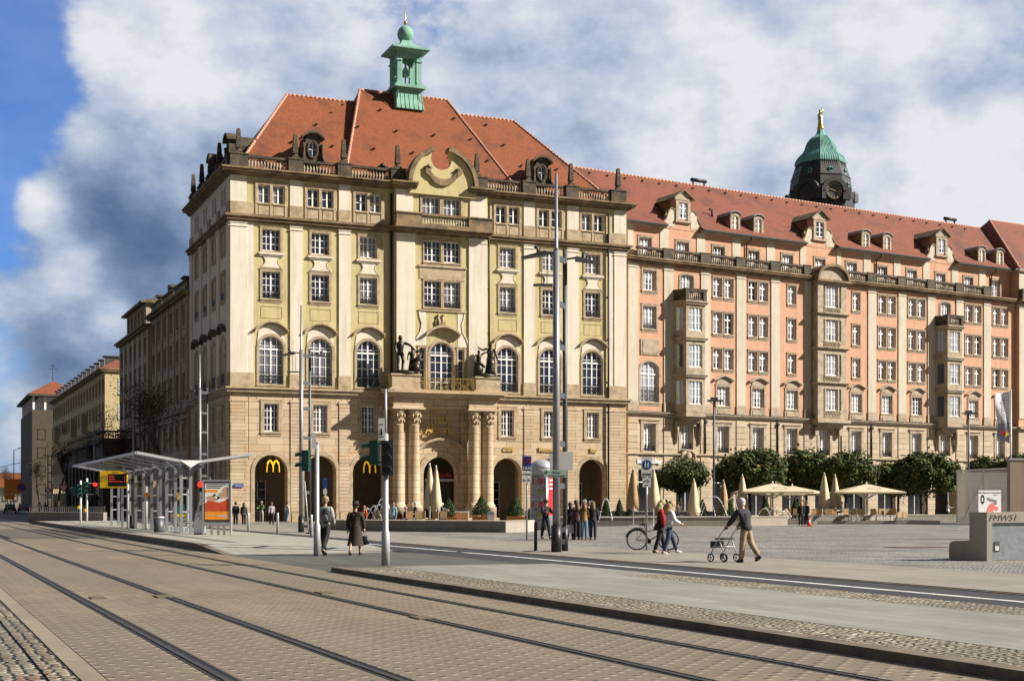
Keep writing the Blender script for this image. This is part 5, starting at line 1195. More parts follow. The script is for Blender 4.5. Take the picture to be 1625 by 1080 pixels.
# ================================================================ street furniture
M['alu'] = plain('grey_metal', (.30, .30, .31), .42, .5, noise=.15); M['palealu'] = plain('pale_galvanised_metal', (.46, .47, .48), .45, .35, noise=.15)
M['dgrey'] = plain('dark_grey_metal', (.09, .095, .10), .5, .4); M['blackm'] = plain('black_housing', (.012, .012, .013), .45)
M['green'] = plain('dark_green_housing', (.005, .075, .055), .4); M['lens'] = plain('dark_lens', (.02, .02, .02), .15)
M['redlamp'] = plain('lit_red_lamp', (1.0, .02, .01), .4, emit=1.2); M['orange'] = plain('orange_panel', (.75, .22, .015), .5); M['yel'] = plain('yellow_panel', (.80, .50, .01), .45, emit=.12)
M['screen'] = plain('display_screen', (.012, .012, .014), .3); M['led'] = plain('display_text', (.8, .06, .02), .5, emit=.5); M['wframe'] = plain('white_frame', (.66, .66, .65), .45)
M['clear'] = None
def glassm(name, c, alpha, rough=.1):
    m, n, b = newmat(name); b.inputs['Base Color'].default_value = tuple(c)+(1,); b.inputs['Roughness'].default_value = rough
    t = n.add('ShaderNodeBsdfTransparent'); mx = n.add('ShaderNodeMixShader', {0: alpha}); n.l.new(t.outputs[0], mx.inputs[1]); n.l.new(b.outputs[0], mx.inputs[2])
    out = [q for q in n.n if q.type == 'OUTPUT_MATERIAL'][0]; n.l.new(mx.outputs[0], out.inputs[0]); return m
M['clear'] = glassm('shelter_glass', (.10, .12, .12), .22); M['gauze'] = glassm('grey_gauze', (.48, .45, .42), .50, .7)
# twin lamp masts
def lamp_mast(loc, label, group='twin lamp masts'):
    t = thing('lamp_mast', label, 'street lamp', loc, 0, group)
    m = MB(); m.tube([(0, 0, 0), (0, 0, .9)], .17, 12); ob('base_sleeve', m, 'blackm', t)
    m = MB(); m.tube([(0, 0, .9), (0, 0, 9.9)], [.125, .105], 12); m.tube([(0, 0, 9.9), (0, 0, 10.0), (0, 0, 12.4)], [.105, .06, .045], 10); ob('mast', m, 'alu', t)
    m = MB(); m.tube([(.32, 1.0, 0), (.32, 1.0, .9)], .11, 10); m.bar((0, 0, .75), (.32, 1.0, .75), .1, .16); m.bar((0, 0, .35), (.32, 1.0, .35), .1, .16); ob('base_bracket', m, 'blackm', t)
    m = MB(); m.tube([(.32, 1.0, .9), (.32, 1.0, 10.1)], .075, 10)
    for z in (2.2, 3.6, 5.2, 6.8, 8.2, 9.7): m.bar((0, 0, z), (.32, 1.0, z), .05, .18)
    ob('second_mast', m, 'dgrey', t)
    for s in (-1, 1):
        x0 = -.1 if s < 0 else .42; y0 = 0 if s < 0 else 1.0
        m = MB(); z = 9.75
        p = [(x0+s*.25, y0-.28, z), (x0+s*.25, y0+.28, z), (x0+s*1.05, y0+.22, z-.12), (x0+s*1.05, y0-.22, z-.12)]; q = [(a+s*.0, b, c+.10) for a, b, c in p]; q[2] = (p[2][0], p[2][1], p[2][2]+.03); q[3] = (p[3][0], p[3][1], p[3][2]+.03)
        m.quad(*p); m.quad(*q[::-1])
        for k in range(4): m.quad(p[k], p[(k+1) % 4], q[(k+1) % 4], q[k])
        m.bar((x0-.05*s, y0, z+.04), (x0+s*.4, y0, z+.1), .06); m.tube([(x0+s*.5, y0, z+.08), (x0+s*.5, y0, z+.2), (x0+s*.62, y0, z+.28)], .05, 6)
        ob('lamp_head', m, 'dgrey', t)
    m = MB(); m.bar((-.3, 0, 9.6), (-.3, 0, 8.8), .02); m.bar((-.48, 0, 9.65), (-.48, 0, 8.8), .02); m.box(-.75, -.12, -.16, .16, 8.74, 8.79); ob('reflector', m, 'dgrey', t)
    return t
L0 = lamp_mast((1.45, 45.4, 0), 'nearest and largest twin lamp mast, dark foot beside the group of standing people')
for x, y, lb in ((*at(478, 75.6), 'twin lamp mast in front of the second archway, beside the signal pole'), (*at(317, 101), 'twin lamp mast rising behind the near end of the tram shelter'),
              (*at(212, 132), 'shaded twin lamp mast before the rose grey street house'), (*at(150, 162), 'dark shaded twin lamp mast left of the tram shelter roof'), (*at(76, 240), 'farthest twin lamp mast, by the brown tower block')):
    c = copy_tree(L0); c.location = (x, y, 0); c['label'] = lb
# sign plates fixed to the large mast: things of their own
t = thing('direction_sign', 'pale green direction sign with two lines of writing on the nearest lamp mast', 'sign', (1.35, 45.2, 2.47)); m = MB(); m.box(-.31, .43, -.02, .02, 0, .25); M['palegreen'] = plain('pale_green_plate', (.42, .52, .46), .4); ob('plate', m, 'palegreen', t); M['dgreen'] = plain('green_letters', (.01, .12, .08), .5)
text('lettering', 'Pillnitz', .10, 'dgreen', t, (.12, -.025, .14), ext=.002); text('lettering', 'Großer Garten', .085, 'dgreen', t, (.14, -.025, .035), ext=.002)
m = MB(); m.prism([(-.25, .12), (-.21, .12), (-.21, .17), (-.17, .17), (-.23, .23), (-.29, .17), (-.25, .17)], -.026, -.02); ob('arrow', m, 'dgreen', t)
t = thing('blank_board', 'blank pale grey board fixed behind the nearest lamp mast', 'sign', (1.6, 46.0, 2.72)); m = MB(); m.box(-.35, .42, 0, .03, 0, .62); ob('plate', m, 'wframe', t)
m = MB(); m.bar((-.3, .04, .3), (.4, .04, .3), .04); ob('bracket', m, 'alu', t)
# signal poles
def head(parent, x, y, z, n, mat, rz, dz=.29, w_=.24):
    m = MB(); m.box(-w_/2, w_/2, -.11, .11, 0, dz*n); o = ob('signal_head', m, mat, parent, (x, y, z), rz)
    for k in range(n):
        m = MB(); m.tube([(0, -.11, dz*(k+.5)), (0, -.125, dz*(k+.5))], .095, 12); ob('lens', m, 'lens', o)
        m = MB(); N_ = 10
        for j in range(N_):
            a, b = pi*j/N_-.15, pi*(j+1)/N_-.15; r = .108; zc = dz*(k+.5)
            m.quad((r*cos(a), -.11, zc+r*sin(a)), (r*cos(b), -.11, zc+r*sin(b)), (r*cos(b), -.33, zc+r*sin(b)-.02), (r*cos(a), -.33, zc+r*sin(a)-.02))
        ob('visor', m, mat, o)
    return o
x, y = at(503, 42.7)
t = thing('signal_pole', 'shorter galvanised signal pole in front of the walking man with backpack', 'traffic light', (x, y, 0), 0, 'galvanised signal poles')
m = MB(); m.tube([(0, 0, 0), (0, 0, .95), (0, 0, 1.02), (0, 0, 3.45)], [.105, .105, .07, .065], 14); ob('pole', m, 'palealu', t); m = MB(); m.tube([(0, 0, 3.45), (0, 0, 3.52)], .07, 10); ob('pole_cap', m, 'alu', t)
head(t, -.33, .0, 2.62, 2, 'green', -pi/2-.1, .32, .3); m = MB(); m.bar((-.2, 0, 2.75), (0, 0, 2.75), .04); m.bar((-.2, 0, 3.1), (0, 0, 3.1), .04); ob('bracket', m, 'blackm', t)
m = MB(); m.box(-.14, -.02, -.1, -.09, 3.3, 3.8); s_ = ob('plate', m, 'wframe', t)
x, y = at(612, 36.3)
t = thing('signal_pole', 'taller galvanised signal pole with a black three-lens head, right of the woman in hat', 'traffic light', (x, y, 0), 0, 'galvanised signal poles')
m = MB(); m.tube([(0, 0, 0), (0, 0, .85), (0, 0, .92), (0, 0, 3.45)], [.11, .11, .075, .07], 14); m.tube([(0, 0, 3.45), (0, 0, 4.62)], .035, 8); m.bar((-.12, 0, 4.6), (.25, 0, 4.6), .05, .03); ob('pole', m, 'palealu', t)
head(t, .07, -.14, 2.36, 3, 'blackm', .0, .30, .29); head(t, -.28, .0, 2.63, 2, 'green', -pi/2-.15, .32, .3)
m = MB(); m.bar((-.2, 0, 2.7), (0, 0, 2.7), .04); m.bar((-.2, 0, 3.2), (0, 0, 3.2), .04); ob('bracket', m, 'blackm', t)
m = MB(); m.box(-.18, -.02, -.1, -.09, 3.28, 3.85); s_ = ob('plate', m, 'wframe', t); m = MB()
m.box(-.15, -.05, -.104, -.1, 3.68, 3.70); m.box(-.15, -.05, -.104, -.1, 3.36, 3.38); m.prism([(-.13, 3.42), (-.07, 3.42), (-.08, 3.52), (-.1, 3.6), (-.12, 3.52)], -.106, -.1); ob('symbol', m, 'bronze', s_)
def far_signal(px, Y, z0, h, label, red=None, bx=True):
    x, y = at(px, Y); t = thing('signal_pole', label, 'traffic light', (x, y, z0), 0, 'distant traffic signals'); m = MB(); m.tube([(0, 0, 0), (0, 0, h)], .07, 8); ob('pole', m, 'wframe', t)
    o = head(t, .0, -.2, h-1.15, 3, 'green', .4, .3, .3); o2 = head(t, -.35, 0, h-1.0, 2, 'green', -1.2, .3, .3)
    if bx: m = MB(); m.box(-.16, -.04, -.12, .02, 1.0, 1.2); ob('push_button', m, 'yel', t)
    if red is not None:
        m = MB(); m.bar((0, 0, h-.35), (red, 0, h-.35), .04); m.bar((0, 0, h-1.15), (red, 0, h-1.15), .04); ob('bracket', m, 'wframe', t)
        o = head(t, red, 0, h-1.2, 3, 'blackm', 0, .3, .3); m = MB(); m.tube([(0, -.12, .75), (0, -.35, .75)], .12, 12); ob('red_light', m, 'redlamp', o)
far_signal(128, 94, .24, 2.9, 'white signal pole at the far end of the tram platform')
far_signal(138, 100, 0, 3.4, 'white signal pole with a lit red lamp left of the display board', .65)
far_signal(12, 190, 0, 4.0, 'far signal pole with a lit red lamp at the left edge', .3, False)
x, y = at(321, 84); t = thing('signal_lamp', 'signal with a round lit red lamp behind the shelter advert', 'traffic light', (x, y, 0)); m = MB(); m.tube([(.45, 0, 0), (.45, 0, 3.2)], .06, 8); m.bar((.45, 0, 2.75), (-.1, 0, 2.75), .04); ob('pole', m, 'dgrey', t); head(t, 0, 0, 2.3, 2, 'blackm', 0, .3, .3); m = MB(); m.tube([(-.03, -.15, 2.75), (-.03, -.36, 2.75)], .17, 12); ob('red_light', m, 'redlamp', t)
# bollards
def bollard(px, Y, mat, h, label, r=.06):
    x, y = at(px, Y); t = thing('bollard', label, 'bollard', (x, y, 0), 0, 'bollards by the lane'); m = MB(); m.tube([(0, 0, 0), (0, 0, h-.04), (0, 0, h)], [r, r, r*.7], 10); ob('post', m, mat, t); m = MB(); m.tube([(0, 0, 0), (0, 0, .05)], r*1.6, 10); ob('foot', m, 'dgrey', t)
bollard(394, 68.5, 'palealu', 1.15, 'leftmost pale slim bollard, just right of the shelter advert'); bollard(440.5, 66, 'palealu', 1.17, 'middle pale slim bollard below the second person by the arch'); bollard(494, 60.5, 'palealu', 1.13, 'pale slim bollard directly left of the shorter signal pole')
bollard(850, 46.5, 'blackm', 1.0, 'black bollard left of the nearest lamp mast', .055)
x, y = at(490, 72); t = thing('leaning_rod', 'thin pale rod leaning against the lamp mast behind the shorter signal pole', 'pole'); t.location = (x, y, 0); m = MB(); m.tube([(0, 0, 0), (-.25, .3, 2.75)], .03, 6); ob('rod', m, 'palealu', t)
m = MB(); m.cbox(0, 0, 0, .3, .3, .1); ob('foot', m, 'blackm', t)
# sign posts
def post(px, Y, h, label, name='sign_post', cat='sign', mat='alu', r=.035, rz=0):
    x, y = at(px, Y); t = thing(name, label, cat, (x, y, 0), rz); m = MB(); m.tube([(0, 0, 0), (0, 0, h)], r, 8); ob('post', m, mat, t); return t
t = post(836, 60.5, 3.72, 'blue no stopping TAXI sign post in front of the arcade')
m = MB(); m.box(-.2, .2, -.06, -.04, 3.04, 3.68); pl = ob('plate', m, 'blue', t)
m = MB(); ps_ = [(.15*cos(a), .15*sin(a)) for a in [k*pi/12 for k in range(25)]]
for (a, b), (c, d) in zip(ps_, ps_[1:]): m.bar((a, -.065, 3.46+b), (c, -.065, 3.46+d), .045, .008)
m.bar((-.1, -.066, 3.36), (.1, -.066, 3.56), .045, .008); m.bar((-.1, -.068, 3.56), (.1, -.068, 3.36), .045, .008); M['sred'] = plain('sign_red', (.62, .015, .02), .4); ob('no_stopping_ring', m, 'sred', pl)
text('lettering', 'TAXI', .19, 'wpaint', pl, (0, -.063, 3.09), ext=.003, off=.004)
for z, s in ((2.78, '2 Taxen'), (2.52, '20 - 8 h')):
    m = MB(); m.box(-.2, .2, -.06, -.04, z, z+.23); pl = ob('supplementary_plate', m, 'wpaint', t); text('lettering', s, .11, 'blackm', pl, (0, -.063, z+.07), ext=.002, off=.003)
t = post(1026, 47.1, 3.2, 'pedestrian zone sign post with the bicycle leaning against it', r=.03)
m = MB(); m.box(-.18, .18, -.06, -.04, 2.52, 3.18); pl = ob('plate', m, 'wframe', t); m = MB(); m.disc((0, 2.93), .165, -.064, 24); ob('blue_disc', m, 'blue', pl)
m = MB()
for s in (-1, 1): m.ell((s*.045, -.068, 3.02-.03*(s > 0)), (.018, .004, .02), 8, 5); m.prism([(s*.045-.03, 2.90), (s*.045+.03, 2.90), (s*.045+.018, 2.99-.03*(s > 0)), (s*.045-.018, 2.99-.03*(s > 0))], -.070, -.066); m.bar((s*.045-.012, -.068, 2.91), (s*.045-.022, -.068, 2.83), .014, .004); m.bar((s*.045+.012, -.068, 2.91), (s*.045+.022, -.068, 2.83), .014, .004)
ob('pedestrian_symbol', m, 'wpaint', pl); text('lettering', 'ZONE', .11, 'blackm', pl, (0, -.063, 2.57), ext=.002, off=.003)
m = MB(); m.box(-.14, .14, -.06, -.04, 2.18, 2.49); pl = ob('supplementary_plate', m, 'wpaint', t); m = MB()
for s in (-1, 1):
    ps_ = [(s*.06+.035*cos(a), 2.37+.035*sin(a)) for a in [k*pi/5 for k in range(11)]]
    for (a, b), (c, d) in zip(ps_, ps_[1:]): m.bar((a, -.063, b), (c, -.063, d), .01, .003)
m.bar((-.06, -.063, 2.37), (-.02, -.063, 2.43), .01, .003); m.bar((-.02, -.063, 2.43), (.04, -.063, 2.43), .01, .003); m.bar((.06, -.063, 2.37), (.035, -.063, 2.46), .01, .003); m.bar((-.06, -.063, 2.37), (.0, -.063, 2.37), .01, .003); ob('bicycle_symbol', m, 'blackm', pl)
text('lettering', 'frei', .08, 'blackm', pl, (0, -.063, 2.22), ext=.002)
t = post(516, 90, 3.25, 'small blue parking sign post behind the head of the man with backpack', r=.03); m = MB(); m.box(-.14, .14, -.06, -.04, 2.6, 3.2); pl = ob('plate', m, 'blue', t); m = MB(); m.box(-.12, .12, -.06, -.04, 2.2, 2.5); ob('supplementary_plate', m, 'wpaint', t)
# distant signs at the left
t = post(101, 150, 3.0, 'give way triangle on a post before the dark street trees', mat='dgrey'); m = MB(); m.prism([(-.55, 3.6), (.55, 3.6), (0, 2.65)], -.06, -.03); pl = ob('plate', m, 'sred', t); m = MB(); m.prism([(-.36, 3.48), (.36, 3.48), (0, 2.86)], -.07, -.062); ob('white_field', m, 'wpaint', pl)
t = post(34.5, 150, 3.2, 'yellow direction board with a round red sign on a post at the left edge', mat='wframe')
m = MB(); m.box(-1.9, -.1, .02, .06, 2.6, 4.2); m.box(-1.9, -.8, .02, .06, 2.0, 2.5); ob('plate', m, 'orange', t); m = MB(); m.disc((0, 3.3), .5, -.05, 20); pl = ob('round_plate', m, 'sred', t); m = MB(); m.disc((0, 3.3), .34, -.055, 20); ob('blue_field', m, 'blue', pl)
t = post(76.5, 170, 3.4, 'red ringed round sign over a white plate on a thin post', mat='dgrey'); m = MB(); m.disc((0, 3.2), .36, -.05, 16); pl = ob('round_plate', m, 'sred', t); m = MB(); m.disc((0, 3.2), .24, -.055, 16); ob('white_field', m, 'wpaint', pl); m = MB(); m.box(-.4, .4, -.05, -.03, 2.1, 2.7); ob('supplementary_plate', m, 'wframe', t)
# square lamps
def square_lamp(px, Y, h, label):
    t = post(px, Y, h, label, 'square_lamp', 'street lamp', 'dgrey', .08); t['group'] = 'tall single lamps on the square'
    m = MB(); m.box(-.5, .7, -.2, .2, h-.1, h+.02); m.box(-.25, .25, -.2, .2, h+.02, h+.2); m.bar((-.35, 0, h-.1), (0, 0, h-.35), .05); ob('lamp_head', m, 'dgrey', t)
square_lamp(1133, 105, 9.4, 'tall single lamp rising in front of the pink house between two trees'); square_lamp(1537, 120, 9.4, 'tall single lamp rising from behind the gauze enclosure')
t = post(22, 300, 13, 'far street lamp with a curved arm against the sky at the left edge', 'street_lamp', 'street lamp', 'dgrey', .1); m = MB(); m.bar((0, 0, 13), (1.5, 0, 13.4), .1); m.box(1.0, 2.6, -.2, .2, 13.3, 13.5); ob('lamp_head', m, 'wframe', t)
# advertising column
x, y = at(860, 84); t = thing('advertising_column', 'round advertising column with a grey domed cap and posters', 'advertising column', (x, y, 0))
m = MB(); m.lathe([(.72, 0), (.72, 3.35)], 24); ob('column', m, 'palealu', t); m = MB(); m.lathe([(.80, 3.3), (.80, 3.62), (.78, 3.66)], 24); m.lathe([(.78, 3.66), (.74, 3.85), (.6, 4.05), (.36, 4.2), (.1, 4.26)], 24); ob('cap', m, 'palealu', t)
M['posterw'] = rough_mat('grey_printed_poster', (.50, .48, .48), (.20, .20, .20), 4, dirt=(.06, .06, .06), dscale=6, damt=.9, bump=0)
def cyl_patch(mb, r, a0, a1, z0, z1, n=8):
    for k in range(n):
        a, b = a0+(a1-a0)*k/n, a0+(a1-a0)*(k+1)/n; mb.quad((r*sin(a), -r*cos(a), z0), (r*sin(b), -r*cos(b), z0), (r*sin(b), -r*cos(b), z1), (r*sin(a), -r*cos(a), z1))
for z in (.5, 1.9):
    m = MB(); cyl_patch(m, .728, -1.15, .15, z, z+1.3); p_ = ob('poster', m, 'posterw', t)
    m = MB(); cyl_patch(m, .733, -.25, .08, z+.85, z+1.2, 4); m.m = 0; ob('poster_badge', m, plain('magenta_badge', (.62, .02, .12), .5), p_); m = MB(); cyl_patch(m, .733, -1.1, -.7, z+.9, z+1.2, 4); ob('poster_image', m, plain('terracotta_print', (.35, .07, .03), .5), p_)
    m = MB(); cyl_patch(m, .733, -.3, .0, z+.3, z+.55, 4); ob('poster_mark', m, plain('olive_print', (.30, .30, .05), .5), p_)
m = MB(); cyl_patch(m, .728, .55, 1.1, .9, 3.2); p_ = ob('red_poster', m, 'sred', t); m = MB()
for k in range(3): cyl_patch(m, .733, .65, 1.0, 2.45+k*.25, 2.55+k*.25, 3)
ob('poster_lettering', m, 'wpaint', p_)
for a in (.32, 1.3):
    m = MB(); m.tube([(.75*sin(a), -.75*cos(a), 0), (.75*sin(a), -.75*cos(a), 3.3)], .06, 6); ob('column_rib', m, 'palealu', t)

# ---------------------------------------------------------------- tram shelter
def pst(s, p, z=0): x, y = ST(s, p); return (x, y, z)
ox, oy = ST(61, 11.8); RS = SA-pi/2   # local +y runs away along the street, +x across towards the houses
SH = thing('tram_shelter', 'long grey steel and glass tram shelter with a butterfly roof on the platform', 'shelter', (ox, oy, .24), RS)
roofp = [(-2.2, 3.62), (0, 3.22), (.3, 3.2), (3.0, 3.62)]
m = MB()
for (xa, za), (xb, zb) in zip(roofp, roofp[1:]): m.box(0, 0, 0, 0, 0, 0) if False else m.prism([(xa, za), (xb, zb), (xb, zb+.03), (xa, za+.03)], 2.6, 27.4)
ob('roof_panel', m, M['clear'], SH)
m = MB()
for x, z in ((-2.2, 3.62), (3.0, 3.62)): m.box(x-.07, x+.07, 2.52, 27.5, z-.04, z+.08)
for y in (2.55, 27.4):
    for (xa, za), (xb, zb) in zip(roofp, roofp[1:]): m.bar((xa, y, za+.03), (xb, y, zb+.03), .1, .12)
ob('roof_edge', m, 'palealu', SH)
for k in range(9):
    y = 3.1+k*2.95; m = MB()
    for (xa, za), (xb, zb) in zip(roofp, roofp[1:]): m.bar((xa, y, za-.04), (xb, y, zb-.04), .05, .07)
    ob('rafter', m, 'dgrey', SH)
for k in range(2): m = MB(); m.box(-.1+k*.8, .02+k*.8, 2.6, 27.4, 3.0, 3.12); ob('purlin', m, 'dgrey', SH)
m = MB(); m.prism([(-.3, 3.33), (.7, 3.33), (.2, 3.0)], 2.48, 2.53); ob('end_gusset', m, 'wframe', SH)
for j, y in enumerate((3.0, 6.8, 11.2, 16.5, 21.5, 26)):
    for k in range(2):
        m = MB(); x = -.15+.42*k; m.box(x-.07, x+.07, y-.06, y+.06, 0, 3.15); m.bar((x, y, 2.75), (x-.7+1.4*k, y, 3.28), .05); ob('upright', m, 'alu', SH)
    for z in (.25, .95, 1.75, 2.5): m = MB(); m.box(-.08, .2, y-.03, y+.03, z, z+.07); ob('crossbar', m, 'palealu', SH)
for a, b in ((6.8, 11.2), (11.2, 16.5), (16.5, 21.5)):
    m = MB(); m.box(.33, .35, a+.1, b-.1, .3, 2.6); ob('glass_screen', m, M['clear'], SH)
m = MB()
for y in (4.0, 8.0, 13.0, 18.0): m.box(.45, .85, y, y+2.2, .42, .47)
for y in (4.2, 6.0, 8.2, 10.0, 13.2, 15.0, 18.2, 20.0): m.box(.6, .66, y-.02, y+.02, 0, .42)
ob('seat_rail', m, 'alu', SH)
# display board
x, y = at(181, 80); t = thing('display_board', 'yellow departure display with a dark screen under the far end of the shelter roof', 'display', (x, y, 2.5)); m = MB(); m.box(-.78, .78, -.1, .1, 0, .98); ob('case', m, 'yel', t)
m = MB(); m.box(-.32, .74, -.12, -.1, .08, .80); sc_ = ob('screen', m, 'screen', t)
for k, s in enumerate(('Bühlau', 'Gorbitz', 'Kleinzschachwitz')): text('lettering', s, .11, 'led', sc_, (-.25, -.125, .62-.14*k), ext=.002, align='LEFT'); text('lettering', str(2+3*k), .11, 'led', sc_, (.68, -.125, .62-.14*k), ext=.002, align='RIGHT')
m = MB(); ps_ = [(.17*cos(a)-.55, .56+.17*sin(a)) for a in [k*pi/10 for k in range(21)]]
for (a, b), (c, d) in zip(ps_, ps_[1:]): m.bar((a, -.105, b), (c, -.105, d), .03, .01)
for s in (-1, 1): m.bar((-.55+s*.06, -.105, .47), (-.55+s*.06, -.105, .65), .03, .01)
m.bar((-.61, -.105, .56), (-.49, -.105, .56), .03, .01); ob('stop_symbol', m, 'dgreen', t)
text('lettering', 'Altmarkt', .1, 'blackm', t, (.1, -.105, .86), ext=.002)
m = MB(); m.bar((-.6, 0, .98), (-.6, 0, 1.2), .04); m.bar((.6, 0, .98), (.6, 0, 1.2), .04); ob('hanger', m, 'alu', t)
x, y = at(203, 74.5); t = thing('shelter_post', 'slim white post standing at the right end of the yellow display', 'post', (x, y, .24)); m = MB(); m.tube([(0, 0, 0), (0, 0, 2.45)], .07, 8); ob('post', m, 'wframe', t); m = MB(); m.cbox(0, 0, 0, .22, .22, .05); ob('foot', m, 'alu', t)
for px, Y, lb in ((252, 66, 'larger grey cylindrical bin between the shelter uprights'), (210, 76, 'smaller looking grey cylindrical bin beside the white shelter post')):
    x, y = at(px, Y); t = thing('litter_bin', lb, 'bin', (x, y, .24), 0, 'grey bins on the platform'); m = MB(); m.lathe([(.22, 0), (.25, .1), (.25, .66)], 16); ob('body', m, 'dgrey', t); m = MB(); m.lathe([(.27, .66), (.27, .74), (.18, .76)], 16); ob('rim', m, 'palealu', t)
for px, Y, lb in ((232, 72, 'white post with an orange band seen between the shelter uprights'), (251.5, 69, 'plain white post seen behind the larger bin')):
    x, y = at(px, Y+3); t = thing('platform_post', lb, 'post', (x, y, .24)); m = MB(); m.tube([(0, 0, 0), (0, 0, 2.3)], .07, 8); ob('post', m, 'wframe', t)
    if px == 232: m = MB(); m.box(-.1, .28, -.09, .09, 1.75, 1.95); ob('band', m, 'orange', t)
# ticket machine
x, y = at(318, 61.5); t = thing('ticket_machine', 'grey ticket machine with a curved side next to the red advert', 'ticket machine', (x, y, .24), 0)
m = MB(); pts = [(-.24, 0)]+[(-.24+.30*(k/8)**2.2, .2+1.35*k/8) for k in range(9)]+[(.18, 1.57), (.18, 0)]; m.prism(pts, -.2, .25); ob('body', m, 'palealu', t)
m = MB(); m.box(-.25, .185, -.205, .255, 0, .06); ob('plinth', m, 'blackm', t); m = MB(); m.box(.02, .12, -.22, -.2, 1.05, 1.3); m.box(-.04, .0, -.22, -.2, .82, .88)
for k in range(4): m.box(.1, .12, -.215, -.2, .7+k*.09, .73+k*.09)
ob('keypad', m, 'dgrey', t)
# light box with a red and orange poster
M['lit'] = plain('poster_white', (.75, .74, .70), .5, emit=.15); M['pred'] = rough_mat('poster_red', (.75, .06, .02), (.85, .16, .05), 4, bump=0); M['porange'] = plain('poster_orange', (.85, .30, .02), .5, emit=.12); M['peach'] = plain('poster_peach', (.72, .45, .30), .5)
def advert(px, Y, w_, z0, z1, label, rz=0):
    x, y = at(px, Y); t = thing('advert_case', label, 'advert', (x, y, .24), rz); m = MB()
    m.box(-w_/2, -w_/2+.07, -.08, .08, 0 if z0 < 1 else 0, z1); m.box(w_/2-.07, w_/2, -.08, .08, 0, z1); m.box(-w_/2+.07, w_/2-.07, -.08, .08, z1-.08, z1); m.box(-w_/2+.07, w_/2-.07, -.08, .08, z0-.12, z0)
    ob('frame', m, 'palealu', t); m = MB(); m.box(-w_/2+.071, w_/2-.071, -.05, .05, z0+.002, z1-.082); ob('case', m, 'dgrey', t); return t
t = advert(344.5, 61, 1.28, .55, 2.42, 'white framed light box with a red and orange poster at the shelter end')
pw = .52; m = MB(); m.box(-pw, pw, -.056, -.052, .66, 2.26); pp = ob('poster', m, 'lit', t)
m = MB(); m.prism([(-pw, 1.02), (pw, 1.02), (pw, 1.62), (.35, 1.5), (.1, 1.42), (-.15, 1.46), (-.3, 1.58), (-pw, 1.36)], -.061, -.057); ob('red_shape', m, 'pred', pp)
m = MB(); m.box(-pw, pw, -.061, -.057, .66, 1.015); ob('orange_band', m, 'porange', pp); m = MB(); m.box(-pw, .05, -.061, -.057, 1.86, 1.98); ob('orange_band', m, 'porange', pp)
m = MB(); m.prism([(.05, 1.72), (.2, 1.6), (.5, 1.66), (.51, 2.05), (.38, 2.12), (.22, 1.98), (.3, 1.86), (.12, 1.84)], -.063, -.058); m.prism([(-.4, 1.5), (-.1, 1.45), (.05, 1.55), (-.2, 1.72), (-.46, 1.68)], -.062, -.058); ob('hand_shape', m, 'peach', pp)
m = MB()
for k in range(3): m.box(-.46, .40-.12*k, -.062, -.057, 2.19-.075*k, 2.225-.075*k)
m.prism([(-.2, 1.66), (-.02, 1.72), (-.1, 1.82)], -.065, -.06); m.prism([(0, 1.52), (.16, 1.62), (.04, 1.7)], -.065, -.06); ob('dark_print', m, 'blackm', pp)
m = MB(); m.box(.0, .45, -.065, -.062, .80, .86); m.box(.22, .45, -.065, -.062, .74, .77); m.box(-.45, -.1, -.065, -.062, .84, .87); ob('white_print', m, 'wpaint', pp)
m = MB()
for s in (-.3, .0, .25): m.box(s, s+.1, .0, .08, 0, .4)
m.box(-.6, .6, .0, .08, .38, .44); ob('rear_bench', m, 'wframe', t)
t = advert(285, 68, .85, .65, 2.15, 'narrower advert case with a yellow, green and dark poster between the uprights')
m = MB(); m.box(-.34, .34, -.056, -.052, .68, 2.05); pp = ob('poster', m, 'blackm', t); m = MB(); m.box(-.33, .33, -.061, -.057, .7, .86); m.box(-.28, .1, -.061, -.057, 1.55, 1.9); ob('yellow_print', m, 'yel', pp)
m = MB(); m.prism([(-.1, .9), (.3, .9), (.3, 1.3), (.1, 1.42), (-.05, 1.25)], -.062, -.058); ob('green_print', m, plain('poster_green', (.03, .25, .14), .5), pp); m = MB(); m.prism([(-.32, .95), (-.1, .9), (-.12, 1.3), (-.32, 1.2)], -.062, -.058); m.ell((.08, -.06, 1.55), (.11, .01, .13), 10, 6); ob('pale_print', m, plain('poster_pale', (.45, .55, .6), .5), pp)

# ---------------------------------------------------------------- concrete walls, basins
def low_wall(name, label, pts, z, back=(0, 3), mats='conc', joints=True):
    t = thing(name, label, 'wall'); P_ = [Vector(p) for p in pts]; bk = Vector(back)
    t.location = (P_[0].x, P_[0].y, 0); o_ = P_[0]; loc = [(p.x-o_.x, p.y-o_.y) for p in P_]; rear = [(p.x-o_.x+bk.x, p.y-o_.y+bk.y) for p in P_][::-1]
    m = MB(); m.prism_z(loc+rear, 0, z-.05); ob('body', m, mats, t)
    def inset(q, d): return q
    m = MB(); c_ = [(x, y-.04) for x, y in loc]+[(x, y+.04) for x, y in rear]; m.prism_z(c_, z-.05, z); ob('coping', m, 'conc', t); return t
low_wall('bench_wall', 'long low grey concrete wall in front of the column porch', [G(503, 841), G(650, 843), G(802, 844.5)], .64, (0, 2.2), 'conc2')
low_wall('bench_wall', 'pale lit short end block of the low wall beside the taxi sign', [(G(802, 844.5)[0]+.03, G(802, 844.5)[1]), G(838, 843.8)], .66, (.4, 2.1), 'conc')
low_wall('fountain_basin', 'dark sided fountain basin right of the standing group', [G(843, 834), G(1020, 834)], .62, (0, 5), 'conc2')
low_wall('fountain_basin', 'grey lit section of fountain basin behind the two walking girls', [(G(1020, 834)[0]+.05, G(1020, 834)[1]), G(1188, 834)], .64, (0, 5), 'conc')
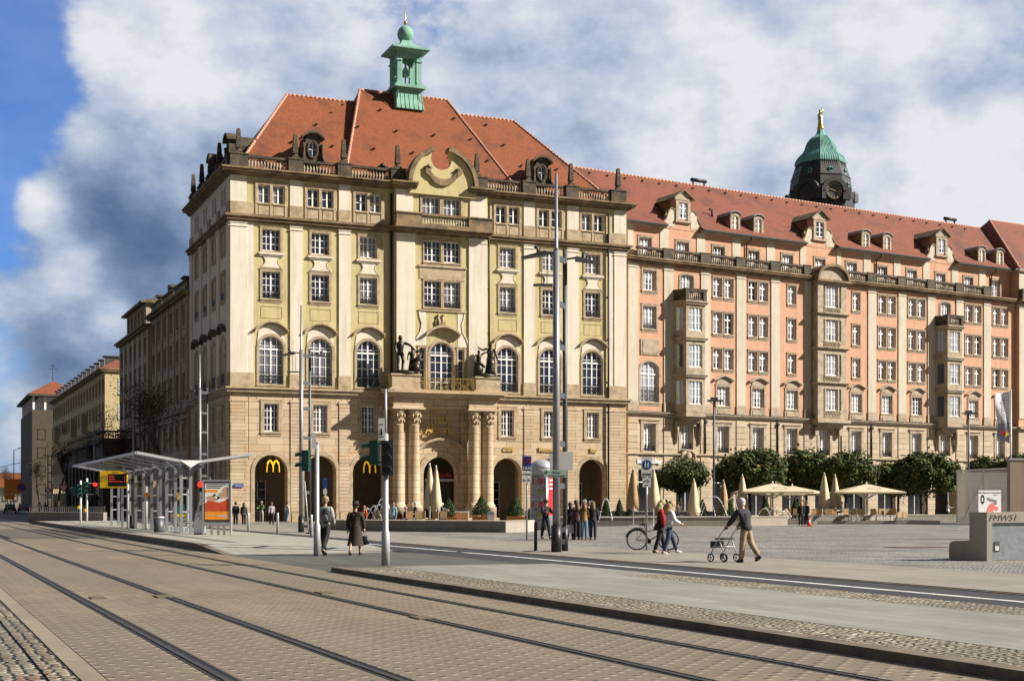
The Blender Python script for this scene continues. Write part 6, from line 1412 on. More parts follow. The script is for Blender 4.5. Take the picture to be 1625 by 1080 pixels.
low_wall('fountain_basin', 'bright pale end block of the basin right of the old man', [(G(1188, 834)[0]+.05, G(1188, 834)[1]-.1), G(1250, 833.5)], .66, (0, 3), 'conc')
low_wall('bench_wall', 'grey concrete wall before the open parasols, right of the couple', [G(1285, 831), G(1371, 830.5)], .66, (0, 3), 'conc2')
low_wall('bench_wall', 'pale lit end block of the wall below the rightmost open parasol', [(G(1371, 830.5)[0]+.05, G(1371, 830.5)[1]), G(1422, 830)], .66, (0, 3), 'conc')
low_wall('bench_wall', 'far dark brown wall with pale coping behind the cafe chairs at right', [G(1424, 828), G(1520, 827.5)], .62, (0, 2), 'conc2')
low_wall('bench_wall', 'farther pale coped wall above the dark fountain basin', [at(900, 112), at(1170, 112)], .95, (0, 1.5), 'conc2')
low_wall('ramp_wall', 'brown concrete ramp wall with a grey railing at the left end of the street', [G(44, 828), G(164, 829.5)], .85, (0, 1), 'conc2')
x0, y0 = G(44, 828); x1, y1 = G(164, 829.5)
t = thing('ramp_railing', 'grey metal railing on the brown ramp wall at the left', 'railing', (x0, y0+.4, .85)); m = MB(); n_ = 40; dx, dy = (x1-x0)/n_, (y1-y0)/n_
for k in range(n_+1): m.bar((dx*k, dy*k, 0), (dx*k, dy*k, .45), .03)
ob('baluster_row', m, 'alu', t); m = MB(); m.bar((0, 0, .45), (x1-x0, y1-y0, .45), .06); ob('handrail', m, 'alu', t)
# concrete block with letters, metal hatch and poster
bx, by = G(1566, 890); RB = radians(13)
BL = thing('bench_block', 'concrete bench block lettered FMW51 with a galvanised metal hatch at the right edge', 'bench', (bx, by, 0), RB)
# end profile, in local y (towards the seat side is -x)
m = MB(); prof = [(-1.18, 0), (-1.20, .1), (-1.19, .44), (-1.14, .52), (-1.05, .55), (-.56, .57), (-.50, .62), (-.47, .7), (-.38, 1.28), (-.34, 1.36), (0, 1.378), (0, 0)]
m.prism(prof, .0, 3.4); ep_ = ob('bench_profile', m, 'conc', BL, (0, .002, 0), radians(-49.5)-RB)
m = MB(); wall(m, 0.002, 4.2, 0, 1.38, [(.17, 4.0, .02, 1.08, 0, .06)], 0, .06); m.box(.002, 4.2, .06, .9, 1.30, 1.38); m.box(.002, 4.2, .5, .9, 0, 1.30); ob('body', m, 'conc', BL)
M['galv'] = rough_mat('galvanised_sheet', (.27, .30, .33), (.36, .39, .42), 5, rough=.5, metal=.5, fine=30, dirt=(.2, .22, .25), dscale=9); m = MB(); m.box(.175, 3.99, .05, .058, .03, 1.07); h_ = ob('hatch', m, 'galv', BL); m = MB(); m.box(.26, .42, .035, .05, .28, .55); lb_ = ob('lock_plate', m, 'dgrey', h_); m = MB(); m.box(.285, .395, .028, .035, .30, .43); ob('white_label', m, 'wpaint', lb_)
M['engraved'] = plain('engraved_letters', (.07, .06, .05), .7); text('lettering', 'FMW51', .235, 'engraved', BL, (.50, -.004, 1.14), ext=.003, font_shear=.25, sx=1.15)
t = thing('poster_board', 'white campaign poster with a sketched hand drawing, propped on the concrete block', 'poster', (bx+.25, by+.5, 1.38), RB); m = MB(); m.box(-.36, .36, -.01, .01, 0, .62); ob('board', m, 'wpaint', t)
text('lettering', 'Dein Name für Deutschland', .062, 'blackm', t, (0, -.013, .535), ext=.001); text('lettering', 'Sporthilfe', .035, 'blackm', t, (.18, -.013, .48), ext=.001)
m = MB(); N_ = 20
for k in range(N_):
    a, b = 2*pi*k/N_, 2*pi*(k+1)/N_; m.quad((-.23+.03*cos(a), -.013, .36+.07*sin(a)), (-.23+.03*cos(b), -.013, .36+.07*sin(b)), (-.23+.065*cos(b), -.013, .36+.135*sin(b)), (-.23+.065*cos(a), -.013, .36+.135*sin(a)))
ob('ring_drawing', m, 'blackm', t); m = MB(); m.prism([(-.1, .38), (-.08, .42), (.05, .38), (.22, .34), (.22, .22), (.12, .2), (.14, .28), (.0, .32)], -.016, -.012); ob('grey_drawing', m, 'alu', t)
m = MB(); m.prism([(-.1, .0), (-.06, .12), (.02, .24), (.1, .26), (.14, .18), (.28, .12), (.26, .05), (.1, .08), (.12, .0)], -.018, -.013); ob('red_drawing', m, plain('sketch_red', (.75, .16, .13), .6), t)
# gauze enclosure and panel
x0, y0 = at(1519, 112); x1, y1 = at(1602, 104)
EN = thing('gauze_enclosure', 'tall enclosure of grey see-through gauze behind the concrete block', 'enclosure', (x0, y0, 0), atan2(y1-y0, x1-x0)); L_ = hypot(x1-x0, y1-y0)
m = MB(); m.box(.04, L_+3, -.01, .01, .05, 4.1); ob('gauze', m, M['gauze'], EN); m = MB(); m.box(-.01, .01, 0, 6, .05, 4.1); ob('gauze_side', m, M['gauze'], EN)
for x in (0, L_*.52, L_+3): m = MB(); m.box(x-.05, x+.05, -.05, .05, 0, 4.15); ob('upright', m, 'palealu', EN)
m = MB(); m.box(-.05, L_+3, -.06, .06, 4.15, 4.28); ob('top_rail', m, 'wframe', EN)
for a, b in (((.2, .3, .1), (L_*.5, .3, 4.0)), ((L_*.55, .3, .1), (L_+1, .3, 4.0))): m = MB(); m.bar(a, b, .05); ob('brace', m, 'dgrey', EN)
x, y = at(1603, 62); t = thing('panel_wall', 'tall brownish panel wall at the right edge behind the concrete block', 'panel', (x, y, 0), .1); M['panel'] = rough_mat('rose_brown_panel', (.30, .21, .17), (.36, .26, .21), 1, streak=True, dirt=(.2, .13, .1)); m = MB(); m.box(0, 4, 0, .3, 0, 3.55); ob('panel', m, 'panel', t); m = MB(); m.box(-.05, 4, -.03, .33, 3.55, 3.63); ob('cap', m, 'palealu', t)
# flag
x, y = at(1604, 72); FL = thing('flag_pole', 'white banner flag with sporthilfe lettering on a slim pole at the right edge', 'flag', (x, y, 0)); m = MB(); m.tube([(0, 0, 0), (0, 0, 7.55)], .04, 8); ob('pole', m, 'palealu', FL)
M['flag'] = plain('white_flag_cloth', (.84, .84, .88), .8); M['flagg'] = plain('grey_flag_cloth', (.36, .36, .46), .8); m = MB(); m.smooth = True
nz, nu = 20, 8; gv = []
for i in range(nz+1):
    f = i/nz; row = []
    for j in range(nu+1):
        u = j/nu; z = 7.42-2.7*f+(.32*u*f if f > .6 else 0)*1.0-.10*u*(1-f); x = -.06-u*(.74-.12*f+.06*sin(f*7)); row.append(m.V(x, .07*sin(u*4+f*5)*u, z))
    gv.append(row)
for i in range(nz):
    for j in range(nu): m.m = 1 if i+.5 > nz*(.60+.06*j/nu) else 0; m.face((gv[i][j], gv[i][j+1], gv[i+1][j+1], gv[i+1][j]))
ob('cloth', m, ['flag', 'flagg'], FL)
M['navy'] = plain('navy_letters', (.02, .02, .06), .6)
text('lettering', 'sporthilfe', .36, 'navy', FL, (-.38, -.16, 6.35), ext=.002, rot=(pi/2, -pi/2, 0)); text('lettering', 'Deutsche', .17, 'navy', FL, (-.16, -.14, 5.8), ext=.002, rot=(pi/2, -pi/2, 0))
m = MB(); m.prism([(-.6, 5.35), (-.35, 5.05), (-.32, 5.35)], -.15, -.145); ob('red_mark', m, 'sred', FL); m = MB(); m.prism([(-.35, 5.04), (-.12, 5.2), (-.3, 5.34)], -.16, -.152); ob('yellow_mark', m, 'yel', FL)
# overhead wires
def wire(pts, label, r=.03):
    m = MB(); m.tube(pts, r, 5); o = ob('overhead_wire', m, 'blackm'); tag(o, label, 'cable')
a = at(-40, 150); b = at(120, 140); c = at(300, 128)
wire([(a[0], a[1], 4.9), (b[0], b[1], 6.9), (c[0], c[1], 11.5)], 'thin black wire crossing the street at the left edge')
# ================================================================ people
TMP = bpy.data.scenes.new('tmp')
def skin(verts, edges, radii, sub=1, root=0):
    me = bpy.data.meshes.new('s'); me.from_pydata([tuple(v) for v in verts], edges, []); o = bpy.data.objects.new('s', me); TMP.collection.objects.link(o)
    md = o.modifiers.new('k', 'SKIN'); md.use_smooth_shade = True; md.branch_smoothing = .6
    for i, r in enumerate(radii):
        sv_ = me.skin_vertices[0].data[i]; sv_.radius = r if isinstance(r, tuple) else (r, r); sv_.use_root = (i == root)
    s = o.modifiers.new('u', 'SUBSURF'); s.levels = sub; s.render_levels = sub
    vl = TMP.view_layers[0]; vl.update(); dg = vl.depsgraph; r = bpy.data.meshes.new_from_object(o.evaluated_get(dg)); bpy.data.objects.remove(o); return r
def join(me, mb):      # append builder geometry to a mesh
    v = [tuple(q.co) for q in me.vertices]; f = [tuple(p.vertices) for p in me.polygons]; n = len(v)
    r = bpy.data.meshes.new(me.name); r.from_pydata(v+mb.v, [], f+[tuple(i+n for i in q) for q in mb.f]); r.polygons.foreach_set('use_smooth', [True]*len(r.polygons)); r.update(); return r
cm = {}
def cmat(c, rough=.85):
    k = (tuple(c), rough)
    if k not in cm: cm[k] = rough_mat('cloth_%d' % len(cm), tuple(c), tuple(x*.72 for x in c), 5, rough=rough, bump=.2, fine=25)
    return cm[k]
SKIN = plain('skin', (.50, .29, .20), .55, noise=.12)
def person(loc, rz, label, h=1.72, legs=((.0, .0), (.0, .0)), arms=((.0, .1, .1), (.0, .1, .1)), lean=0, top=(.03, .03, .03), bottom=(.03, .03, .05), shoe=(.02, .02, .02), hair=(.1, .06, .03), longhair=False, coat=0, puffy=0, cap=None, skirt=False, sit=0, group=None, headyaw=0, bag=None, width=1.0, z0=0):
    k = h/1.75; t = thing('person', label, 'person', (loc[0], loc[1], z0), rz, group)
    V3 = Vector; pel = V3((0, 0, .95))
    def up(dx, dy, dz):       # rotate torso offset by lean (towards +y)
        return pel+V3((dx, dy*cos(lean)+dz*sin(lean), dz*cos(lean)-dy*sin(lean)))
    waist, chest, neckb, neck, hd, htop = up(0, 0, .15), up(0, 0, .36), up(0, 0, .50), up(0, .01, .57), up(0, .03, .67), up(0, .02, .77)
    LG = []
    for i, s in enumerate((-1, 1)):
        a, kb = legs[i]; hip = pel+V3((s*.09, 0, -.03)); knee = hip+.43*V3((s*.01, sin(a), -cos(a))); ank = knee+.42*V3((0, sin(a-kb), -cos(a-kb))); LG.append((hip, knee, ank, a-kb))
    dz = min(q[2].z for q in LG)-.08
    if sit: dz = pel.z-sit/k
    AR = []
    for i, s in enumerate((-1, 1)):
        a, ab, eb = arms[i]; sh = up(s*.175*width, 0, .45); d = V3((s*sin(ab), sin(a)*cos(ab), -cos(a)*cos(ab))); el = sh+.29*d
        d2 = V3((s*sin(ab)*.3, sin(a+eb), -cos(a+eb))).normalized(); wr = el+.25*d2; AR.append((sh, el, wr, d2))
    # body: one continuous skin
    vs = [pel, waist, chest, neckb, neck, hd, htop]; es = [(0, 1), (1, 2), (2, 3), (3, 4), (4, 5), (5, 6)]; rs = [.10, .085, .085, .055, .05, .092, .085]
    for hip, knee, ank, sa in LG:
        n = len(vs); vs += [hip, knee, ank, ank+V3((0, .06, -.04)), ank+V3((0, .15, -.05))]; es += [(0, n), (n, n+1), (n+1, n+2), (n+2, n+3), (n+3, n+4)]; rs += [.085, .058, .04, .042, .035]
    for sh, el, wr, d2 in AR:
        n = len(vs); vs += [sh, el, wr]; es += [(2, n), (n, n+1), (n+1, n+2)]; rs += [.052, .042, .028]
    body = skin(vs, es, rs); ex = MB()
    q = Matrix.Rotation(-lean*.6, 3, 'X')
    ex.ell(hd+V3((0, .105, .0)), (.016, .022, .026), 6, 5)
    for s in (-1, 1): ex.ell(hd+V3((s*.095, 0, .0)), (.014, .025, .035), 6, 5)
    for (sh, el, wr, d2), s in zip(AR, (-1, 1)):
        side = V3((0, 1, 0)) if abs(d2.y) < .7 else V3((0, 0, 1)); side = (side-d2*side.dot(d2)).normalized(); nrm = d2.cross(side)
        ex.tube([wr-d2*.02, wr+d2*.04, wr+d2*.09], [.026, .036, .034], 8)
        for j, ln in enumerate((.062, .072, .068, .052)):
            b0 = wr+d2*.085+side*(.026-.0175*j); ex.tube([b0, b0+d2*ln*.55+nrm*.006*s, b0+d2*ln*.85+nrm*.022*s], [.0095, .009, .007], 6)
        b0 = wr+d2*.03+side*.03; ex.tube([b0, b0+side*.02+d2*.03, b0+side*.022+d2*.06], [.011, .010, .008], 6)
    body = join(body, ex)
    def fin(me, name, mat, parent=t):
        for v in me.vertices: v.co = (v.co.x*k, v.co.y*k, (v.co.z-dz)*k)
        me.materials.clear(); me.materials.append(mat); me.name = name; return ob(name, me, None, parent)
    fin(body, 'body', SKIN)
    # jacket
    p = .0+puffy
    vs = [waist, up(0, 0, .0), up(0, 0, -.17), chest, up(0, 0, .49)]; es = [(0, 1), (1, 2), (0, 3), (3, 4)]; rs = [.155+p, .17+p*.9, .165+p*.6, .185+p, .10]
    for sh, el, wr, d2 in AR:
        n = len(vs); vs += [sh, el, wr+d2*.015]; es += [(3, n), (n, n+1), (n+1, n+2)]; rs += [.085+p*.6, .068+p*.6, .055+p*.3]
    jk = skin(vs, es, rs)
    if lean < .3:
        for v in jk.vertices:
            if abs(v.co.x) < .17: v.co.y *= .82
    if coat:
        mb = MB(); mb.smooth = True; N_ = 18; rings = []; zt, zb_ = .02, -coat; st_ = (LG[0][1].y+LG[1][1].y)/2
        for i in range(6):
            f = i/5; z = zt+(zb_-zt)*f; cy = f*st_*.6; r = .165+.09*f; row = []
            for j in range(N_):
                a = 2*pi*j/N_; w_ = 1+.05*sin(a*5+f*2)*f; row.append(mb.V(pel.x+r*w_*cos(a)*1.05, pel.y+cy+r*w_*sin(a)*(.85+.35*f*abs(LG[0][1].y-LG[1][1].y)*2), pel.z+z))
            rings.append(row)
        for i in range(5):
            for j in range(N_): mb.face((rings[i][j], rings[i+1][j], rings[i+1][(j+1) % N_], rings[i][(j+1) % N_]))
        jk = join(jk, mb)
    fin(jk, 'coat' if coat else 'jacket', cmat(top))
    vs = [pel+V3((0, 0, .10)), pel+V3((0, 0, -.02))]; es = [(0, 1)]; rs = [.15, .15]
    if not (coat and skirt):
        for hip, knee, ank, sa in LG:
            n = len(vs); vs += [hip+V3((0, 0, -.06)), knee, ank+V3((0, 0, .0))]; es += [(1, n), (n, n+1), (n+1, n+2)]; rs += [.112, .085, .072]
        fin(skin(vs, es, rs), 'trousers', cmat(bottom))
    for hip, knee, ank, sa in LG:
        mb = MB(); qq = Matrix.Rotation(max(-1.1, min(.5, sa)) if sa < 0 else 0, 3, 'X'); qq = Matrix.Rotation(sa*.8, 3, 'X') if sa < -.15 else Matrix.Identity(3)
        c0 = ank+qq @ V3((0, .06, -.045)); mb.ell(c0, (.05, .135, .045), 10, 6, qq); mb.ell(ank+qq @ V3((0, 0, -.02)), (.047, .055, .06), 8, 6, qq); me = mb.mesh('shoe', cmat(shoe, .5)); fin(me, 'shoe', cmat(shoe, .5))
    if cap is None or longhair:
        mb = MB(); mb.ell(hd+V3((0, -.018, .035)), (.108, .115, .105), 12, 8)
        if longhair: mb.tube([hd+V3((0, -.05, .03)), hd+V3((0, -.09, -.08)), neckb+V3((0, -.13, -.02)), chest+V3((0, -.17, .0))], [.10, .105, .10, .05], 10)
        else: mb.ell(hd+V3((0, -.04, -.03)), (.095, .085, .075), 10, 7)
        fin(mb.mesh('hair', SKIN), 'hair', cmat(hair, .6))
    if cap:
        mb = MB(); mb.ell(hd+V3((0, -.02, -.0)), (.10, .105, .09), 10, 6); fin(mb.mesh('hair', SKIN), 'hair', cmat(hair, .6))
        mb = MB(); mb.lathe([(.17, .0), (.17, .012), (.105, .02), (.105, .10), (.085, .125), (.03, .13)], 14, tuple(hd+V3((0, 0, .05)))); fin(mb.mesh('hat', SKIN), 'hat', cmat(cap))
    t['hand'] = 0; del t['hand']
    wl = [((q_[2]+q_[3]*.09)*k) for q_ in AR]; return t, [V3((w_.x, w_.y, w_.z-dz*k)) for w_ in wl], k, dz
def wpos(t, v): c_, s_ = cos(t.rotation_euler.z), sin(t.rotation_euler.z); return (t.location.x+c_*v.x-s_*v.y, t.location.y+s_*v.x+c_*v.y, t.location.z+v.z)
BLK = (.012, .012, .014); NAVY = (.02, .025, .045); JEANS = (.035, .06, .12)
# man with backpack, walking away to the right
t, hands, k, dz = person(at(516, 43.2), -.25, 'tall fair haired man seen from behind in a pale jacket behind the shorter signal pole', 1.86, legs=((.22, .05), (-.35, .35)), arms=((.1, .15, .25), (.1, .15, .3)), top=(.36, .36, .33), bottom=BLK, shoe=BLK, hair=(.30, .22, .13), puffy=.01, width=1.05, z0=.01)
bp_ = thing('backpack', 'black and grey backpack on the back of the fair haired man', 'backpack', wpos(t, Vector((.12, -.22, 1.0))), -.25); m = MB(); m.ell((0, 0, .22), (.16, .1, .25), 12, 8); ob('bag', m, cmat((.035, .038, .045)), bp_); m = MB()
for s in (-1, 1): m.tube([(s*.1, .05, .05), (s*.12, .15, .25), (s*.11, .1, .48)], .018, 6)
m.ell((0, -.09, .16), (.1, .035, .12), 8, 6); ob('strap', m, cmat((.12, .12, .13)), bp_)
# woman in long brown coat
t, hands, k, dz = person(at(564, 43.2), -.15, 'woman seen from behind in a long dark brown coat and black hat', 1.68, legs=((-.3, .25), (.3, .05)), arms=((-.12, .14, .15), (.18, .2, .05)), top=(.035, .022, .014), bottom=(.3, .2, .15), shoe=BLK, hair=(.05, .04, .03), cap=(.015, .013, .012), coat=.62, skirt=True, puffy=.025, width=1.08, z0=.01)
hb_ = wpos(t, hands[1]); t = thing('handbag', 'black handbag with thin straps hanging from the hand of the woman in the brown coat', 'bag', hb_, -.15); m = MB(); m.smooth = True; m.lathe([(.04, -.42), (.16, -.38), (.17, -.28), (.1, -.16), (.02, -.13)], 10, (0, 0, 0), sx=1.0, sy=.45); ob('bag', m, cmat(BLK, .4), t); m = MB(); m.tube([(-.1, 0, -.2), (-.02, 0, .0), (.02, 0, .0), (.1, 0, -.2)], .01, 5); ob('strap', m, cmat(BLK, .4), t)
# man behind the mast
person(at(866, 63.7), -2.6, 'man in black jacket and jeans standing partly hidden behind the nearest lamp mast', 1.82, legs=((.25, .05), (-.2, .05)), arms=((.5, .15, 1.2), (.5, .15, 1.2)), top=BLK, bottom=NAVY, shoe=BLK, hair=(.02, .015, .01), puffy=.02, width=1.1)
# standing group
G5 = 'people standing in a close group on the square'
gy = 61.5
person(at(905, gy), .3, 'woman in long dark coat, leftmost of the standing group', 1.66, legs=((.1, 0), (-.1, 0)), top=(.02, .02, .024), bottom=BLK, hair=(.02, .014, .01), longhair=True, coat=.35, group=G5)
person(at(914, gy+1.2), -2.9, 'dark haired person facing us at the back of the standing group', 1.76, top=(.05, .03, .03), bottom=BLK, hair=(.015, .01, .01), group=G5)
t, hands, k, dz = person(at(916, gy-.4), .2, 'woman in dark red brown top with a pale carrier bag in the standing group', 1.66, arms=((.2, .1, .4), (.1, .12, .3)), top=(.09, .045, .04), bottom=BLK, hair=(.12, .06, .03), longhair=True, group=G5)
b_ = wpos(t, hands[0]); t = thing('carrier_bag', 'pale pink carrier bag held by a woman of the standing group', 'bag', (b_[0], b_[1], b_[2])); m = MB(); m.box(-.17, .17, -.06, .06, -.50, -.12); ob('bag', m, plain('pale_bag', (.55, .48, .52), .5), t); m = MB(); m.tube([(-.08, 0, -.14), (0, 0, .01), (.08, 0, -.14)], .008, 5); ob('handle', m, 'wframe', t)
person(at(927, gy-.3), .1, 'woman in a tan suede jacket and light blue jeans in the standing group', 1.68, legs=((.06, .0), (-.04, .0)), arms=((.15, .12, .7), (.15, .12, .7)), top=(.34, .20, .09), bottom=(.16, .26, .38), shoe=(.3, .14, .05), hair=(.16, .08, .035), longhair=True, puffy=.015, group=G5)
person(at(941, gy-.2), .0, 'person in a black leather jacket and dark jeans, rightmost of the standing group', 1.70, legs=((.05, 0), (-.1, .1)), arms=((.1, .14, .3), (.1, .14, .3)), top=(.014, .014, .015), bottom=(.02, .03, .06), hair=(.12, .065, .03), longhair=True, puffy=.03, group=G5)
person(at(934, gy+1.3), 2.6, 'dark haired person in dark blue top at the back right of the standing group', 1.70, top=(.03, .03, .045), bottom=BLK, hair=(.05, .03, .02), group=G5)
# two girls
person(at(1047, 44.6), -1.35, 'fair haired girl in a black coat with a red sleeve beside the bicycle', 1.74, legs=((.3, .1), (-.15, .2)), arms=((.2, .1, .4), (.2, .1, .4)), lean=.1, top=(.02, .015, .018), bottom=BLK, shoe=BLK, hair=(.48, .36, .18), longhair=True, coat=.2, z0=.035)
m = None
person(at(1061, 43.7), -1.35, 'long haired girl in a white padded jacket and blue jeans', 1.70, legs=((.42, .1), (-.12, .25)), arms=((.25, .08, 1.0), (.2, .1, .9)), lean=.12, top=(.62, .63, .66), bottom=JEANS, shoe=(.55, .55, .55), hair=(.42, .27, .12), longhair=True, puffy=.025, z0=.035)
# the red sleeve scarf of the first girl
x, y = at(1049, 44.5); t = thing('red_jacket', 'red jacket carried over the arm of the girl in the black coat', 'jacket', (x, y, 1.02)); m = MB(); m.smooth = True; m.tube([(0, -.1, .42), (.03, -.14, .2), (.06, -.14, 0), (.08, -.1, -.15)], [.05, .085, .07, .03], 10); ob('cloth', m, cmat((.45, .01, .02)), t)
# old man with rollator, walking away to the left
t, hands, k, dz = person(at(1184, 37.4), .75, 'white haired old man in a dark jacket and beige trousers pushing a rollator', 1.76, legs=((.12, .05), (-.22, .45)), arms=((.62, .14, .12), (.6, .14, .12)), lean=.22, top=(.028, .026, .036), bottom=(.36, .27, .165), shoe=(.02, .015, .012), hair=(.55, .53, .50), puffy=.03, width=1.12, z0=.035)
OM = t; mid = (hands[0]+hands[1])/2
rp = wpos(t, Vector((mid.x, mid.y-.02, 0)))
t = thing('rollator', 'silver rollator with a dark seat and four black wheels pushed by the old man', 'rollator', (rp[0], rp[1], .035), .75); hh = hands[0].z
m = MB()
for s in (-1, 1):
    X = s*.27; m.tube([(X, -.02, hh), (X, .06, hh-.02), (X, .16, hh-.12), (X, .52, .22)], .016, 8); m.tube([(X, .24, hh-.3), (X, .06, .22)], .016, 8); m.tube([(X, .12, .42), (X, .46, .42)], .014, 6)
m.tube([(-.27, .3, .62), (.27, .3, .62)], .014, 6); m.tube([(-.27, .12, .42), (.27, .12, .42)], .014, 6); ob('frame', m, 'palealu', t)
m = MB(); m.box(-.22, .22, .12, .42, .60, .65); m.box(-.2, .2, .44, .60, .38, .56); ob('seat', m, 'blackm', t)
for s in (-1, 1):
    m = MB(); m.tube([(s*.27, -.06, hh), (s*.27, .05, hh)], .022, 8); ob('grip', m, 'blackm', t)
    for yy in (.52, .06):
        m = MB(); N_ = 16; q = [(s*.27, yy+.10*cos(a), .115+.10*sin(a)) for a in [2*pi*j/N_ for j in range(N_+1)]]
        for a, b in zip(q, q[1:]): m.bar(a, b, .03)
        wv_ = ob('wheel', m, 'blackm', t); m = MB(); m.tube([(s*.27-.02, yy, .115), (s*.27+.02, yy, .115)], .03, 8)
        for j in range(5): a = 2*pi*j/5; m.bar((s*.27, yy, .115), (s*.27, yy+.095*cos(a), .115+.095*sin(a)), .014)
        m.bar((s*.27, yy, .115), (s*.27, yy, .24), .03); ob('fork', m, 'palealu', wv_)
# couple by the basin
t_, hh_, _, _ = person(at(1271, 97), .1, 'woman in black with reddish hair, left of the embracing couple', 1.74, top=BLK, bottom=BLK, shoe=(.4, .4, .4), hair=(.30, .13, .05), longhair=True, puffy=.03)
person(at(1280, 97.6), 2.2, 'dark clothed man with a red scarf, right of the embracing couple', 1.76, top=(.03, .035, .05), bottom=NAVY, shoe=(.4, .4, .4), hair=(.12, .06, .04), puffy=.03)
x, y = at(1284, 97); t = thing('traffic_cone', 'red and white traffic cone beside the couple', 'traffic cone', (x, y, 0)); m = MB(); m.lathe([(.17, .03), (.1, .3)], 14); m.lathe([(.08, .42), (.045, .58)], 14); ob('cone', m, plain('cone_red', (.80, .05, .02), .5), t); m = MB(); m.lathe([(.1, .3), (.08, .42)], 14); ob('reflective_band', m, 'wpaint', t); m = MB(); m.cbox(0, 0, 0, .42, .42, .03); ob('foot', m, plain('cone_foot', (.5, .04, .02), .6), t)
t_, hh_, _, _ = person(at(1504, 121), -1.9, 'person in a white jacket with a dark bag standing at the far right wall', 1.74, arms=((.1, .1, .3), (.6, .1, 1.2)), top=(.6, .6, .63), bottom=NAVY, hair=(.28, .15, .06), puffy=.02)
# people by the arcade at the left
person(at(374, 100.8), .2, 'person in black with a small backpack, left one of the pair by the house corner', 1.72, legs=((.1, 0), (-.15, .1)), top=BLK, bottom=BLK, hair=(.02, .015, .01), puffy=.02)
person(at(387, 100.8), .1, 'woman in a dark patterned coat, right one of the pair by the house corner', 1.64, legs=((.1, 0), (-.12, .1)), top=(.05, .05, .055), bottom=BLK, hair=(.02, .015, .01), longhair=True, puffy=.03, coat=.15)
person(at(415, 113.4), 3.0, 'man in a green jacket and pale trousers standing in the first archway', 1.78, arms=((.4, .1, 1.3), (.4, .1, 1.3)), top=(.05, .13, .04), bottom=(.40, .38, .35), hair=(.35, .25, .2), shoe=(.3, .3, .3))
person(at(431, 103.7), .3, 'person in a pale jacket and black trousers before the first archway', 1.70, legs=((.2, .05), (-.2, .2)), arms=((-.1, .12, .2), (.2, .12, .2)), top=(.42, .38, .38), bottom=BLK, hair=(.14, .08, .05))
person(at(455.5, 116), -.6, 'person in white with a dark backpack and blue jeans right of the first archway', 1.72, legs=((.12, 0), (-.15, .1)), top=(.58, .58, .58), bottom=(.04, .12, .32), hair=(.04, .03, .02))
# people by the porch
person(at(624, 88), 3.0, 'woman in a light blue jacket standing left of the porch columns', 1.66, top=(.22, .42, .45), bottom=(.03, .08, .2), hair=(.30, .15, .08), longhair=True, puffy=.02, z0=.0)
person(at(578, 87), 2.7, 'child in an orange jacket behind the woman in hat', 1.45, top=(.75, .10, .015), bottom=(.1, .1, .12), hair=(.45, .2, .08))
person(at(644, 91), 2.2, 'person in dark clothes and pale hat sitting near the left columns', 1.7, legs=((1.4, 1.4), (1.4, 1.4)), top=BLK, bottom=NAVY, hair=(.35, .3, .25), sit=.62)
person(at(659, 90), -1.2, 'white haired person in a dark brown coat near the closed parasols', 1.68, legs=((.1, 0), (-.1, .1)), top=(.05, .035, .035), bottom=(.3, .2, .18), hair=(.55, .52, .5), coat=.3)
person(at(699, 88.5), -1.2, 'grey haired man in a dark grey jacket reaching right of the closed parasols', 1.66, legs=((.1, 0), (-.15, .2)), arms=((1.2, .1, .1), (.2, .1, .2)), lean=.15, top=(.06, .065, .07), bottom=(.03, .1, .28), hair=(.6, .58, .56), puffy=.04)
person(at(634, 91), 2.6, 'person with fair hair sitting beside the woman in light blue', 1.6, legs=((1.4, 1.4), (1.4, 1.4)), top=(.1, .03, .02), bottom=BLK, hair=(.5, .35, .22), sit=.55)
person(at(1336, 118), 1.2, 'grey haired person in a pale jacket sitting under the parasols at right', 1.72, legs=((1.4, 1.4), (1.4, 1.4)), top=(.16, .15, .15), bottom=BLK, hair=(.4, .38, .36), sit=.95)
person(at(1076, 112), -2.5, 'dark haired person in an olive coat behind the two girls', 1.72, top=(.10, .08, .045), bottom=BLK, hair=(.02, .015, .01))
for k, (px, Y) in enumerate(((63, 175), (72, 180), (88, 178), (108, 172), (187, 100))):
    person(at(px, Y), .5*k, ['distant pedestrian with a white top among the street trees', 'distant dark pedestrian left of the round red sign', 'distant pedestrian in a grey jacket under the bare trees', 'distant pedestrian in a dark coat near the give way sign', 'dark pedestrian standing behind the left end of the shelter'][k], 1.72, legs=((.15, 0), (-.15, .1)), top=[(.6, .6, .6), BLK, (.2, .2, .2), BLK, (.03, .02, .03)][k], bottom=[NAVY, BLK, BLK, BLK, BLK][k])
bpy.data.scenes.remove(TMP)
# bicycle
x, y = at(1035, 47.3); BK = thing('bicycle', 'dark bicycle with silver wheels leaning at the pedestrian zone sign', 'bicycle', (x, y, .035), -.12)
def whl(cx):
    m = MB(); N_ = 28; q = [(cx+.34*cos(a), 0, .345+.34*sin(a)) for a in [2*pi*j/N_ for j in range(N_+1)]]; m.tube(q, .017, 6, cap=False); w_ = ob('wheel', m, 'blackm', BK)
    m = MB(); q = [(cx+.315*cos(a), 0, .345+.315*sin(a)) for a in [2*pi*j/N_ for j in range(N_+1)]]; m.tube(q, .009, 5, cap=False)
    for j in range(18): a = 2*pi*j/18; m.bar((cx, .02*(-1)**j, .345), (cx+.31*cos(a), 0, .345+.31*sin(a)), .004)
    m.tube([(cx, -.04, .345), (cx, .04, .345)], .03, 8); ob('rim', m, 'palealu', w_)
whl(-.52); whl(.55)
m = MB(); P1 = [(-.52, 0, .345), (-.12, 0, .30), (-.26, 0, .82), (.36, 0, .62), (.38, 0, .80), (.42, 0, .66), (.55, 0, .345)]
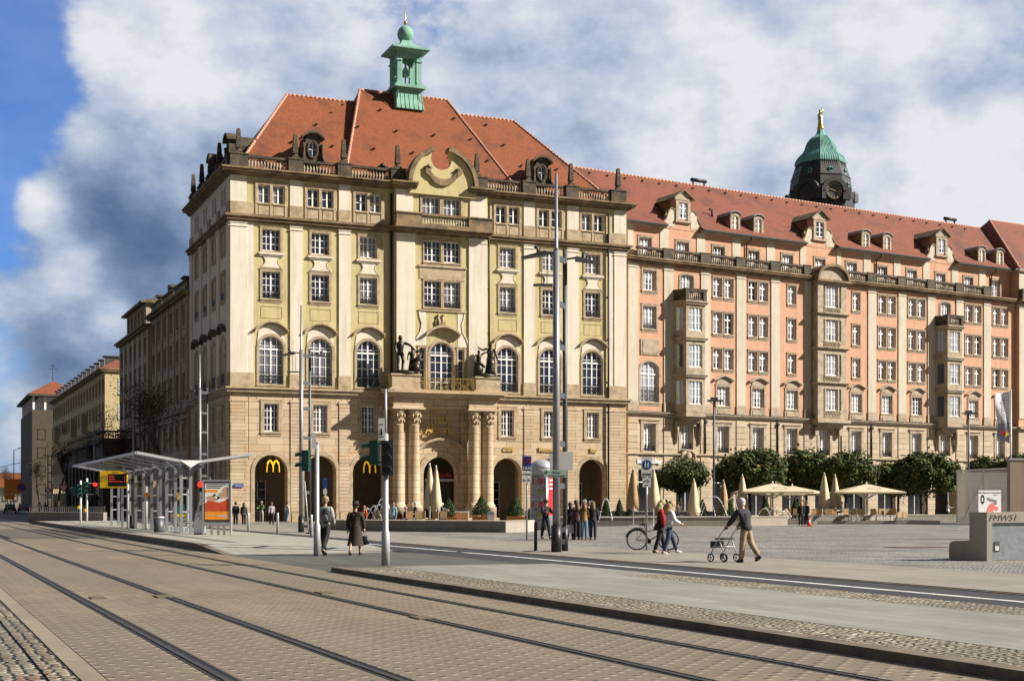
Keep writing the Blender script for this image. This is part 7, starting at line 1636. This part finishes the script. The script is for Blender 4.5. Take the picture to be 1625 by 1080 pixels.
for a, b, r in ((P1[0], P1[1], .012), (P1[0], (-.24, 0, .74), .010), (P1[1], P1[2], .016), ((-.2, 0, .62), (.40, 0, .76), .016), (P1[1], (.42, 0, .66), .018), ((.38, 0, .92), (.43, 0, .62), .017), ((.43, 0, .62), P1[6], .014)): m.tube([a, b], r, 8)
m.box(-.62, -.3, -.05, .05, .74, .76); m.bar((-.52, .03, .345), (-.5, .03, .75), .012); ob('frame', m, 'dgrey', BK)
m = MB(); m.ell((-.28, 0, .88), (.13, .07, .035), 10, 6); m.tube([(-.26, 0, .8), (-.28, 0, .87)], .013, 6); ob('saddle', m, 'blackm', BK)
m = MB(); m.tube([(.38, 0, .9), (.36, 0, 1.02)], .013, 6); m.tube([(.28, -.27, 1.05), (.36, -.12, 1.04), (.38, 0, 1.03), (.36, .12, 1.04), (.28, .27, 1.05)], .013, 6); ob('handlebar', m, 'blackm', BK)
m = MB(); m.tube([(-.12, -.05, .30), (-.12, -.06, .30)], .09, 14); m.bar((-.12, -.08, .30), (-.02, -.08, .17), .02); m.bar((-.12, .08, .30), (-.22, .08, .43), .02); m.box(-.06, .03, -.15, -.07, .155, .175); m.bar((-.12, -.05, .38), (-.52, -.05, .38), .01); m.bar((-.12, -.05, .22), (-.52, -.05, .31), .01); ob('crank', m, 'blackm', BK)
m = MB(); q = [(-.52+.38*cos(a), 0, .345+.38*sin(a)) for a in [pi*.15+pi*.85*j/12 for j in range(13)]]
for a, b in zip(q, q[1:]): m.bar(a, b, .012, .06)
ob('mudguard', m, 'dgrey', BK); m = MB(); m.ell((.62, 0, .40), (.03, .02, .05), 6, 5); ob('reflector', m, 'orange', BK)

# ---------------------------------------------------------------- statues on the porch
def statue(px_, label, flip):
    TMP2 = None
    x, y, z = hm(px_[0], PY+.85, 12.9); t = thing('statue_group', label, 'statue', (x, y, z), RZM); t.scale = (1.22, 1.22, 1.22)
    m = MB(); m.smooth = True
    s = flip
    m.lathe([(.95, 0), (.95, .12), (.85, .2), (.7, .28)], 12, (0, 0, 0), sy=.6); m.v = m.v
    ob('base', m, 'bronze', t)
    def fig(x0, h, pose, drap):
        m = MB(); V_ = Vector; b = V_((x0, 0, .2))
        k = h/1.75
        P_ = lambda x, y, z: b+V_((x*k, y*k, z*k))
        m.tube([P_(0, 0, .85), P_(0, 0, 1.0), P_(0, -.02, 1.25), P_(0, 0, 1.42), P_(0, 0, 1.5)], [.17*k, .15*k, .2*k, .15*k, .07*k], 10)
        m.ell(P_(0, -.02, 1.63), (.11*k, .12*k, .14*k), 10, 8)
        for i, sd_ in enumerate((-1, 1)):
            a = pose[i]; sh = P_(sd_*.2, 0, 1.4); el = sh+V_((sd_*.29*k*sin(a[0]), -.08*k, -.29*k*cos(a[0]))); wr = el+V_((sd_*.26*k*sin(a[1]), -.12*k, -.26*k*cos(a[1]))); m.tube([sh, el, wr, wr+(wr-el)*.35], [.075*k, .06*k, .045*k, .04*k], 8)
        if drap: m.tube([P_(0, 0, .95), P_(.02, -.05, .6), P_(0, 0, .25), P_(0, 0, 0)], [.2*k, .26*k, .28*k, .33*k], 10)
        else:
            for sd_ in (-1, 1): m.tube([P_(sd_*.09, 0, .88), P_(sd_*.13, -.08, .48), P_(sd_*.11, 0, .05), P_(sd_*.12, -.15, .0)], [.11*k, .08*k, .06*k, .05*k], 8)
        ob('figure', m, 'bronze', t)
    if flip < 0:
        fig(-.45, 2.55, ((.3, -.1), (1.2, .7)), False); fig(.45, 1.75, ((.5, .2), (1.9, 2.4)), True)
        m = MB(); m.smooth = True; m.tube([(.4, -.35, .9), (.8, -.35, 1.1), (1.1, -.3, 1.6)], [.12, .2, .05], 8); m.ell((.6, -.35, .45), (.4, .3, .4), 8, 6); ob('instrument', m, 'bronze', t)
    else:
        fig(.4, 2.35, ((1.3, 1.9), (.4, .1)), True); fig(-.5, 1.75, ((.6, .2), (2.3, 1.6)), False)
        m = MB(); m.smooth = True; m.ell((-.6, -.2, .5), (.4, .3, .45), 8, 6); m.tube([(-.9, -.2, .9), (-.5, -.3, 1.0), (-.1, -.2, .7)], [.1, .14, .08], 8); ob('drapery', m, 'bronze', t)
statue((15.15, 0), 'dark bronze statue group of two figures on the left pedestal of the porch', -1)
statue((22.6, 0), 'dark bronze statue group of two figures on the right pedestal of the porch', 1)

# ================================================================ cafe: parasols, chairs, planters, fountains
M['canvas'] = rough_mat('cream_canvas', (.56, .47, .31), (.62, .53, .37), 2, dirt=(.40, .32, .2), damt=.3, bump=.1); M['wood'] = block_mat('orange_wood_slats', (.50, .20, .05), (.58, .26, .075), (.45, .17, .04), (.12, .05, .02), 3, .12, .012, bump=.3); M['rattan'] = rough_mat('tan_rattan', (.38, .25, .12), (.46, .32, .17), 6, bump=.3)
M['foliage'] = None
def closed_parasol(px, Y, h, label, mat='canvas', k_=1.0):
    x, y = at(px, Y); t = thing('closed_parasol', label, 'parasol', (x, y, 0), 0, 'closed parasols'); m = MB(); m.tube([(0, 0, 0), (0, 0, h)], .04, 8); m.cbox(0, 0, 0, .7, .7, .08); ob('pole', m, 'wframe', t)
    m = MB(); m.smooth = True; N_ = 16; rows = [(h-.02, .05), (h-.3, .12), (h-1.1, .24), (h-1.9, .34), (h-2.35, .40), (h-2.5, .30)]; R_ = []
    for i, (z, r) in enumerate(rows):
        R_.append([m.V(k_*r*(1+.28*(-1)**j)*cos(2*pi*j/N_), k_*r*(1+.28*(-1)**j)*sin(2*pi*j/N_), z-(.16*(j % 3) if i >= 4 else 0)) for j in range(N_)])
    for i in range(len(rows)-1):
        for j in range(N_): m.face((R_[i][j], R_[i][(j+1) % N_], R_[i+1][(j+1) % N_], R_[i+1][j]))
    m.face(R_[0]); ob('canopy', m, mat, t); m = MB(); m.tube([(0, 0, h-.05), (0, 0, h+.1)], [.06, .03], 8); ob('finial', m, 'wframe', t)
closed_parasol(682, 86, 4.0, 'left one of the two tall closed parasols in the porch portal', k_=.72); closed_parasol(692, 85.5, 3.85, 'right one of the two tall closed parasols in the porch portal', k_=.72)
closed_parasol(1005, 95, 3.95, 'tan closed parasol left of the pedestrian zone sign', 'rattan'); closed_parasol(1037, 95, 3.9, 'closed parasol directly right of the pedestrian zone sign')
closed_parasol(1101, 103, 3.35, 'small closed parasol in front of the first round tree'); closed_parasol(1178, 107, 3.75, 'closed parasol behind the head of the old man'); closed_parasol(1308, 110, 3.95, 'left one of the two closed parasols right of the couple'); closed_parasol(1325, 112, 3.85, 'right one of the two closed parasols right of the couple'); closed_parasol(1148, 112, 3.4, 'shaded closed parasol under the second tree behind the water arcs', 'rattan')
def open_parasol(px, Y, w_, ztop, zed, label):
    x, y = at(px, Y); t = thing('open_parasol', label, 'parasol', (x, y, 0), 0, 'open parasols'); hw = w_/2; m = MB(); m.tube([(0, 0, 0), (0, 0, ztop)], .07, 8); m.cbox(0, 0, 0, .9, .9, .1); ob('pole', m, 'wframe', t)
    m = MB(); q = [(-hw, -hw), (0, -hw), (hw, -hw), (hw, 0), (hw, hw), (0, hw), (-hw, hw), (-hw, 0)]
    for (a, b), (c, d) in zip(q, q[1:]+q[:1]): m.face([m.V(0, 0, ztop), m.V(a, b, zed), m.V(c, d, zed)]); m.quad((a, b, zed), (c, d, zed), (c, d, zed-.12), (a, b, zed-.12))
    ob('canopy', m, 'canvas', t)
    for a, b in q[::2]+q[1::2]: m = MB(); m.bar((0, 0, zed-.55), (a*.5, b*.5, (ztop+zed)/2-.12), .05); ob('strut', m, 'wframe', t)
    m = MB(); ps_ = [(hw*.45*cos(a)+hw*.1, -hw*.62-.05+.0*a, 0) for a in [j*pi/8 for j in range(17)]]
    f = lambda u, v: (u*hw, -v*hw, ztop-(ztop-zed)*v+.012)
    pts = [f(.10+.30*cos(a)*.7, .60+.12*sin(a)) for a in [j*pi/8 for j in range(17)]]
    for p, q2 in zip(pts, pts[1:]): m.bar(p, q2, .03, .012)
    ob('printed_emblem', m, 'bronze', t); m = MB(); m.tube([(0, 0, ztop), (0, 0, ztop+.18)], [.08, .03], 8); ob('finial', m, 'wframe', t)
open_parasol(1226, 108, 5.3, 3.15, 2.5, 'left large open cream parasol in front of the trees'); open_parasol(1257, 115, 5.6, 3.05, 2.35, 'open cream parasol just behind the left one'); open_parasol(1375, 111, 5.0, 3.15, 2.48, 'rightmost large open cream parasol')
# chairs and tables
def chair():
    t = thing('cafe_chair', 'rattan cafe chair', 'chair', (0, 0, 0)); m = MB(); m.cbox(0, 0, .42, .45, .45, .05); ob('seat', m, 'rattan', t); m = MB(); m.bar((-.0, .22, .47), (0, .30, .92), .44, .04) if False else m.box(-.22, .22, .20, .25, .47, .92); ob('backrest', m, 'rattan', t)
    for a, b in ((-.2, -.2), (.2, -.2), (-.2, .22), (.2, .22)): m = MB(); m.tube([(a, b, 0), (a, b, .43 if b < 0 else .95)], .015, 6); ob('leg', m, 'alu', t)
    return t
ch0 = None; rr = random.Random(11)
chs = [(1210, 107), (1222, 106), (1243, 107), (1252, 109), (1262, 108), (1291, 108), (1300, 107), (1313, 108), (1322, 109), (1345, 108), (1356, 107), (1366, 108.5), (1385, 107.5), (1396, 108), (1407, 108), (1417, 107.5), (1424, 107), (1433, 106.5), (650, 86.5), (664, 87), (672, 88), (688, 84.5), (704, 86), (612, 88), (598, 88)]
for k, (px, Y) in enumerate(chs):
    if ch0 is None: c = ch0 = chair()
    else: c = copy_tree(ch0)
    x, y = at(px, Y); c.location = (x, y, .26 if px > 1200 and px < 1420 else (.2 if px < 800 else 0)); c.rotation_euler = (0, 0, rr.uniform(-.5, .5)+(pi if k % 3 else 0)); right = px > 1000; g_ = [q for q in range(len(chs)) if (chs[q][0] < 1270) == (px < 1270) and (chs[q][0] > 1335) == (px > 1335) and (chs[q][0] > 1000) == right]; i_ = sorted(g_, key=lambda q: chs[q][0]).index(k)
    where = 'before the porch columns' if not right else ('under the left open parasol' if px < 1270 else 'below the two closed parasols right of the couple' if px < 1335 else 'under and right of the rightmost open parasol')
    word = ['leftmost', 'second from left', 'third from left', 'fourth from left', 'fifth from left', 'sixth from left', 'seventh from left', 'eighth from left', 'rightmost'][i_]
    c['label'] = 'rattan chair '+where+', '+word; c['group'] = 'chairs under the open parasols' if right else 'chairs before the porch'
x, y = at(1315, 114); t = thing('cafe_deck', 'low raised cafe deck under the parasols behind the concrete walls', 'deck', (x, y, 0)); m = MB(); m.box(-7, 7, -7, 5, 0, .25); ob('deck', m, 'conc2', t); m = MB(); m.box(-7, 7, -7.03, -7, .05, .2); ob('fascia', m, 'conc', t)
x, y = at(650, 88); t = thing('cafe_deck', 'low raised cafe deck before the porch columns', 'deck', (x, y, 0)); m = MB(); m.box(-5, 3.5, -3.5, 4, 0, .19); ob('deck', m, 'conc2', t); m = MB(); m.box(-5, 3.5, -3.53, -3.5, .05, .15); ob('fascia', m, 'conc', t)
tb0 = None
for k, (px, Y) in enumerate([(1232, 107.5), (1306, 108.5), (1351, 107.5), (1391, 108.5), (657, 87.5), (606, 88.5)]):
    x, y = at(px, Y)
    if tb0 is None:
        tb0 = thing('cafe_table', '', 'table'); m = MB(); m.lathe([(.36, .72), (.38, .74), (.38, .76)], 16); ob('table_top', m, 'wframe', tb0); m = MB(); m.tube([(0, 0, .03), (0, 0, .72)], .03, 8); m.lathe([(.22, 0), (.2, .03)], 12); ob('pedestal', m, 'alu', tb0); c = tb0
    else: c = copy_tree(tb0)
    c.location = (x, y, .25 if px > 1000 else .19); c['group'] = 'round cafe tables'; c['label'] = ['round white cafe table under the left open parasol', 'round cafe table beneath the two closed parasols right of the couple', 'round cafe table left under the rightmost open parasol', 'round cafe table right under the rightmost open parasol', 'round cafe table near the closed parasols of the porch', 'round cafe table beside the left water jets'][k]
# foliage
def leafmat(name, c1, c2, c3):
    m, n, b = newmat(name); oi = n.add('ShaderNodeNewGeometry'); r = oi.outputs['Random Per Island']
    col = n.mix(r, c1, c2); col = n.mix(n.m('GREATER_THAN', r, .88), col, c3); n.l.new(col, b.inputs['Base Color']); b.inputs['Roughness'].default_value = .75; b.inputs['Specular IOR Level'].default_value = .25; return m
M['leaf'] = leafmat('glossy_dark_leaves', (.026, .046, .011), (.062, .088, .020), (.15, .135, .035)); M['leaf2'] = leafmat('box_leaves', (.015, .038, .010), (.035, .07, .018), (.06, .09, .025)); M['bark'] = rough_mat('dark_bark', (.035, .026, .018), (.06, .045, .03), 5, bump=.4); M['brownleaf'] = leafmat('withered_leaves', (.05, .035, .012), (.09, .06, .02), (.12, .09, .03))
def leaves(rng, shape, n, size, mb=None):
    mb = mb or MB()
    for _ in range(n):
        c, nrm = shape(rng); a = Vector((rng.gauss(0, 1), rng.gauss(0, 1), rng.gauss(0, 1))).normalized(); nn = (nrm+a*.8).normalized(); u = nn.cross(Vector((rng.gauss(0, 1), rng.gauss(0, 1), rng.gauss(0, 1)))).normalized(); v = nn.cross(u); s = size*rng.uniform(.6, 1.3)
        mb.quad(c-u*s*.5, c+v*s*.32, c+u*s*.5, c-v*s*.32)
    return mb
def crown_mesh(seed, w_, h_, n=11000, size=.27):
    rng = random.Random(seed); lumps = []
    for _ in range(46):
        d = Vector((rng.gauss(0, 1), rng.gauss(0, 1), rng.gauss(0, .8))).normalized(); lumps.append((Vector((d.x*w_*.37, d.y*w_*.37, d.z*h_*.33 if d.z > 0 else d.z*h_*.27)), rng.uniform(.35, .95)))
    lumps += [(Vector((0, 0, 0)), w_*.36)]*6
    def sh(r):
        c, rad = r.choice(lumps); d = Vector((r.gauss(0, 1), r.gauss(0, 1), r.gauss(0, 1))).normalized(); q_ = 1.35 if r.random() < .025 else r.uniform(.72, 1.07)
        return c+Vector((d.x, d.y, d.z*.85))*rad*q_, d
    return leaves(rng, sh, n, size)
cms = [crown_mesh(s, 5.2, 3.6).mesh('crown', 'leaf') for s in (1, 2, 3)]
for k, (px, Y, wpx, ytop, ybot, lb) in enumerate([(1079, 120, 84, 724, 786, 'small round clipped tree right of the pedestrian zone sign'), (1190, 116, 112, 707, 790, 'wide round clipped tree behind the old man'), (1280, 122, 96, 708, 792, 'round clipped tree above the left open parasol'), (1342, 119, 92, 712, 792, 'round clipped tree above the two closed parasols'),
        (1425, 124, 84, 729, 794, 'lower round clipped tree with yellowing leaves'), (1470, 120, 98, 712, 796, 'large round clipped tree left of the gauze enclosure'), (1572, 132, 64, 721, 765, 'clipped tree rising behind the gauze enclosure'), (1618, 130, 50, 716, 760, 'clipped tree at the right edge behind the flag')]):
    x, y = at(px, Y); t = thing('clipped_tree', lb, 'tree', (x, y, 0), k*1.3, 'round clipped trees on the square'); zc = H+(HY-(ytop+ybot)/2)*Y/F; W_ = wpx*Y/F; H_ = (ybot-ytop)*Y/F
    o = ob('crown', cms[k % 3], None, t, (0, 0, zc)); dm = cms[k % 3].vertices; ex_ = max(v.co.x for v in dm)-min(v.co.x for v in dm); ez_ = max(v.co.z for v in dm)-min(v.co.z for v in dm); o.scale = (W_/ex_*1.2, W_/ex_*1.2, H_/ez_*1.14)
    m = MB(); m.tube([(0, 0, 0), (.04, 0, 1.2), (0, .03, 2.4), (0, 0, zc)], [.16, .12, .11, .07], 8)
    for j in range(6): a = j*1.05; m.tube([(0, 0, 2.0+.1*j), (.5*cos(a), .5*sin(a), 2.7), (1.3*cos(a), 1.3*sin(a), zc)], [.07, .05, .03], 5)
    ob('trunk', m, 'bark', t)
# conical shrubs in wooden planters and hedging
def cone_shrub(px, Y, h, label, planter=True, w_=.5, z0=0):
    x, y = at(px, Y); t = thing('potted_shrub', label, 'plant', (x, y, z0), 0, 'cone shaped shrubs'); rng = random.Random(int(px)); b = .55 if planter else 0
    if planter: m = MB(); m.box(-.6, .6, -.35, .35, 0, .5); m.box(-.62, .62, -.37, .37, .5, .55); ob('planter', m, 'wood', t)
    def sh(r):
        f = r.random()**1.2; a = r.uniform(0, 2*pi); rad = w_*(1-f**1.6)*r.uniform(.5, 1.15)+.04; return Vector((rad*cos(a), rad*sin(a), b+.1+f*h)), Vector((cos(a), sin(a), .4))
    ob('foliage', leaves(rng, sh, 2200, .10), 'leaf2', t); m = MB(); m.tube([(0, 0, b-.05 if planter else 0), (0, 0, b+h*.6)], .03, 6); ob('stem', m, 'bark', t)
cone_shrub(712, 90, 1.05, 'cone shrub in an orange planter right of the closed parasols', z0=.19); cone_shrub(764, 92, 1.25, 'tallest cone shrub in an orange planter below the right columns', w_=.55, z0=.19); cone_shrub(818, 92, 1.2, 'cone shrub in an orange planter at the fifth archway', z0=.19); cone_shrub(840, 97, 1.1, 'small cone shrub left of the advertising column', False, .3)
for k, (px, w_) in enumerate(((962, .3), (983, .35), (1000, .3), (1057, .5), (1115, .35), (1158, .45), (1215, .5), (1262, .4))): cone_shrub(px, 112, 1.5, ['small dark cone shrub right of the last archway', 'dark cone shrub at the foot of the tan parasol', 'third dark cone shrub by the tan parasol', 'dark shrub behind the head of the red sleeved girl', 'dark cone shrub beneath the first round tree', 'dark cone shrub between the tall water arcs', 'dark cone shrub below the left open parasol', 'dark cone shrub left of the couple'][k], False, w_, .3)
x, y = at(732, 90); t = thing('wooden_cabinet', 'orange wooden cabinet with two slatted doors and a pale frame on the terrace', 'cabinet', (x, y, .19)); m = MB(); m.box(-.5, .5, -.25, .25, 0, .9); ob('body', m, 'wframe', t)
for s in (-1, 1): m = MB(); m.box(s*.24-.2, s*.24+.2, -.28, -.25, .06, .84); ob('door', m, 'wood', t)
x, y = at(779, 90); t = thing('steel_bin', 'grey steel bin box between two potted shrubs', 'bin', (x, y, .19)); m = MB(); m.box(-.22, .22, -.22, .22, 0, .78); ob('body', m, 'palealu', t); m = MB(); m.box(-.24, .24, -.24, .24, .78, .86); ob('lid', m, 'alu', t)
# water jets
def watermat():
    m, n, b = newmat('falling_water'); b.inputs['Base Color'].default_value = (.80, .83, .86, 1); b.inputs['Roughness'].default_value = .2; b.inputs['Transmission Weight'].default_value = .15; return m
M['water'] = watermat()
def jets(px0, Y, z0, arcs, label, drop=True):
    x, y = at(px0, Y); t = thing('fountain', label, 'fountain', (x, y, z0)); rng = random.Random(int(px0))
    for dx, span, h in arcs:
        m = MB(); N_ = 22
        for k in range(N_):
            f = k/N_; g = (k+1)/N_; P_ = lambda f: (dx+span*f, .15*sin(f*9), 4*h*f*(1-f))
            r = .012+.022*f; m.tube([P_(f), P_(g-.012*rng.random())], [r, r*1.1], 5)
            if f > .35:
                for _ in range(2): q = P_(f+rng.uniform(0, .04)); m.ell((q[0]+rng.uniform(-.06, .06), q[1], q[2]+rng.uniform(-.08, .04)), (.018, .018, .03), 5, 4)
        ob('water_jet', m, 'water', t)
    m = MB(); m.lathe([(.12, -.05), (.1, .03)], 10); ob('nozzle', m, 'dgrey', t)
jets(572, 86, .45, [(0, .9, .85), (.35, 1.0, 1.0), (.75, 1.3, 1.45), (.65, 1.0, 1.1), (1.05, .9, 1.2)], 'cluster of arching water jets left of the porch columns')
jets(918, 86, .55, [(0, .75, 1.25), (.45, .7, 1.2), (.75, -.4, .9), (1.3, .8, 1.35)], 'arching water jets behind the standing group')
jets(1110, 103, .6, [(0, 1.2, 1.5), (.1, 2.0, 1.5), (1.85, 1.1, 1.45)], 'tall arching water jets between the girls and the old man')
jets(1203, 104, .55, [(0, 1.0, .7), (.8, .9, .75), (1.3, .9, .45), (1.7, .8, .5)], 'low water jets beside the left open parasol')
# bare street trees
def bare_tree(px, Y, h, seed, label):
    rng = random.Random(seed); x, y = at(px, Y); t = thing('street_tree', label, 'tree', (x, y, 0), 0, 'bare street trees'); m = MB(); tips = []
    def grow(p, d, L, r, lv):
        n = 3; pts = [p]; rad = [r]
        for i in range(n): d = (d+Vector((rng.gauss(0, .12), rng.gauss(0, .12), rng.gauss(.04, .06)))).normalized(); pts.append(pts[-1]+d*L/n); rad.append(r*(1-.45*(i+1)/n))
        m.tube(pts, rad, 5 if lv < 2 else 3, cap=False)
        tips.append(pts[-1]) if lv >= 3 else None
        if lv >= 5: return
        for j in range(rng.choice((3, 3, 4)) if lv < 3 else 3):
            a = rng.uniform(0, 2*pi); sp_ = rng.uniform(.35, .8); e_ = Vector((cos(a)*sp_, sin(a)*sp_, 1-.3*sp_*lv*.4)); dd = (d*.7+e_*.6).normalized(); grow(pts[rng.choice((-1, -1, -2))], dd, L*rng.uniform(.6, .8), rad[-1]*.75, lv+1)
    grow(Vector((0, 0, 0)), Vector((0, 0, 1)), h*.34, .24, 0); ob('trunk', m, 'bark', t)
    def sh(r): q = r.choice(tips); return q+Vector((r.gauss(0, .35), r.gauss(0, .35), r.gauss(-.3, .35))), Vector((0, 0, 1))
    ob('leaves', leaves(rng, sh, 1500, .2), 'brownleaf', t)
for k, (px, Y, h) in enumerate(((272, 122, 12.5), (226, 134, 12.5), (182, 150, 11.5), (140, 170, 10), (112, 185, 9.5), (92, 215, 10), (62, 260, 10.5), (40, 300, 10), (18, 330, 11))):
    bare_tree(px, Y, h, 40+k, ['tallest bare tree against the shaded corner house', 'second bare tree behind the shelter roof', 'bare tree in front of the taller shaded house', 'bare tree in front of the arcade terrace', 'bare tree left of the arcade terrace', 'bare tree before the ochre block', 'bare tree at the foot of the brown tower block', 'far bare tree left of the brown tower block', 'bare tree at the left edge of the street'][k])
# cars
def car(px, Y, rz, col, label, z=0):
    x, y = at(px, Y); t = thing('parked_car', label, 'car', (x, y, z), rz, 'cars at the far end of the street'); m = MB()
    low = [(-2.1, .35), (-2.15, .6), (-2.0, .85), (-1.2, .95), (1.1, .95), (2.0, .82), (2.15, .6), (2.1, .35)]; m.T = lambda x, y, z: (y, x, z)
    m.prism(low, -.85, .85); ob('body', m, col, t); m = MB(lambda x, y, z: (y, x, z)); m.prism([(-1.75, .93), (-1.3, 1.4), (.2, 1.43), (1.0, .93)], -.72, .72); ob('cabin', m, 'glass', t)
    m = MB(lambda x, y, z: (y, x, z)); m.prism([(-1.3, 1.40), (.2, 1.43), (.15, 1.47), (-1.25, 1.45)], -.7, .7); ob('car_roof', m, col, t)
    for a in (-1.3, 1.3):
        for s in (-1, 1): m = MB(); m.tube([(s*.72, a, .32), (s*.88, a, .32)], .32, 14); ob('wheel', m, 'blackm', t)
    for s in (-1, 1): m = MB(); m.box(s*.62-.16, s*.62+.16, -2.17, -2.1, .62, .78); ob('tail_light', m, 'sred', t)
    m = MB(); m.box(-.26, .26, -2.18, -2.12, .45, .57); ob('number_plate', m, 'wpaint', t)
M['carblack'] = plain('black_car_paint', (.015, .015, .018), .25); M['cargrey'] = plain('dark_blue_car_paint', (.03, .035, .05), .25)
car(16, 210, .35, 'carblack', 'black car driving away at the left edge of the street'); car(37, 225, .35, 'cargrey', 'dark car behind the sign post, right of the black car')
# low houses with red roofs at the very end of the street
for k, (px, Y, w_, hw_, hr) in enumerate(((5, 420, 22, 6.5, 10.8), (34, 400, 12, 6.0, 9.6))):
    x, y = at(px, Y); t = thing('far_house', ['wide low house with an orange red roof at the end of the street', 'small low house with a bright red roof beside the brown tower block'][k], 'building', (x, y, 0)); m = MB(); m.box(-w_/2, w_/2, 0, 10, 0, hw_); ob('wall', m, 'cream', t); m = MB(); m.prism_x([(-.5, hw_), (10.5, hw_), (5, hr)], -w_/2-.4, w_/2+.4); ob('roof', m, 'roof', t)
    for j in range(4): win(t, -w_/2+w_*(j+.5)/4, 2.5, 1.2, 1.6, cols=2, rows=2, sur=.1)
m = MB(); rng = random.Random(9)
def sh(r): a = r.uniform(-260, -112); return Vector((a, 460+r.gauss(0, 15), 2+abs(r.gauss(0, 3.2)))), Vector((0, -1, .5))
o = ob('distant_shrubs', leaves(rng, sh, 6000, 1.3), 'brownleaf'); tag(o, 'brown mass of shrubs and trees closing the far end of the street', 'shrubs', kind='stuff')
